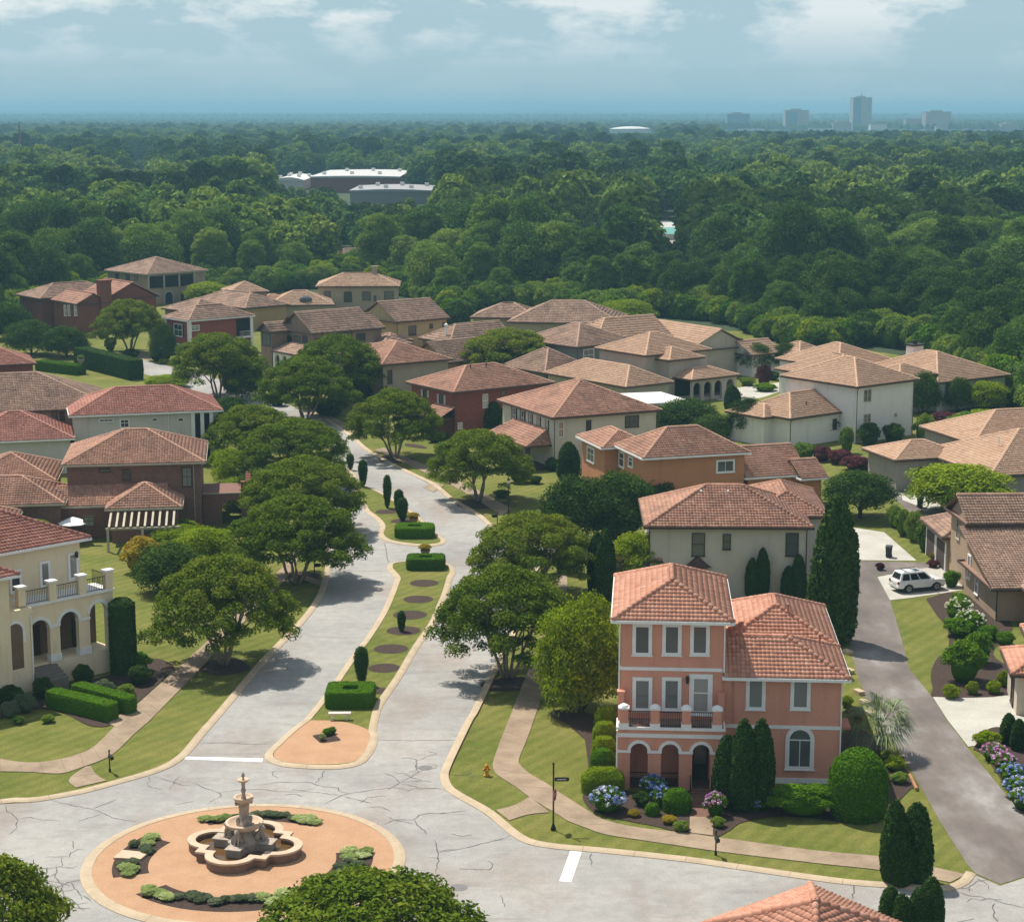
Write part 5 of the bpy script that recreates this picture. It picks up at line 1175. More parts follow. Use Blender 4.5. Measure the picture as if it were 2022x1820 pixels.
OT=[(BB[0],3.4,7.0,(1146,1402),3.0,8.6,'bright green bushy tree against the left wall of the pink house'),
(BB[1],3.0,6.5,(1258,1168),2.7,5.6,'yellow green tree behind the pink house by the grey wall'),
(BD[0],3.6,7.5,(1140,1075),3.6,7.4,'dark green magnolia tree in front of the orange house'),
(BD[1],3.4,6.5,(1225,1068),3.8,7.0,'dark magnolia tree with a few white flowers left of the grey house'),
(BD[0],3.6,7.5,(1290,1010),2.6,4.4,'dense shrub tree at the right end of the magnolias'),
(BB[1],3.0,6.5,(1420,970),3.2,2.8,'low spreading green tree under the orange house window'),
(BD[1],3.4,6.5,(1697,1022),3.6,5.0,'rounded green tree on the small lawn behind the tall cypress'),
(BB[1],3.0,6.5,(1890,1015),5.2,5.4,'yellowish spreading tree in front of the large tan roof'),
(BD[0],3.6,7.5,(1474,868),2.3,5.8,'dark slender tree beside the blue car'),
(BD[1],3.4,6.5,(1355,855),4.2,4.6,'loose dark tree by the white canopy'),
(BD[0],3.6,7.5,(1405,865),3.0,3.4,'shrubby tree left of the parked blue car'),
(BD[1],3.4,6.5,(1490,740),2.8,5.2,'olive green tree by the sandy path near the cypresses'),
(BD[0],3.6,7.5,(1548,738),2.2,5.4,'slim tree in front of the small white garage house'),
(BD[1],3.4,6.5,(1615,862),3.6,4.6,'leafy dark tree under the lower roof of the white house'),
(BD[0],3.6,7.5,(1820,815),2.6,6.2,'tree standing right of the tall white house'),
(BD[0],3.6,7.5,(1890,812),1.9,5.2,'narrow dark evergreen by the rambling white house'),
(BB[1],3.0,6.5,(1950,808),2.9,4.2,'pale green willow like tree at the rambling white house'),
(BD[0],3.6,7.5,(60,700),4.2,6.4,'dark tree at the left border above the clipped hedge'),
(BD[1],3.4,6.5,(130,705),4.0,5.4,'dark bushy tree left of the brick house with chimney'),
(BD[1],3.4,6.5,(20,670),4.4,6.8,'dense dark tree at the far left below the woods'),
(BD[0],3.6,7.5,(322,715),2.2,7.0,'dark evergreen beside the rose brick house'),
(BD[0],3.6,7.5,(480,790),2.4,5.6,'dark conifer like tree under the large lawn tree'),
(BB[0],3.4,7.0,(350,1085),2.4,2.4,'light green shrub tree by the pergola end'),
(BB[0],3.4,7.0,(480,1000),2.6,3.4,'fresh green bush behind the brick terrace'),
(BD[1],3.4,6.5,(450,838),3.2,3.8,'small tree between the grey house and the avenue'),
(BB[1],3.0,6.5,(330,765),3.4,2.0,'low olive shrub row at the end of the white street'),
(BD[1],3.4,6.5,(710,790),3.0,4.0,'dark shrub tree at the foot of the taupe house'),
(BB[0],3.4,7.0,(60,1085),2.6,3.2,'leafy green shrub between yellow house and brick house'),
(BD[1],3.4,6.5,(335,1168),3.0,4.4,'dark leafy tree behind the shadow throwing street tree'),
(BB[0],3.4,7.0,(405,1128),3.0,4.4,'mid green tree between pergola garden and street trees'),
(BD[0],3.6,7.5,(520,1010),3.0,5.0,'green tree squeezed between brick terrace and street tree'),
(BB[0],3.4,7.0,(470,955),2.8,4.2,'fresh green tree right of the grey house loggia'),
(BB[0],3.4,7.0,(1235,640),5.5,5.2,'bright green tree behind the brown roofs at the wood edge'),
(BB[1],3.0,6.5,(410,600),5.0,5.0,'light green tree behind the tall loggia house')]
TRUNKY={(1697,1022),(1890,1015),(1474,868),(1548,738),(1490,740)}
for me,r0,h0,p,r,h,lab in OT:
    g_=G(*p); dz=0 if p in TRUNKY else -.17*h
    put_tree(me,(g_[0],g_[1],dz),lab,name='garden_tree',sc=sz(me,r0,h0,r*1.06,h-dz))
CYP=[(0,1,6,(1645,1268),1.75,11.9,'towering dark cypress between the grey house and the alley'),
(0,1,6,(1195,1192),.85,6.6,'tall dark cypress at the left corner of the grey house garden'),(0,1,6,(1178,1178),.8,5.8,'shorter dark cypress left of the tall one by the grey house'),(0,1,6,(1120,1130),1.0,4.6,'dark cypress under the magnolias'),
(0,1,6,(1504,1183),.62,4.6,'dark pointed cypress at the wall of the grey house, tallest of four'),(0,1,6,(1484,1183),.58,3.7,'dark pointed cypress at the grey wall, first from the bay'),(0,1,6,(1556,1183),.6,3.0,'dark pointed cypress at the grey wall, shortest of four'),(0,1,6,(1576,1183),.62,4.0,'dark pointed cypress at the grey wall next to the downspout'),
(0,1,6,(1122,946),1.2,4.4,'pointed cypress beside the cream house wall'),(0,1,6,(975,862),1.3,4.6,'pointed dark cypress against the red brick wall'),(0,1,6,(1000,868),1.0,3.0,'small cypress at the corner of the red brick house'),
(0,1,6,(1443,808),.9,3.6,'dark cypress behind the concrete drive, taller of two'),(0,1,6,(1450,808),.8,3.2,'dark cypress behind the concrete drive, shorter of two'),
(0,1,6,(1424,736),1.0,5.0,'dark cypress in the row by the beige gabled house, leftmost'),(0,1,6,(1438,736),1.0,4.8,'dark cypress in the row by the beige gabled house, second'),(0,1,6,(1452,734),1.0,4.6,'dark cypress in the row by the beige gabled house, third'),(0,1,6,(1462,730),1.0,5.2,'dark cypress in the row by the beige gabled house, rightmost'),
(0,1,6,(652,603),1.6,5.0,'conical evergreen in front of the long beige house, left one'),(0,1,6,(700,606),1.9,5.0,'conical evergreen in front of the long beige house, right one'),
(0,1,6,(1998,808),.9,3.2,'small dark cypress on the slope at the right border')]
for k,r0,h0,p,r,h,lab in CYP: put_tree(CYM[k],tuple(G(*p)),lab,cat='cypress',name='cypress',sc=(r/r0,r/r0,h/h0))
# ---- shrubs: clipped body with a leafy skin
_SR=np.random.default_rng(77)
BUSH={}
def loose(mat,rg,n=4600,size=.07):
    cl=[]
    for i in range(22):
        u=1-1.25*(i+.5)/22; a=i*2.399+rg.uniform(-.4,.4); w_=math.sqrt(max(0,1-u*u)); k=rg.uniform(.6,.82); r=rg.uniform(.26,.44)
        cl.append((k*w_*math.cos(a),k*w_*math.sin(a),.92+.92*u*k,r,r,r*.9))
    V,F,t=leaves(cl,n,size,rg,shell=.5); V[:,2]=np.maximum(V[:,2],-.02)
    b=blob(rg,(.74,.74,.72)); me=bpy.data.meshes.new('shrub'); nb=len(b.v)
    me.from_pydata(list(b.v)+[tuple(p) for p in V],[],[tuple(f) for f in b.f]+[tuple(int(i)+nb for i in f) for f in F]); me.materials.append(mat)
    at=me.attributes.new('tint','FLOAT','FACE'); at.data.foreach_set('value',np.r_[np.full(len(b.f),.2),t].astype(np.float32)); me.update(); return me
for nm,mt in (('hedge',LH),('dark',LD),('bright',LB),('maroon',LR),('golden',LO),('grey',LG),('mid',LF2),('varieg',LV)):
    BUSH[nm]=[loose(mt,_SR) for _ in range(2)]
def bush(c,x,y,w,h,kind,label,d=None,name='shrub',group=None,cat='shrub',rz=None):
    p=G(x,y,0,c); o=obj(name,rnd.choice(BUSH[kind]),None,tuple(p),rnd.uniform(0,6.28) if rz is None else rz,(w/2,(d or w)/2,h/1.85)); return tag(o,label,cat,group)
def hedge(pts,z1,label,mat=None,z0=-.03,name='hedge',dens=260,size=.05,rnd_=.12,cat='hedge',hole=None,base=0.0):
    """clipped hedge from a ground outline (world xy), rounded shoulder"""
    P=np.array([(p[0],p[1]) for p in pts]); c=P.mean(0); q=P-c; n=len(P)
    a=sum(P[i][0]*P[(i+1)%n][1]-P[(i+1)%n][0]*P[i][1] for i in range(n))
    if a<0: q=q[::-1]
    mb=MB(); rings=[(1.0,z0),(1.02,z1*.5),(1.0,z1-rnd_),(1-rnd_*.35/max(.3,np.abs(q).min()+.3),z1-.02)]
    for k,z in rings: mb.v+=[(x*k,y*k,z) for x,y in q]
    for j in range(3):
        for i in range(n): mb.f.append((j*n+i,j*n+(i+1)%n,(j+1)*n+(i+1)%n,(j+1)*n+i))
    if hole is None: mb.f.append(tuple(range(3*n,4*n)))
    else:
        mb.v+=[(x*hole,y*hole,z1-.02) for x,y in q]+[(x*hole,y*hole,.1) for x,y in q]
        for j in (3,4):
            for i in range(n): mb.f.append((j*n+i,j*n+(i+1)%n,(j+1)*n+(i+1)%n,(j+1)*n+i))
    per=sum(np.hypot(*(q[(i+1)%n]-q[i])) for i in range(n)); ar=abs(a)/2; cnt=int(min(9000,dens*(per*z1+ar)))
    o=obj(name,shrub_mesh(mb,cnt,size,mat or LH,_SR,.05),None,(c[0],c[1],base)); return tag(o,label,cat)
def ring(c,r,n=20,sy=1.0): return [(c[0]+r*math.cos(a),c[1]+sy*r*math.sin(a)) for a in np.linspace(0,2*math.pi,n+1)[:-1]]
def rrect(c,w,d,r=.5,rz=0,n=5):
    P=[]
    for sx,sy,a0 in ((1,-1,-90),(1,1,0),(-1,1,90),(-1,-1,180)):
        for k in range(n): a=R(a0+90*k/(n-1)); P.append((sx*(w/2-r)+r*math.cos(a),sy*(d/2-r)+r*math.sin(a)))
    ca,sa=math.cos(rz),math.sin(rz); return [(c[0]+x*ca-y*sa,c[1]+x*sa+y*ca) for x,y in P]
def seg(a,b,w,z=0):
    a,b=np.array(a[:2]),np.array(b[:2]); m=(a+b)/2; d=b-a; return rrect(m,np.hypot(*d),w,min(w*.35,.4),math.atan2(d[1],d[0]))
# clipped box hedges on the median with hollow middles
hc=G(690,1398); hedge(rrect(hc+np.array([0,1.0,0]),3.4,2.9,.35),1.2,'square clipped box hedge with hollow centre on the median behind the bench',hole=.34,base=.08)
hc=G(840,1127); hedge(rrect(hc+np.array([0,1.0,0]),3.5,2.6,.5),1.1,'clipped hedge with urn planter on the near side of the median gap',hole=.36,base=.08)
hc=G(818,1064); hedge(rrect(hc+np.array([0,1.1,0]),3.9,2.9,.8),1.1,'clipped hedge with urn planter on the far side of the median gap',hole=.36,base=.08)
hedge(seg(G(100,1392),G(225,1422),1.25),1.25,'long clipped green hedge beside the entrance walk, nearer one')
hedge(seg(G(150,1378),G(262,1408),1.15),1.2,'clipped green hedge beside the entrance walk, farther one')
hedge(seg(G(160,722),G(270,750),2.6),3.2,'tall clipped dark hedge by the white street',LD,size=.09,dens=120)
hedge(seg(G(80,730),G(160,740),2.4),1.6,'low clipped hedge left of the tall dark hedge',LH,size=.09,dens=120)
p_=G(1585,1606); tag(obj('hedge',loose(LH,_SR,16000,.045),None,(p_[0],p_[1],0),R(-3),(2.3,1.25,1.02)),'broad bright green leafy hedge under the arched window of the pink house','hedge')
c0=G(1702,1628)+np.array([0,1.6,0]); mb=MB(); mb.lathe([(1.5,0),(1.75,.8),(1.8,1.8),(1.7,2.7),(1.4,3.4),(.85,3.95),(.3,4.2),(.02,4.25)],20)
o=obj('topiary',shrub_mesh(mb,9000,.075,LH,_SR,.09),None,(c0[0],c0[1],-.02)); tag(o,'tall rounded dark green topiary at the right corner of the pink house','topiary')
for i,(y,w) in enumerate(((1420,1.5),(1450,1.5),(1480,1.6),(1505,1.7))):
    c0=G(1196-i*2,y+18); hedge(rrect(c0,1.55,1.3,.5),1.5,['round clipped shrub along the pink house side wall, farthest','round clipped shrub along the pink house side wall, second from back','round clipped shrub along the pink house side wall, second from front','round clipped shrub along the pink house side wall, nearest'][i],LB if i<3 else LH,cat='shrub',name='shrub',rnd_=.5)
hedge(rrect(G(1190,1562),2.6,1.5,.6),1.5,'wide leafy shrub at the left corner of the pink house porch',LB,cat='shrub',name='shrub',rnd_=.5)
hedge(rrect(G(1337,1600),1.7,1.4,.6),1.35,'rounded green shrub beside the front steps of the pink house',LH,cat='shrub',name='shrub',rnd_=.5)
hedge(rrect(G(1288,1608),.85,.8,.35),.7,'small ball shaped shrub in the mulch bed',LH,cat='shrub',name='shrub',rnd_=.3)
for x,y,h,lab in ((1434,1592,4.6,'left cypress of the tall clump before the pink house'),(1466,1600,5.8,'middle cypress of the tall clump before the pink house'),(1500,1596,5.7,'right cypress of the tall clump before the pink house')):
    put_tree(CYM[0],tuple(G(x,y)),lab,cat='cypress',name='cypress',sc=(.78,.78,h/6))
for x,y,h,r,lab in ((1764,1742,4.8,.6,'left conifer of the columnar group by the street kerb'),(1778,1748,3.9,.5,'short middle conifer of the columnar group by the street kerb'),(1806,1740,4.6,.75,'right conifer of the columnar group by the street kerb'),
   (1756,1842,2.6,.5,'small conifer at the lower edge, leftmost of the pairs'),(1778,1850,2.4,.5,'small conifer at the lower edge, second from the left'),(1812,1846,2.6,.5,'small conifer at the lower edge, second from the right'),(1836,1838,3.0,.55,'small conifer at the lower edge, rightmost of the pairs')):
    put_tree(CYM[0],tuple(G(x,y)),lab,cat='conifer',name='conifer',sc=(r*1.15,r*1.15,h/6))
hedge(ring(G(245,1328),.95,14),5.8,'dark clipped columnar cypress at the right corner of the yellow house',LC,name='cypress',cat='cypress',size=.09,rnd_=.4)
# median topiary columns
for x,y,h,r,lab in ((714,1352,2.3,.5,'dark flame shaped topiary behind the square hedge'),(793,1248,1.35,.28,'narrow dark topiary in a mulch ring on the median'),(795,1030,2.0,.55,'dark columnar topiary next to the urn hedge, nearer'),(788,1018,2.2,.5,'dark columnar topiary next to the urn hedge, farther'),(765,1004,2.9,.42,'tall thin dark topiary on the median'),(717,962,2.5,.5,'dark oval topiary near the tip of the median'),(692,928,1.5,.4,'small dark topiary at the far tip of the median')):
    p=G(x,y); mb=MB(); h*=1.22; mb.lathe([(.12*r,0),(.55*r,h*.12),(.95*r,h*.5),(r,h*.72),(.8*r,h*.9),(.35*r,h)],12)
    o=obj('topiary',shrub_mesh(mb,1500,.06,LC,_SR,.09),None,(p[0],p[1],.09)); tag(o,lab,'topiary')
# planters, bushes and flowers
for c,x,y,w,h,k,lab in [('v',85,1378,1.6,1.5,'dark','dark flowering shrub left of the yellow house steps'),('v',165,1352,1.6,1.5,'dark','dark shrub below the yellow house arches'),('v',20,1385,2.0,1.2,'dark','dark shrub at the yellow house wall on the border'),
('v',50,1405,1.7,1.3,'grey','grey green shrub in the bed before the yellow house'),('v',20,1415,1.4,1.1,'grey','grey green shrub near the border in the yellow house bed'),('v',205,1370,1.7,1.0,'grey','grey green shrub beside the farther clipped hedge'),('v',250,1372,1.3,.8,'mid','low shrub at the end of the hedge bed'),('v',275,1325,1.9,1.5,'hedge','fresh green shrub beside the columnar cypress'),('v',275,1350,1.8,1.4,'dark','dark shrub below the columnar cypress'),
('v',95,1425,1.0,.5,'mid','small low plant at the edge of the round lawn'),('v',37,1428,.9,.6,'mid','small plant in the bed at the round lawn edge'),
('v',285,1128,4.2,3.2,'golden','golden orange shrub in front of the pergola'),('v',1240,1058,2.4,1.6,'golden','golden shrub behind the dark cypresses'),('v',1210,1065,1.8,1.3,'mid','green shrub left of the golden one'),
('v',1252,1612,.75,.45,'golden','small yellow plant in the mulch bed, left one'),('v',1320,1625,.95,.5,'golden','small yellow plant in the mulch bed, right one'),('v',1345,1640,1.0,.6,'mid','brownish low shrub beside the front walk'),('v',1418,1632,.9,.6,'mid','low shrub right of the front walk'),
('J',905,815,1.6,1.5,'hedge','round clipped shrub right behind the white car'),('v',1895,1210,2.0,1.7,'hedge','tall leafy shrub in the row by the tan house'),
('v',1895,1255,2.6,1.5,'hedge','clipped shrub below the hydrangea row at the tan house'),('v',1950,1262,2.0,1.2,'hedge','flat topped shrub at the tan house corner'),('v',1985,1272,1.6,1.1,'hedge','rounded shrub near the cream house corner'),
('v',1903,1345,3.0,3.2,'hedge','large dense flowering shrub on the mulch by the alley lawn'),('v',1930,1310,2.4,2.6,'hedge','large dense shrub behind the big flowering one'),
('v',1878,1378,1.3,1.0,'bright','yellow green shrub above the pale driveway, first'),('v',1920,1370,1.0,.95,'bright','yellow green shrub above the pale driveway, second'),('v',1962,1368,1.2,.9,'bright','yellow green shrub above the pale driveway, third'),('v',1982,1355,1.0,1.2,'bright','yellow green shrub at the cream house wall'),
('v',1950,1475,1.9,1.1,'bright','yellowish clipped shrub at the foot of the driveway'),
('v',1768,1520,1.4,.9,'bright','yellow green shrub under the palm'),('v',1690,1430,1.1,.9,'golden','yellowish shrub by the side of the pink house'),('v',1672,1395,1.0,.8,'bright','small shrub along the alley wall, upper'),('v',1682,1415,1.0,.8,'mid','small shrub along the alley wall, lower'),
('v',1670,1340,.9,.8,'mid','shrub beside the alley edge stones'),('v',1775,1545,1.2,.7,'mid','low dark shrub near the alley log'),
('v',1738,1125,.9,.7,'maroon','dark red shrub at the driveway corner'),('v',1842,1120,1.2,.7,'maroon','maroon shrub at the garage corner'),('v',1843,1108,.7,.9,'golden','bright yellow plant at the garage corner'),
('C',690,1035,3.2,1.7,'maroon','maroon hedge shrub behind the orange house, left'),('C',800,1075,3.4,1.6,'maroon','maroon hedge shrub behind the orange house, middle'),('C',560,1015,3.0,1.8,'maroon','maroon hedge shrub behind the orange house, farthest'),('C',870,1085,2.0,1.4,'maroon','maroon hedge shrub behind the orange house, right end'),
('B',1480,605,2.6,3.6,'maroon','dark red round tree form shrub in the drive circle'),('B',1490,640,3.6,1.2,'hedge','low round green hedge ring in the concrete drive'),('C',430,1010,3.0,2.2,'mid','olive shrub behind the orange house gable'),
('C',300,870,3.8,2.6,'grey','grey green shrub at the corner of the white house'),('C',900,900,3.0,2.8,'dark','dark round shrub at the white house wall'),('C',1080,890,3.0,2.6,'dark','dark shrub by the white house base'),('C',1300,870,2.8,3.6,'mid','leafy dome shaped shrub right of the white house'),('C',740,960,1.9,3.2,'mid','small conical tree like shrub before the white house'),
('C',1450,745,4.2,1.6,'maroon','maroon shrub hedge in front of the rambling house'),('C',1600,770,5.0,2.0,'mid','mid green hedge below the slope'),('C',1760,740,5.5,1.8,'bright','bright hedge near the big tan roof'),('C',1450,620,3.2,3.4,'maroon','maroon shrub against the rambling house wall'),
('A',1140,1030,2.8,1.8,'hedge','rounded shrub by the cream house porch'),('A',1280,1040,1.6,.9,'dark','dark shrub at the cream house porch corner'),('A',990,1150,2.0,.8,'mid','low planting in the lawn bed by the lamp post'),('A',1420,930,1.9,1.6,'dark','dark shrub left of the cypress at the cream house'),
('U',1750,250,3.6,3.2,'maroon','maroon shrub tree at the foot of the taupe house'),('U',560,300,3.0,2.2,'maroon','maroon bush under the porch wall of the brown gabled house'),('U',780,460,3.0,2.0,'dark','dark shrub under the big tree on the bend'),('U',1300,560,5.0,2.4,'dark','very dark hedge shrub in shade by the avenue bend'),
('D',1380,1095,3.6,5.2,'dark','tall dark evergreen shrub under the lawn tree'),('D',1540,1000,3.6,2.4,'grey','grey green bush beside the arched porch'),('D',660,850,3.2,1.6,'dark','dark clipped shrub at the white street tree foot'),('D',890,895,1.6,.9,'bright','small bright shrub at the white street kerb'),('D',870,870,4.4,1.8,'dark','low dark hedge below the rose brick house'),('D',510,800,2.2,2.4,'mid','shrub at the pale garage wall'),
('C',560,830,2.2,1.6,'mid','green shrub before the low wing of the white house, left'),('C',650,850,2.4,1.8,'dark','dark shrub before the low wing of the white house, right'),('C',430,850,3.4,2.6,'dark','big dark bush at the left end of the white house wing'),
('B',1560,960,3.0,2.4,'dark','dark hedge bush right of the slim tree by the blue car'),('B',1420,1060,2.0,1.4,'mid','small shrub beside the blue car drive'),('B',1330,590,2.6,1.3,'mid','low shrub on the sandy strip by the drive'),('B',1560,540,2.4,1.4,'dark','dark shrub at the small white garage house'),
('A',450,690,3.0,1.4,'dark','dark shrub at the porch of the red brick house'),('A',700,600,2.4,1.6,'mid','shrub against the red brick wall'),('E',1010,990,2.6,1.6,'dark','dark shrub at the taupe house corner'),('E',1330,690,3.0,1.8,'mid','shrub at the pale yellow house wall'),('D',300,610,2.6,3.0,'dark','dark conical shrub at the brick chimney house'),('D',345,620,2.2,2.6,'dark','second dark conical shrub at the brick chimney house'),
('G',1560,1560,3.0,1.8,'bright','light green bush at the pergola post'),('G',1880,1000,3.4,2.6,'bright','fresh green bush beside the brick terrace pier'),('G',560,1440,2.6,2.0,'mid','green bush next to the patio parasol'),
('M',1210,240,.9,.7,'bright','small leafy shrub near the palm'),('v',1268,1590,1.1,.9,'dark','dark shrub between the hydrangeas'),('J',560,450,1.8,2.6,'mid','olive shrub in the hedge row by the bin driveway, upper'),('J',640,490,1.9,2.9,'mid','olive shrub in the hedge row by the bin driveway, middle'),('J',720,560,2.0,2.8,'mid','olive shrub in the hedge row by the bin driveway, lower'),('J',500,390,1.8,2.2,'mid','olive shrub in the hedge row by the bin driveway, farthest')]:
    bush(c,x,y,w,h,k,lab)
# hydrangeas: leafy body with flower heads
def flower_heads(rng,n,mat,size=.06,lump=8):
    V=[];T=[]; d=rng.normal(size=(n,3)); d[:,2]=np.abs(d[:,2])*.8+.05; d/=np.linalg.norm(d,axis=1)[:,None]
    cen=d*np.array([1.0,1.0,.95])+np.array([0,0,.92]); tv=rng.random(n)
    for c,t in zip(cen,tv):
        m=lump; e=rng.normal(size=(m,3)); e/=np.linalg.norm(e,axis=1)[:,None]; P=c+e*size*1.1
        for p,nn in zip(P,e):
            a=np.cross(nn,rng.normal(size=3)); a/=np.linalg.norm(a); b=np.cross(nn,a); s=size*.9; V+=[p-a*s,p-b*s,p+a*s,p+b*s]; T.append(np.clip(t+rng.normal()*.12,0,1))
    return np_mesh('flowers',np.array(V),np.arange(len(V)).reshape(-1,4),mat,T)
FL={'b':[flower_heads(_SR,58,FB,.10) for _ in range(2)],'p':[flower_heads(_SR,50,FPk,.10) for _ in range(2)],'w':[flower_heads(_SR,60,FW,.06) for _ in range(2)]}
def hydrangea(x,y,w,h,k,label,dark='hedge'):
    p=G(x,y); o=empty('hydrangea',tuple(p),rnd.uniform(0,6),label,'hydrangea','flowering shrubs')
    s=(w/2,w/2,h/1.85); a=obj('foliage',rnd.choice(BUSH[dark]),o); a.scale=s; f=obj('flowers',rnd.choice(FL[k]),o); f.scale=(s[0]*1.03,s[1]*1.03,s[2]*1.03); f['kind']='stuff'
for x,y,w,h,k,lab in ((1200,1600,2.1,1.4,'b','big blue hydrangea at the left corner of the pink house'),(1306,1590,1.3,1.2,'b','blue and white hydrangea between shrubs before the porch'),(1290,1568,1.6,1.2,'b','blue hydrangea close to the porch railing'),(1412,1610,1.4,1.4,'p','pink and white hydrangea right of the front steps'),(1490,1600,1.2,1.0,'b','blue hydrangea in the shade of the cypress clump'),
 (1962,1500,1.7,1.1,'p','pink hydrangea at the top of the alley bed'),(1982,1520,1.6,1.1,'p','lilac hydrangea second in the alley bed'),(1998,1545,1.8,1.2,'b','lavender blue hydrangea third in the alley bed'),(2008,1572,1.7,1.2,'b','blue hydrangea fourth in the alley bed'),(2018,1595,1.6,1.2,'b','deep blue hydrangea lowest in the alley bed'),
 (1893,1225,2.4,1.9,'w','white flowering shrub beside the lawn by the tan house'),(1915,1250,2.5,1.9,'w','white flowering shrub nearest to the tan house wall')):
    hydrangea(x,y,w,h,k,lab)
for x,y,lab in ((1990,1468,'small dark cypress by the cream house drive, left'),(2010,1480,'small dark cypress by the cream house drive, right')): put_tree(CYM[0],tuple(G(x,y)),lab,cat='cypress',name='cypress',sc=(.5,.5,.36))
# palm beside the pink house
def palm(loc,label):
    rng=np.random.default_rng(5); o=empty('palm',loc,0,label,'palm'); o.scale=(1.3,1.3,1.3); mb=MB(); mb.tube([(0,0,-.1),(.03,0,.7),(0,.04,1.5)],[.2,.17,.16],9); mb.build('trunk',BARK,o,True)
    V=[];T=[]
    for i in range(44):
        a=i*2.399; el=rng.uniform(-.35,1.25); L=rng.uniform(1.5,2.1); d=np.array([math.cos(a)*math.cos(el),math.sin(a)*math.cos(el),math.sin(el)]); side=np.array([-math.sin(a),math.cos(a),0]); c0=np.array([0,0,1.55]); hub=c0+d*L*.45
        for k in range(11):
            f=(k-5)/5; dd=d*(1-.25*abs(f))+side*f*.95; dd/=np.linalg.norm(dd); tip=hub+dd*L*.72; tip[2]-=.22*L*(1+abs(f)*.5); w=np.cross(dd,[0,0,1.]); w/=np.linalg.norm(w)+1e-9; mid=hub+dd*L*.4+np.array([0,0,.03]); V+=[hub,mid+w*.035,tip,mid-w*.035]; T.append(rng.random())
        V+=[c0-side*.02,hub-side*.015,hub+side*.015,c0+side*.02]; T.append(.2)
    cr=obj('crown',np_mesh('crown',np.array(V),np.arange(len(V)).reshape(-1,4),LP,T),o)
palm(tuple(G(1735,1492)),'pale grey green fan palm between the pink house and the alley')
# ================================================================ the fountain circle
STN=pm('fountain_stone',(.46,.38,.31,1),(.28,.225,.185,1),1.6,.9,14,.7,.03,8)
CAPS=pm('fountain_cap',(.60,.46,.33,1),(.50,.37,.26,1),1.2,.9,20,.3,.01,10)
WALS=pm('fountain_wall',(.27,.175,.125,1),(.18,.12,.09,1),2.5,.95,12,.8,.04,8)
WAT,_t,_b=newmat('pond_water'); _b.inputs['Base Color'].default_value=(.115,.062,.022,1); _b.inputs['Roughness'].default_value=.06; _b.inputs['Specular IOR Level'].default_value=.6
bump(_t,_b,noise(_t,3,3,.6),.15,.02)
FC=G(484,1684)
FO=empty('fountain',(FC[0],FC[1],.1),R(-15),'tiered stone fountain with quatrefoil basin and seated lions on the circle','fountain')
def quat(extra,n=160):
    P=[]
    for k in range(n):
        a=2*math.pi*k/n; ph=(a+math.pi/4)%(math.pi/2)-math.pi/4; c,r=1.95,1.42+extra; s=r*r-c*c*math.sin(ph)**2
        lobe=c*math.cos(ph)+math.sqrt(s) if s>0 else 0
        ps=(a)%(math.pi/2)-math.pi/4; cor=(2.95+extra*1.3)/(math.cos(ps)+math.sin(abs(ps)))
        q=max(lobe,cor if abs(ps)<.36 else 0, 2.12+extra)
        P.append((q*math.cos(a),q*math.sin(a)))
    return P
def ringwall(o,i,z0,z1):
    n=len(o); mb=MB(); mb.v=[(*p,z0) for p in o]+[(*p,z1) for p in o]+[(*p,z1) for p in i]+[(*p,z0) for p in i]
    for k in range(n):
        j=(k+1)%n
        for a in range(4): b=(a+1)%4; mb.f.append((a*n+k,a*n+j,b*n+j,b*n+k))
    return mb
ringwall(quat(0),quat(-.34),-.12,.50).build('basin_wall',WALS,FO)
ringwall(quat(.07),quat(-.40),.50,.62).build('coping',CAPS,FO)
mb=MB(); mb.prism(quat(-.345),-.1,.30); mb.build('water',WAT,FO)
for k in range(4):
    a=k*math.pi/2; q=MB(); q.box(.2,1.75,-.42,.42,.2,.72); q.box(.2,1.85,-.48,.48,.72,.80); o=q.build('lion_plinth',STN,FO); o.rotation_euler=(0,0,a)
mb=MB(); mb.lathe([(1.0,.2),(1.0,.75),(.85,.8),(.6,1.1),(.5,1.4),(.62,1.5)],16); mb.build('pedestal',STN,FO)
mb=MB(); mb.lathe([(.55,1.42),(.85,1.5),(1.02,1.62),(1.10,1.78),(1.08,1.84),(.92,1.84),(.88,1.74),(.3,1.66)],28); mb.build('lower_bowl',CAPS,FO,True)
mb=MB(); mb.lathe([(.5,1.66),(.42,1.8),(.30,1.95),(.28,2.5),(.31,2.75),(.36,3.0),(.46,3.1)],14); mb.build('column',STN,FO,True)
for k in range(4): a=k*math.pi/2+.7; q=MB(); q.ell((.38*math.cos(a),.38*math.sin(a),1.95),(.13,.13,.24),8,6); q.ell((.44*math.cos(a),.44*math.sin(a),3.0),(.11,.11,.16),8,6); q.build('carved_figure',STN,FO,True)
mb=MB(); mb.lathe([(.36,3.0),(.5,3.1),(.58,3.25),(.58,3.34),(.46,3.34),(.42,3.24),(.14,3.2)],22); mb.build('middle_bowl',CAPS,FO,True)
mb=MB(); mb.lathe([(.16,3.2),(.12,3.35),(.10,3.55),(.15,3.7),(.10,3.9),(.12,4.1),(.09,4.2)],12); mb.build('upper_column',STN,FO,True)
mb=MB(); mb.lathe([(.1,4.15),(.28,4.25),(.36,4.34),(.35,4.38),(.26,4.38),(.05,4.32)],18); mb.build('top_dish',CAPS,FO,True)
mb=MB(); mb.lathe([(.07,4.32),(.05,4.45),(.11,4.55),(.09,4.66),(.03,4.76),(.005,4.82)],10); mb.build('finial',STN,FO,True)
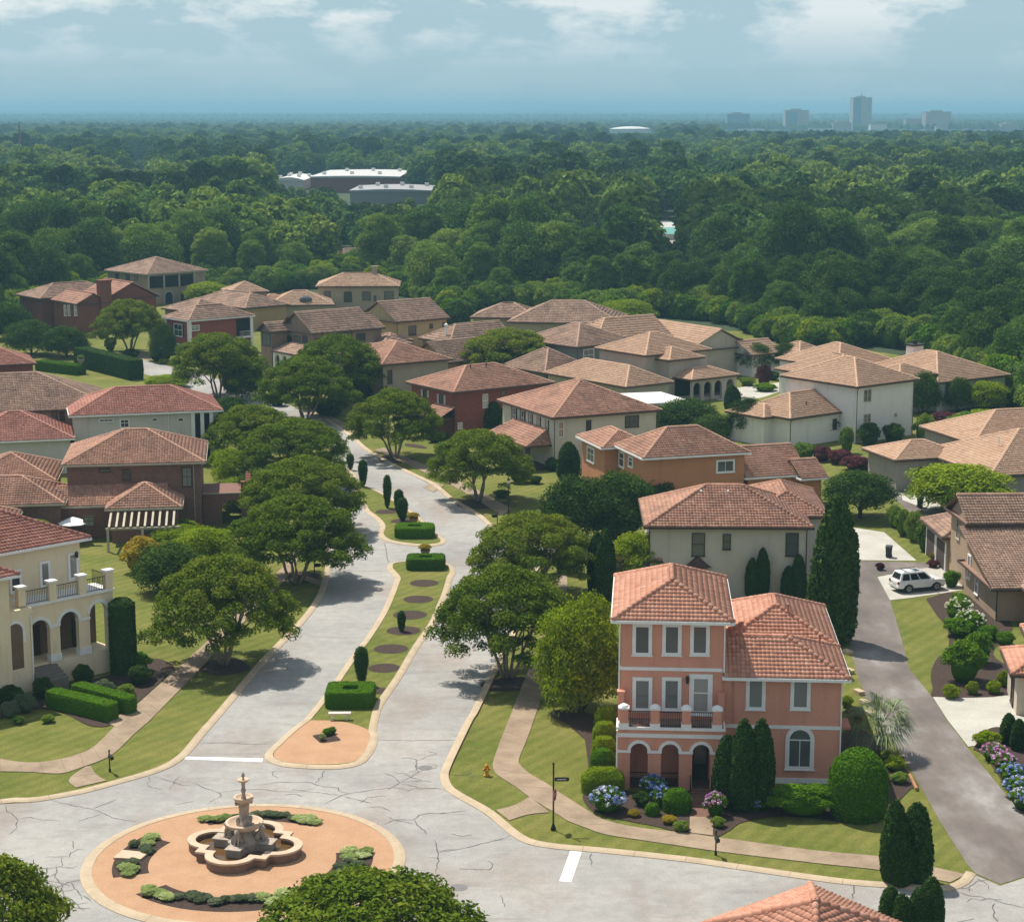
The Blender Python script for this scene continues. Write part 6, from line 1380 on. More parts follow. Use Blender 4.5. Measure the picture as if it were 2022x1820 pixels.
def lion_mesh():
    b=MB(); b.ell((.0,0,.42),(.30,.24,.36),12,8); b.ell((.22,0,.72),(.24,.25,.34),12,8); b.ell((.30,0,1.05),(.24,.25,.27),12,8); b.ell((.44,0,1.08),(.16,.14,.15),10,6); b.ell((.56,0,1.02),(.09,.09,.08),8,6)
    for s in (-1,1):
        b.tube([(.38,s*.13,.7),(.44,s*.14,.3),(.44,s*.14,.02)],[.11,.085,.09],8); b.ell((.52,s*.14,.05),(.12,.08,.06),8,5); b.ell((-.02,s*.24,.24),(.24,.12,.24),10,6); b.ell((.2,s*.26,.05),(.16,.08,.06),8,5); b.ell((.34,s*.17,1.27),(.05,.04,.06),6,5)
    me=b.mesh('lion_statue',STN,True); return me
LM_=lion_mesh()
for k in range(4):
    a=k*math.pi/2; o=obj('lion_statue',LM_,FO,(.85*math.cos(a),.85*math.sin(a),.8),a,.72); md=o.modifiers.new('skin','REMESH'); md.mode='VOXEL'; md.voxel_size=.045; md.use_smooth_shade=True
# planting beds round it
def arcbed(a0,a1,r0,r1):
    aa=np.linspace(R(a0),R(a1),16); P=[(CC[0]+r1*math.cos(a),CC[1]+r1*math.sin(a)) for a in aa]+[(CC[0]+r0*math.cos(a),CC[1]+r0*math.sin(a)) for a in aa[::-1]]
    sheet('mulch_bed',P,.106,MMU)
LBED={'back':'at the back of the fountain circle','right':'at the right of the fountain circle','front':'at the front of the fountain circle','left':'at the left of the fountain circle'}
for nm,a0,a1,r0,r1,n in (('back',58,118,6.1,7.4,18),('right',-38,12,5.2,7.3,16),('front',222,305,5.2,7.1,26),('left',150,200,5.4,7.4,14)):
    arcbed(a0,a1,r0,r1)
    for i in range(n):
        t=(i+.5)/n; end=t<.25 or t>.75; a=R(a0+(a1-a0)*t+rnd.uniform(-1.5,1.5)); r=rnd.uniform(r0+.35,r1-.35)
        if nm=='left' and .42<t<.66: continue
        if nm=='front' and not end: r=rnd.uniform(r0+.3,(r0+r1)/2)
        k='varieg' if end else 'grey'; s=rnd.uniform(.75,1.1) if end else rnd.uniform(.6,.95)
        o=obj('bedding_plant',rnd.choice(BUSH[k]),None,(CC[0]+r*math.cos(a),CC[1]+r*math.sin(a),.1),rnd.uniform(0,6),(s*.5,s*.5,rnd.uniform(.13,.20)))
        tag(o,('pale variegated hosta clump ' if end else 'low grey green bedding plant ')+LBED[nm],'plant','plants '+LBED[nm])
q=MB(); q.prism([(CC[0]+r*math.cos(R(a)),CC[1]+r*math.sin(R(a))) for r,a in ((5.7,171),(7.3,170),(7.5,179),(5.9,181))],.1,.22); o=q.build('stone_plaque',CAPS); tag(o,'flat pale stone slab lying in the planting bed left of the fountain','slab')
c0=G(645,1459); sheet('mulch_bed',rrect(c0,1.5,1.9,.25,R(25)),.1,MMU)
for dx,dy,k,s,lab in ((.0,.6,'hedge',.7,'small green plant in the bed on the paved median nose'),(.3,.9,'mid',.6,'second green plant in the bed on the paved median nose'),(-.25,-.45,'varieg',.5,'pale flowering plant in the bed on the paved median nose')):
    o=obj('bedding_plant',BUSH[k][0],None,(c0[0]+dx,c0[1]+dy,.1),0,(s*.5,s*.5,.25)); tag(o,lab,'plant')
# ================================================================ street furniture
WST=pm('white_stone',(.72,.68,.60,1),(.60,.56,.49,1),2,.85,20,.3,.01)
BLK=pm('black_paint',(.014,.014,.013,1),None,2,.45,10,0)
# bench
p=G(671,1423); o=empty('bench',(p[0],p[1],.1),R(2),'pale stone bench in front of the square hedge on the median','bench')
q=MB(); q.box(-.78,.78,-.2,.2,.42,.52); q.build('seat',WST,o)
for s in (-1,1): q=MB(); q.box(s*.5-.09,s*.5+.09,-.15,.15,-.02,.419); q.build('leg',WST,o)
p=G(692,1372); q=MB(); q.lathe([(.15,0),(.2,.1),(.28,.45),(.3,.5),(.2,.5)],12); o=q.build('flower_pot',WST,loc=(p[0],p[1],.1)); tag(o,'white pot inside the hollow of the square hedge','pot')
# urn planters in the hedges
for (x,y),lab in (((840,1111),'urn planter with golden foliage in the nearer hedge'),((817,1046),'urn planter with golden foliage in the farther hedge')):
    p=G(x,y); o=empty('urn_planter',(p[0],p[1],.1),0,lab,'planter'); q=MB(); q.lathe([(.3,0),(.3,.1),(.12,.25),(.14,.5),(.42,.95),(.5,1.15),(.44,1.15)],16); q.build('urn',pm('cast_stone',(.30,.20,.13,1)),o,True)
    f=obj('foliage',BUSH['golden'][0],o,(0,0,1.1)); f.scale=(.62,.62,.32)
# hydrant
p=G(961,1531); o=empty('fire_hydrant',tuple(p),R(20),'yellow fire hydrant on the grass verge by the corner','hydrant'); HYD=pm('hydrant_yellow',(.62,.33,.03,1),(.5,.24,.02,1),3,.5,20,.1)
q=MB(); q.lathe([(.2,0),(.2,.06),(.13,.08),(.13,.5),(.17,.52),(.17,.57),(.13,.6)],14); q.build('barrel',HYD,o,True)
q=MB(); q.lathe([(.15,.6),(.13,.7),(.07,.77),(.04,.78),(.04,.84),(.01,.85)],12); q.build('bonnet',HYD,o,True)
for a in (0,180,270): q=MB(); q.lathe([(.07,0),(.07,.08),(.085,.08),(.085,.13),(.03,.15)],10); n_=q.build('nozzle',HYD,o,True); n_.location=(.11*math.cos(R(a)),.11*math.sin(R(a)),.42); n_.rotation_euler=(0,R(90),R(a))
# mailboxes
def mailbox(x,y,c,rz,lab):
    p=G(x,y,0,c); o=empty('mailbox',tuple(p),rz,lab,'mailbox','black mailboxes'); q=MB(); q.tube([(0,0,-.05),(0,0,1.35)],.045,8); q.lathe([(.08,0),(.08,.2),(.05,.24)],8); q.lathe([(.05,1.35),(.07,1.4),(.03,1.48),(.005,1.5)],8); q.build('post',BLK,o)
    q=MB(); n=8; prof=[(-.11,0),(-.11,.14)]+[(-.11*math.cos(math.pi*k/n),.14+.1*math.sin(math.pi*k/n)) for k in range(n+1)]+[(.11,0)]
    m=len(prof); q.v=[(.05,y_,.98+z) for y_,z in prof]+[(.60,y_,.98+z) for y_,z in prof]; q.f=[tuple(range(m)),tuple(range(m,2*m))[::-1]]+[(i,m+i,m+(i+1)%m,(i+1)%m) for i in range(m)]; b=q.build('box',BLK,o)
    q=MB(); q.box(.0,.5,-.02,.02,.88,.975); q.build('bracket',BLK,o)
mailbox(868,405,'Q',R(-60),'black mailbox on a post on the verge near the stop line'); mailbox(210,790,'M',R(-85),'black mailbox on a post by the pink house front walk'); mailbox(965,540,'S',R(0),'black mailbox under the street tree at the left kerb'); mailbox(955,1395,'A',R(200),'black mailbox beside the side street corner')
# street name sign with stop sign
p=G(895,865,0,'N'); zt=atY(895,330,p[1],'N')[2]; o=empty('street_sign',tuple(p),0,'black sign post with street name blade and stop sign at the corner','sign')
q=MB(); q.lathe([(.16,0),(.16,.12),(.09,.3),(.07,.4)],10); q.tube([(0,0,.3),(0,0,zt-.15)],.05,8); q.lathe([(.05,zt-.2),(.08,zt-.12),(.03,zt-.02),(.002,zt)],8); q.build('post',BLK,o)
zb=atY(960,465,p[1],'N')[2]; xb=atY(1020,465,p[1],'N')[0]-p[0]
q=MB(); q.prism([(.12,-.12),(xb-.06,-.12),(xb,-.07),(xb,.07),(xb-.06,.12),(.12,.12),(.06,.07),(.06,-.07)],-.02,.02); bl=q.build('name_blade',BLK,o); bl.location=(0,0,zb); bl.rotation_euler=(R(90),0,0)
q=MB(); zz=0
for k in range(9): x=.2+k*(xb-.36)/9; q.box(x,x+(xb-.36)/9*rnd.uniform(.55,.8),-.035,rnd.uniform(.02,.04),.021,.025)
q.build('lettering',WST,bl)
zs_=atY(905,590,p[1],'N')[2]; RED=pm('sign_red',(.30,.045,.035,1),(.26,.04,.03,1),2,.5,20,0)
so=bpy.data.objects.new('stop_plate',MB().prism([(.4*math.cos(R(22.5+45*k)),.4*math.sin(R(22.5+45*k))) for k in range(8)],-.015,.015).mesh('stop_plate',RED)); link(so,o); so.location=(.07,0,zs_); so.rotation_euler=(R(90),0,R(72))
q=ringwall([(.4*math.cos(R(22.5+45*k)),.4*math.sin(R(22.5+45*k))) for k in range(8)],[(.365*math.cos(R(22.5+45*k)),.365*math.sin(R(22.5+45*k))) for k in range(8)],.0155,.019); q.build('border',WST,so)
fc=bpy.data.curves.new('lettering','FONT'); fc.body='STOP'; fc.size=.27; fc.align_x='CENTER'; fc.align_y='CENTER'; fc.extrude=.003; fc.materials.append(WST); ft=bpy.data.objects.new('lettering_source',fc); COL.objects.link(ft); bpy.context.view_layer.update(); fm=bpy.data.meshes.new_from_object(ft.evaluated_get(bpy.context.evaluated_depsgraph_get())); bpy.data.objects.remove(ft); fo=bpy.data.objects.new('lettering',fm); link(fo,so); fo.location=(0,0,.019)
# lamp posts
LGL=pm('lamp_glass',(.75,.74,.68,1),None,2,.3,10,0)
def lamp(x,y,c,h,lab):
    p=G(x,y,0,c); o=empty('street_lamp',tuple(p),0,lab,'lamp post'); q=MB(); q.lathe([(.18,0),(.18,.15),(.1,.35),(.06,.8),(.05,h-.7),(.09,h-.6),(.05,h-.55)],10); q.build('post',BLK,o,True)
    q=MB(); q.lathe([(.08,h-.56),(.17,h-.15),(.17,h-.12)],10); q.build('globe',LGL,o,True); q=MB(); q.lathe([(.22,h-.12),(.14,h),(.04,h+.08),(.02,h+.2)],10); q.build('hood',BLK,o,True)
lamp(1050,1330,'A',4.2,'black lamp post with white lantern on the lawn by the cream house')
# bins
BIN=pm('bin_grey',(.045,.046,.048,1),None,3,.6,20,.1)
def bin_(x,y,c,rz,lab):
    p=G(x,y,0,c); o=empty('wheelie_bin',(p[0],p[1],.03),rz,lab,'bin'); q=MB(); a=[(-.25,-.28),(.25,-.28),(.25,.28),(-.25,.28)]
    q.add([(u,v,.06) for u,v in a]+[(u*1.25,v*1.25,1.0) for u,v in a],[(3,2,1,0),(4,5,6,7),(0,1,5,4),(1,2,6,5),(2,3,7,6),(3,0,4,7)]); q.build('body',BIN,o)
    q=MB(); q.add([(-.34,-.4,1.0),(.34,-.4,1.0),(.34,.36,1.0),(-.34,.36,1.0),(-.3,-.34,1.08),(.3,-.34,1.08),(.3,.34,1.13),(-.3,.34,1.13)],[(3,2,1,0),(4,5,6,7),(0,1,5,4),(1,2,6,5),(2,3,7,6),(3,0,4,7)]); q.build('lid',BIN,o)
    q=MB(); q.tube([(-.28,.4,.98),(.28,.4,.98)],.025,6); q.build('handle',BIN,o)
    for s in (-1,1): q=MB(); q.tube([(s*.24,.3,.12),(s*.31,.3,.12)],.12,12); q.build('wheel',BLK,o)
bin_(460,606,'J',R(-15),'dark grey wheelie bin on the concrete drive above the white car'); bin_(682,252,'J',R(-5),'dark grey wheelie bin on the far drive by the yellowish tree')
# manhole covers
MH=pm('manhole_iron',(.20,.195,.19,1),(.14,.135,.13,1),6,.6,30,.5,.02)
for x,y,c,lab in ((1780,375,'P','round manhole cover in the right carriageway'),(150,1320,'N','round manhole cover in the cross street near the tree')):
    p=G(x,y,0,c); q=MB(); q.lathe([(.48,.004),(.48,.010),(.40,.010),(.38,.007),(.001,.008)],20); o=q.build('manhole_cover',MH,loc=(p[0],p[1],0)); tag(o,lab,'manhole')
# landscape timber and edging stones by the alley
TIM=pm('timber',(.40,.20,.10,1),(.3,.15,.08,1),3,.9,16,.4,.02)
a,b=G(1350,330,0,'M'),G(1392,415,0,'M'); q=MB(); q.tube([(a[0],a[1],.12),(b[0],b[1],.12)],.11,8); tag(q.build('landscape_timber',TIM),'orange landscape timber lying at the alley edge below the palm','timber')
for i,(x,y) in enumerate(((170,1290),(180,1425),(250,1575),(292,1648),(326,1725))):
    p=G(x,y,0,'J'); q=MB(); q.prism(rrect((0,0),.5,.9,.12,.4),-.02,.28); o=q.build('edging_stone',MK,loc=tuple(p)); tag(o,['tan edging stone at the alley, topmost of five','tan edging stone at the alley, second from the top','tan edging stone at the alley, middle of five','tan edging stone at the alley, second from the bottom','tan edging stone at the alley, lowest of five'][i],'stone')
# patio parasol and statue
p=G(146,1072); o=empty('patio_parasol',tuple(p),0,'off white patio parasol behind the yellow house roof','parasol'); q=MB(); q.lathe([(1.5,2.0),(1.48,2.05),(.7,2.4),(.02,2.65)],8); q.build('canopy',WT,o); q=MB(); q.tube([(0,0,-.02),(0,0,2.6)],.03,6); q.lathe([(.3,0),(.3,.08),(.05,.1)],10); q.build('pole',BLK,o)
p=G(300,965,0,'D'); o=empty('garden_urn',tuple(p),0,'grey stone urn on a pedestal at the clipped hedge gap','urn'); q=MB(); q.box(-.45,.45,-.45,.45,-.05,1.3); q.build('pedestal',STN,o); q=MB(); q.lathe([(.2,1.3),(.15,1.5),(.5,2.1),(.6,2.4),(.5,2.4)],14); q.build('urn',STN,o,True); f=obj('foliage',BUSH['mid'][0],o,(0,0,2.3)); f.scale=(.6,.6,.4)
# ================================================================ cars
TYR=pm('tyre',(.018,.018,.018,1),None,4,.85,20,.1); RIM=pm('alloy',(.42,.42,.42,1),None,4,.35,10,0,metal=.7); CGL,_t,_b=newmat('car_glass'); _b.inputs['Base Color'].default_value=(.012,.018,.022,1); _b.inputs['Roughness'].default_value=.06; _b.inputs['Specular IOR Level'].default_value=.7
TRM=pm('black_plastic',(.022,.022,.023,1),None,4,.6,20,0); RLT=pm('tail_light',(.32,.02,.015,1),None,4,.25,10,0); HLT=pm('head_light',(.62,.64,.66,1),None,4,.15,10,0)
def paint(name,c):
    m,t,b=newmat(name); b.inputs['Base Color'].default_value=c; b.inputs['Roughness'].default_value=.28; b.inputs['Coat Weight'].default_value=.6; b.inputs['Coat Roughness'].default_value=.08; return m
def car(p,rz,pmat,lab):
    o=empty('parked_car',(p[0],p[1],.03),rz,lab,'car'); b=MB()
    # lower body: rings along x; wheel arches cut as raised lower edge
    st=[(-2.38,.78,.62,.98),(-2.30,.90,.45,1.06),(-1.95,.95,.40,1.09),(-1.78,.955,.62,1.10),(-1.40,.96,.78,1.10),(-1.02,.955,.62,1.10),(-.85,.95,.36,1.10),(0,.95,.34,1.09),(.85,.95,.36,1.08),(1.02,.955,.62,1.08),(1.40,.96,.78,1.08),(1.78,.955,.62,1.07),(1.95,.94,.40,1.05),(2.28,.86,.42,.98),(2.40,.70,.55,.88)]
    rings=[]
    for x,w,z0,z1 in st: rings.append([(x,-w*.9,z0),(x,-w,z0+.08),(x,-w,z1-.22),(x,-w*.95,z1-.05),(x,-w*.86,z1),(x,w*.86,z1),(x,w*.95,z1-.05),(x,w,z1-.22),(x,w,z0+.08),(x,w*.9,z0)])
    n=10; b.v=[q for r_ in rings for q in r_]
    for i in range(len(rings)-1):
        for k in range(n): b.f.append((i*n+k,i*n+(k+1)%n,(i+1)*n+(k+1)%n,(i+1)*n+k))
    b.f+=[tuple(range(n))[::-1],tuple(range(len(b.v)-n,len(b.v)))]
    # bonnet bulge and cabin
    cab=[(-2.30,.84,1.06,-2.30,.84),( .98,.84,1.06,.98,.84)]
    bot=[(-2.28,-.86,1.07),(1.12,-.86,1.07),(1.12,.86,1.07),(-2.28,.86,1.07)]; top=[(-1.98,-.66,1.78),(.28,-.66,1.78),(.28,.66,1.78),(-1.98,.66,1.78)]; tt=[(-1.85,-.56,1.83),(.15,-.56,1.83),(.15,.56,1.83),(-1.85,.56,1.83)]
    b.add(bot+top+tt,[(0,1,5,4),(1,2,6,5),(2,3,7,6),(3,0,4,7),(4,5,9,8),(5,6,10,9),(6,7,11,10),(7,4,8,11),(8,9,10,11)])
    body=b.build('body',pmat,o)
    def onface(a,bq,c,d,u0,u1,v0,v1,off=.008):
        A,B,C,D=[np.array(q) for q in (a,bq,c,d)]; f=lambda u,v:(A*(1-u)+B*u)*(1-v)+(D*(1-u)+C*u)*v
        P=[f(u0,v0),f(u1,v0),f(u1,v1),f(u0,v1)]; nn=np.cross(P[1]-P[0],P[3]-P[0]); nn/=np.linalg.norm(nn); return [q+nn*off for q in P]
    for s,(a,bq,c,d) in ((0,(bot[0],bot[1],top[1],top[0])),(1,(bot[2],bot[3],top[3],top[2]))):
        for u0,u1 in ((.06,.30),(.34,.60),(.63,.93)) if s==0 else ((.07,.37),(.40,.66),(.70,.94)):
            q=MB(); q.poly(onface(a,bq,c,d,u0,u1,.1,.86)); q.build('side_window',CGL,o)
    q=MB(); q.poly(onface(bot[1],bot[2],top[2],top[1],.06,.94,.08,.92)); q.build('windscreen',CGL,o)
    q=MB(); q.poly(onface(bot[3],bot[0],top[0],top[3],.1,.9,.2,.88)); q.build('rear_window',CGL,o)
    q=MB(); q.box(-.45,.0,-.38,.38,1.828,1.838); q.build('sunroof',CGL,o)
    for s in (-1,1):
        q=MB(); q.tube([(-1.8,s*.62,1.83),(-1.7,s*.62,1.88),(.0,s*.62,1.88),(.1,s*.62,1.83)],.022,6); q.build('roof_rail',TRM,o)
        q=MB(); q.box(.86,1.02,min(s*.93,s*1.12),max(s*.93,s*1.12),1.08,1.24); q.build('mirror',pmat,o)
        q=MB(); q.box(-2.41,-2.3,min(s*.62,s*.84),max(s*.62,s*.84),.82,1.05); q.build('tail_light',RLT,o); q=MB(); q.box(2.26,2.38,min(s*.45,s*.74),max(s*.45,s*.74),.74,.9); q.build('headlight',HLT,o)
        q=MB(); q.box(-.85,.85,min(s*.9,s*1.0),max(s*.9,s*1.0),.33,.40); q.build('side_step',TRM,o)
        for x in (-1.4,1.4):
            q=MB(); q.tube([(x,s*.70,.38),(x,s*.955,.38)],.38,20); w=q.build('wheel',TYR,o); q=MB(); q.tube([(x,s*.94,.38),(x,s*.972,.38)],.25,14); 
            q.build('rim',RIM,w)
            q=MB()
            for k in range(5): a=k*2*math.pi/5; q.tube([(x+.05*math.cos(a),s*.974,.38+.05*math.sin(a)),(x+.23*math.cos(a),s*.978,.38+.23*math.sin(a))],.03,4)
            q.build('spokes',TYR,w)
    for x in (-1.5,-.6): q=MB(); q.box(x-.03,x+.03,-.64,.64,1.885,1.905); q.build('cross_bar',TRM,o)
    q=MB(); q.box(-2.44,-2.28,-.8,.8,.45,.66); q.build('rear_bumper',pmat,o); q=MB(); q.box(2.2,2.42,-.72,.72,.45,.6); q.build('front_bumper',pmat,o); q=MB(); q.box(2.34,2.43,-.42,.42,.62,.84); q.build('grille',TRM,o)
    q=MB(); q.box(-2.42,-2.38,-.26,.26,.72,.84); q.build('number_plate',WST,o); q=MB(); q.box(-2.33,2.3,-.7,.7,.3,.45); q.build('underbody',TRM,o)
    return o
pa,pb=G(590,864,0,'J'),G(815,843,0,'J'); ya=math.atan2(pb[1]-pa[1],pb[0]-pa[0]); mid=(pa+pb)/2; mid[:2]+=np.array([-math.sin(ya),math.cos(ya)])*.95
car(mid,ya,paint('white_paint',(.78,.78,.77,1)),'white sport utility car parked on the concrete drive by the garage')
car(G(1195,1032,0,'B')+np.array([0.3,1.2,0]),R(50),paint('blue_paint',(.03,.05,.13,1)),'dark blue car parked on a drive behind the orange house')
# ================================================================ woodland and the far country
LWF=[broad(61,5.0,.5,13,2600,.62,LF,nc=36),broad(62,4.4,.5,15,2600,.62,LF2,nc=36),broad(63,5.6,.5,12,2600,.62,LF,nc=36),broad(64,4.8,.5,14,2600,.62,LD,nc=36),broad(65,5.4,.5,13,2600,.62,LF2,nc=36),broad(66,4.6,.4,16,2600,.62,LD,nc=36)]
EDGE=[(-300,700),(-60,660),(60,625),(120,598),(215,578),(300,572),(400,565),(480,572),(610,556),(700,556),(810,576),(860,596),(905,640),(930,600),(1100,600),(1200,622),(1300,612),(1450,630),(1500,655),(1640,688),(1690,668),(1800,676),(1900,722),(1975,762),(2050,815),(2150,860),(2300,950)]
def near_limit(px):
    xs=[e[0] for e in EDGE]; ys=[e[1] for e in EDGE]; return np.interp(px,xs,ys)
# openings through which far buildings show: x0,x1,top,bottom (px), distance
SHOW=[(604,796,328,366,1125),(684,856,358,390,950),(536,600,346,358,1115),(1160,1190,446,454,640),(1290,1345,448,460,690),(1200,1296,246,261,3330),(1430,2022,190,257,3900),(262,288,310,328,1500),(655,700,489,506,560)]
def blocked(x,y,h,r):
    u,v=proj((x,y,h)); ru=r*FV/y
    for a,b,t,bt,D in SHOW:
        if y<D and u+ru*.7>a and u-ru*.7<b and v<bt: return True
    return False
rng=np.random.default_rng(99); pts=[]
def fill(y0,y1,sp,jit=.45):
    y=y0
    while y<y1:
        half=y*.30+25; x=-half
        while x<half:
            xx=x+rng.uniform(-jit,jit)*sp; yy=y+rng.uniform(-jit,jit)*sp
            u,v=proj((xx,yy,0))
            if v<near_limit(u)-1: pts.append((xx,yy,sp))
            x+=sp
        y+=sp
fill(225,420,7.2); fill(420,640,9.2); fill(640,1500,12.5); fill(1500,3200,14.5); fill(3200,7500,24); fill(7500,17000,62)
ks=lambda x,y:math.sin(x/70+1.3)*math.cos(y/95)+.6*math.sin(x/31+y/47)  # noise patches of leaf tone, the dark ones putting cloud shade into colour
cand=[]
for x,y,sp in pts:
    f=1.0 if sp<8.1 else (1.15 if sp<10 else 1.3 if sp<13 else (1.22 if sp<20 else 1.3))
    s=rng.triangular(.5,.95,1.45)*f*(.86 if sp<8 else 1); 
    if y>3300: s=rng.uniform(.9,1.3)
    if y>7500: s=rng.uniform(1.4,2.2)
    h=14*s if y<3300 else 14*1.1
    if y>7500: h=10
    if blocked(x,y,h*1.05,5*s):
        s*=.45
        if blocked(x,y,14*s,5*s): continue
    cand.append((x,y,s,ks(x,y)))
cand.sort(key=lambda c:c[1])
FG='trees of the wood behind the houses'
ZN=[(120,'at the far left border'),(300,'behind the brick chimney house'),(450,'behind the columned loggia house'),(620,'behind the small square tower'),(820,'behind the long beige house'),(930,'behind the pale yellow gabled house'),(1130,'behind the broad brown hip roofs'),(1300,'behind the blue grey house'),(1480,'behind the tan cross gables'),(1640,'behind the small white garage house'),(1800,'behind the tall white house'),(1960,'behind the rambling white house'),(9999,'at the right border above the slope')]
def flabel(x,y,g,s):
    u,v=proj((x,y,0)); z=[n for a,n in ZN if u<a][0]; deep='at the wood edge' if v>near_limit(u)-14 else 'farther into the wood'
    return ('tall ' if s>.95 else 'low ')+['deep green','light green','dark blue green'][g]+' tree '+deep+' '+z
BFD=[broad(47,4.6,-1,14,16000,.2,LD,nc=60),broad(48,5.4,-1,13,16000,.2,LD,nc=60)]
def pick(k):
    if k<-.6: return 2
    if k>.15: return 1
    return 0
POOL=[[BF[0],BF[1],BF[4],BF[5]],[BF[2],BF[3]],BFD]
indiv=[c for c in cand if -60<proj((c[0],c[1],6))[0]<2080][:290]; iset=set(id(c) for c in indiv)
for c in indiv:
    x,y,s,k=c; g=pick(k+rng.normal()*.35); me=POOL[g][int(rng.integers(len(POOL[g])))]; s2=s*rng.uniform(.9,1.1)
    put_tree(me,(x,y,-.05),flabel(x,y,g,s),name='forest_tree',group=FG,sc=(s*.98,s*.98,s2))
rest=[c for c in cand if id(c) not in iset]
fc_=bpy.data.collections.new('forest_kinds')
for i,(tm,cm) in enumerate(LWF): o=bpy.data.objects.new('tree_kind_%d'%i,cm); fc_.objects.link(o)
me=bpy.data.meshes.new('forest'); n=len(rest); me.vertices.add(n); me.vertices.foreach_set('co',np.array([(c[0],c[1],-.05) for c in rest],dtype=np.float32).ravel())
at=me.attributes.new('sz','FLOAT','POINT'); at.data.foreach_set('value',np.array([c[2] for c in rest],dtype=np.float32))
at=me.attributes.new('rot','FLOAT','POINT'); at.data.foreach_set('value',rng.uniform(0,6.28,n).astype(np.float32))
KI={0:[0,2],1:[1,4],2:[3,5]}
at=me.attributes.new('kind','INT','POINT'); at.data.foreach_set('value',np.array([KI[pick(c[3]+rng.normal()*.4)][int(rng.integers(2))] for c in rest],dtype=np.int32))
frs=obj("forest",me); frs["kind"]="stuff"; tag(frs,'wooded country of broadleaf trees stretching to the horizon','forest')
ng=bpy.data.node_groups.new('forest','GeometryNodeTree'); ng.interface.new_socket('Geometry',in_out='INPUT',socket_type='NodeSocketGeometry'); ng.interface.new_socket('Geometry',in_out='OUTPUT',socket_type='NodeSocketGeometry')
gi=ng.nodes.new('NodeGroupInput'); go=ng.nodes.new('NodeGroupOutput'); ip=ng.nodes.new('GeometryNodeInstanceOnPoints'); ci=ng.nodes.new('GeometryNodeCollectionInfo'); ci.inputs['Collection'].default_value=fc_; ci.inputs['Separate Children'].default_value=True; ci.inputs['Reset Children'].default_value=True
def na(nm,ty):
    q=ng.nodes.new('GeometryNodeInputNamedAttribute'); q.data_type=ty; q.inputs['Name'].default_value=nm; return q.outputs['Attribute']
cb=ng.nodes.new('ShaderNodeCombineXYZ'); ng.links.new(na('rot','FLOAT'),cb.inputs[2]); ng.links.new(gi.outputs[0],ip.inputs['Points']); ng.links.new(ci.outputs[0],ip.inputs['Instance']); ip.inputs['Pick Instance'].default_value=True
ng.links.new(na('kind','INT'),ip.inputs['Instance Index']); ng.links.new(cb.outputs[0],ip.inputs['Rotation']); ng.links.new(na('sz','FLOAT'),ip.inputs['Scale']); ng.links.new(ip.outputs[0],go.inputs[0])
md=frs.modifiers.new('scatter','NODES'); md.node_group=ng
# undergrowth along the wood edge
ug=[]
for _ in range(5200):
    u=rng.uniform(-120,2150); v=near_limit(u)+rng.uniform(-24,13); g=G(u,v)
    if blocked(g[0],g[1],3,2): continue
    ug.append((g[0],g[1]))
uc=bpy.data.collections.new('undergrowth_kinds')
for i,k in enumerate(('mid','dark','bright','hedge')): o=bpy.data.objects.new('bush_kind_%d'%i,BUSH[k][0]); uc.objects.link(o)
me=bpy.data.meshes.new('undergrowth'); n=len(ug); me.vertices.add(n); me.vertices.foreach_set('co',np.array([(a,b,-.1) for a,b in ug],dtype=np.float32).ravel())
for nm,ar,ty in (('sz',rng.triangular(.5,1.2,3.4,n),'FLOAT'),('rot',rng.uniform(0,6.28,n),'FLOAT'),('kind',rng.choice([0,0,1,2,3],n),'INT')):
    at=me.attributes.new(nm,ty,'POINT'); at.data.foreach_set('value',ar.astype(np.float32 if ty=='FLOAT' else np.int32))
us=obj('undergrowth',me); us['kind']='stuff'; tag(us,'tangled shrubs and vines along the foot of the wood','undergrowth')
ng2=ng.copy(); [q for q in ng2.nodes if q.bl_idname=='GeometryNodeCollectionInfo'][0].inputs['Collection'].default_value=uc
md=us.modifiers.new('scatter','NODES'); md.node_group=ng2
# ---- far buildings
def farmat(name,c,c2,sx=.3,sz_=.28):
    """storey bands and bays on a far facade, too small to pick apart"""
    m,t,b=newmat(name); tcn=nd(t,'ShaderNodeTexCoord'); sp=nd(t,'ShaderNodeSeparateXYZ'); t.links.new(tcn.outputs['Object'],sp.inputs[0])
    w=mth(t,'GREATER_THAN',mth(t,'FRACT',mth(t,'MULTIPLY',sp.outputs[2],sz_)),.5); t.links.new(mix(t,w,c,c2),b.inputs['Base Color']); b.inputs['Roughness'].default_value=.4; return m
def tower(x0,x1,ytop,Y,dep,mat,lab,rz=0,roof=True,name='tower_block',cat='building'):
    a,b=atY(x0,230,Y),atY(x1,230,Y); h=atY((x0+x1)/2,ytop,Y)[2]; w=b[0]-a[0]; o=empty(name,((a[0]+b[0])/2,Y,0),rz,lab,cat)
    q=MB(); q.box(-w/2,w/2,0,dep,-1,h); q.build('facade',mat,o)
    q=MB(); q.box(-w/2-.4,w/2+.4,-.4,dep+.4,h,h+1.2); q.build('parapet',pm('far_concrete',(.42,.40,.37,1)),o)
    if roof: q=MB(); q.box(-w*.28,w*.2,dep*.3,dep*.7,h+1.2,h+4.5); q.build('plant_room',pm('far_concrete',(.42,.40,.37,1)),o)
    return o,w,h
GB=farmat('facade_blue',(.10,.20,.30,1),(.16,.28,.38,1)); GT=farmat('facade_tan',(.42,.36,.30,1),(.28,.26,.25,1)); GC=farmat('facade_concrete',(.50,.47,.43,1),(.30,.30,.30,1)); GP=farmat('facade_pink',(.50,.40,.36,1),(.38,.31,.29,1)); GWH=pm('far_white',(.80,.79,.75,1))
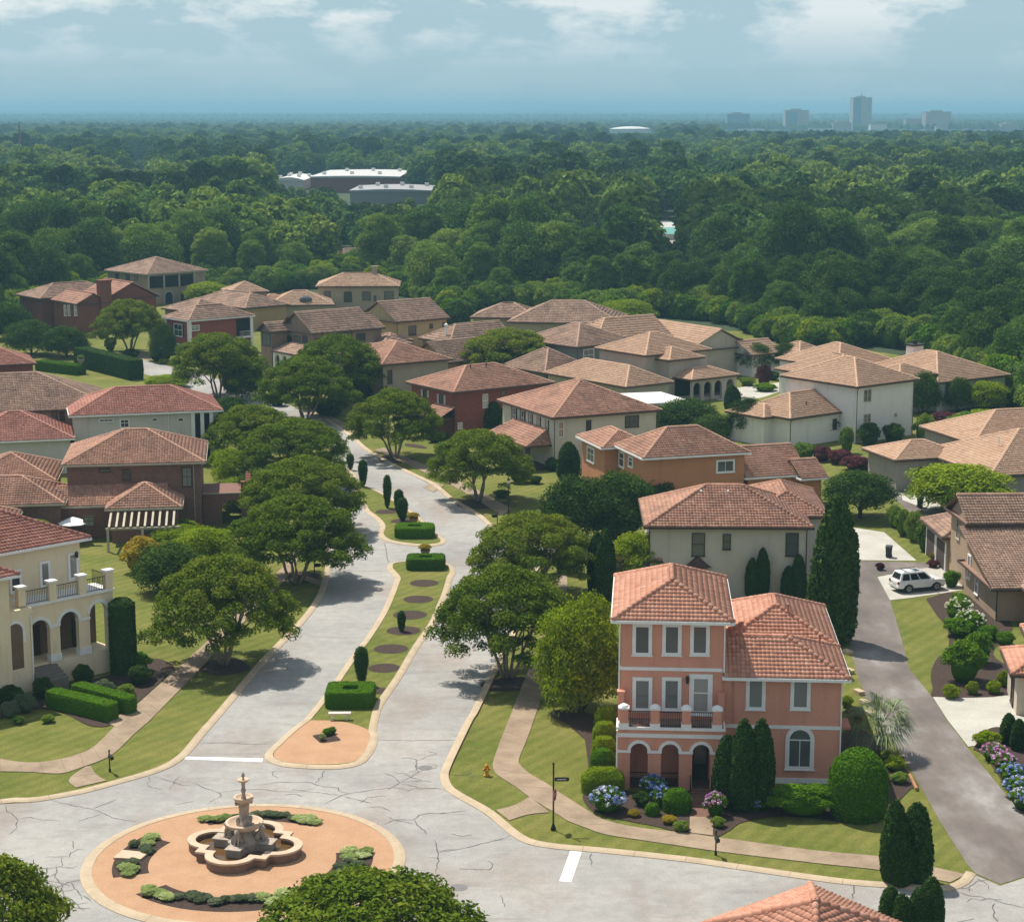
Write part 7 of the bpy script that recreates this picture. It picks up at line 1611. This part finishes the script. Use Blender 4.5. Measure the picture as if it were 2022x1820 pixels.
o,w,h=tower(1684,1721,194,4000,40,GC,'tallest tower of the distant skyline with small mast'); q=MB(); q.box(-w/2,-w*.08,-1,0,-1,h); q.build('glass_bay',GB,o); q=MB(); q.tube([(0,15,h+4),(0,15,h+11)],.5,5); q.build('mast',IRON,o)
o,w,h=tower(1551,1597,219,4000,35,GP,'blue glass and pink tower second tallest on the skyline'); q=MB(); q.box(-w/2+1,0,-1,0,-1,h-2); q.build('glass_bay',GB,o)
o,w,h=tower(1828,1878,222,3950,35,GP,'wide pinkish block on the skyline right of the tall tower'); o,w,h=tower(1436,1480,226,4100,30,GB,'wide blue glass block at the left of the skyline')
tower(1646,1682,243,3900,30,GT,'low tan block left of the tallest tower'); tower(1790,1826,236,4000,30,GT,'mid height block left of the wide pinkish one',roof=False); tower(1850,1872,250,3850,20,GP,'small pink block before the wide pinkish one',roof=False); tower(1980,2014,246,3900,30,GT,'dark low block at the right end of the skyline')
for i,(a,b,t) in enumerate(((1462,1510,256),(1600,1645,255),(1720,1752,247),(1752,1775,256),(1880,1925,256),(1930,1975,258))):
    tower(a,b,t,3850+20*i,25,GWH,['low white building under the wide blue block','low white building left of the tallest tower','white building just right of the tallest tower','low white building second right of the tallest tower','low white building right of the pinkish block','low white building near the right end of the skyline'][i],name='low_building',roof=False)
# white dome roofed arena
a,b=atY(1205,262,3200),atY(1290,262,3200); ht=atY(1247,250,3200)[2]; w=b[0]-a[0]; o=empty('arena',((a[0]+b[0])/2,3200+w/2,0),0,'white low domed arena roof among far trees','arena'); q=MB(); q.lathe([(w/2,0),(w/2,ht-5)],32); q.build('drum',GWH,o); q=MB(); q.lathe([(w/2+1,ht-5),(w*.42,ht-3),(w*.25,ht-1),(.1,ht)],32); q.build('dome',GWH,o,True)
# red brick warehouse with white roof and its neighbours
def hall(x0,x1,ytop,Y,dep,wall,roof,lab,rz=0,crown=1.5):
    a,b=atY(x0,300,Y),atY(x1,300,Y); h=atY(x0,ytop,Y)[2]; w=b[0]-a[0]; o=empty('warehouse',((a[0]+b[0])/2,Y,0),rz,lab,'warehouse'); q=MB(); q.box(-w/2,w/2,0,dep,-1,h-1); q.build('wall',wall,o)
    q=MB(); n=8
    q.v=[(-w/2-.5+(w+1)*k/n,yy,h-1+.02+crown*math.sin(math.pi*k/n)) for yy in (-.5,dep+.5) for k in range(n+1)]+[(-w/2-.5,-.5,h-1.6),(w/2+.5,-.5,h-1.6)]
    q.f=[(k,k+1,n+2+k,n+1+k) for k in range(n)]+[tuple([2*n+2,2*n+3]+list(range(n,-1,-1)))]; q.build('roof',roof,o)
    for k in range(6): v=MB(); v.box(-1,1,-1,1,0,1.6); v_=v.build('roof_unit',GWH,o); v_.location=(-w*.4+w*.8*k/5,dep*(.25+.5*(k%2)),h-1+crown*math.sin(math.pi*(.1+.8*k/5)))
    return o
WBR=pm('warehouse_brick',(.26,.085,.07,1),None,.05,.9,2,.1)
hall(612,788,345,1000,110,WBR,pm('pale_roof',(.6,.6,.58,1)),'large red brick warehouse with white roof in the wood',crown=.4)
hall(690,850,372,880,60,pm('grey_wall',(.30,.28,.26,1)),pm('grey_roof',(.36,.36,.36,1)),'grey roofed warehouse in front of the brick one',crown=.6)
hall(540,598,352,1040,60,GWH,GWH,'white warehouse left of the brick one'); hall(790,815,352,1050,40,GWH,GWH,'white shed right of the brick warehouse')
# twin white steeples
for x,lab in ((267,'left white church steeple rising from the trees'),(280,'right white church steeple rising from the trees')):
    p=atY(x,327,1600); zt=atY(x,311,1600)[2]; o=empty('church_steeple',(p[0],1600,0),0,lab,'steeple'); q=MB(); q.box(-3,3,-3,3,0,zt-5); q.build('tower',GWH,o); q=MB(); q.lathe([(3,zt-5),(2,zt-3),(.6,zt-2),(.1,zt+1)],8); q.build('spire',GWH,o)
# radio mast
p=atY(42,335,1300); zt=atY(42,246,1300)[2]; o=empty('radio_mast',(p[0],1300,0),0,'thin red and white radio mast at the far left','mast'); q=MB(); q.tube([(0,0,0),(0,0,zt*.6)],.8,5); q.build('lower_mast',GWH,o); q=MB(); q.tube([(0,0,zt*.6),(0,0,zt)],.6,5); q.build('upper_mast',pm('mast_red',(.35,.09,.06,1)),o)
# yard with sheds in the right of the wood
sheet('yard',[G(x,y) for x,y in ((1180,486),(1200,462),(1290,455),(1410,462),(1415,478),(1300,492))],.0,pm('yard_gravel',(.40,.35,.29,1)))
def shed_(x0,x1,yt,yb,wall,roof,lab):
    Y=G((x0+x1)/2,yb)[1]; a,b=atY(x0,yb,Y),atY(x1,yb,Y); h=atY(x0,yt,Y)[2]; w=b[0]-a[0]; o=empty('shed',((a[0]+b[0])/2,Y,0),0,lab,'shed'); q=MB(); q.box(-w/2,w/2,0,12,-.5,max(2,h-1.5)); q.build('wall',wall,o); q=MB(); H_=max(2,h-1.5); q.add([(-w/2-.4,-.4,H_),(w/2+.4,-.4,H_),(w/2+.4,12.4,H_),(-w/2-.4,12.4,H_),(-w/2-.4,6,H_+1.8),(w/2+.4,6,H_+1.8)],[(0,1,5,4),(2,3,4,5),(1,2,5),(3,0,4),(3,2,1,0)]); q.build('roof',roof,o)
TEAL=pm('teal_roof',(.16,.42,.38,1)); shed_(1155,1190,447,468,GWH,TEAL,'shed with teal roof in the far yard, left'); shed_(1290,1345,446,462,pm('grey_wall',(.3,.28,.26,1)),pm('pale_roof',(.6,.62,.64,1)),'long pale shed at the back of the far yard'); shed_(1310,1360,462,474,GWH,TEAL,'teal roofed shed at the front of the far yard')
for i,(x,y) in enumerate(((1188,491),(1005,487),(2385/1.2661,635/1.2661),(1225,452))): pass
# ---- fair weather clouds that shade parts of the wood
CLD=pm('cloud_white',(.85,.85,.86,1),None,.01,1,.02,0)
for cx,cy_,rx,ry,sd in ((150,545,190,62,1),(-70,690,130,60,2),(330,900,200,90,3),(-250,1450,420,130,4),(420,1900,480,190,5),(230,430,40,26,6)):
    rg=np.random.default_rng(sd); al=880; ox,oy=cx-.37*al,cy_+.42*al; q=MB()
    for k in range(26):
        a=rg.uniform(0,6.28); r=math.sqrt(rg.random()); s_=rg.uniform(.16,.34); q.ell((r*rx*.85*math.cos(a),r*ry*.85*math.sin(a),rg.uniform(0,18)),(rx*s_,ry*s_*1.3,rg.uniform(12,26)),12,7)
    o=q.build('cloud',CLD,None,True,(ox,oy,al)); o['kind']='stuff'
# ---- haze over the whole country
hz=MB(); hz.box(-39500,39500,-39500,39500,-2.0,83); HZ=bpy.data.materials.new('haze'); HZ.use_nodes=True; t=HZ.node_tree; t.nodes.clear()
pv=nd(t,'ShaderNodeVolumePrincipled'); pv.inputs['Color'].default_value=(.36,.70,.87,1); pv.inputs['Density'].default_value=.0002; pv.inputs['Anisotropy'].default_value=0.0
mo=nd(t,'ShaderNodeOutputMaterial'); t.links.new(pv.outputs[0],mo.inputs['Volume'])
ho=hz.build('haze',HZ); ho['kind']='stuff'
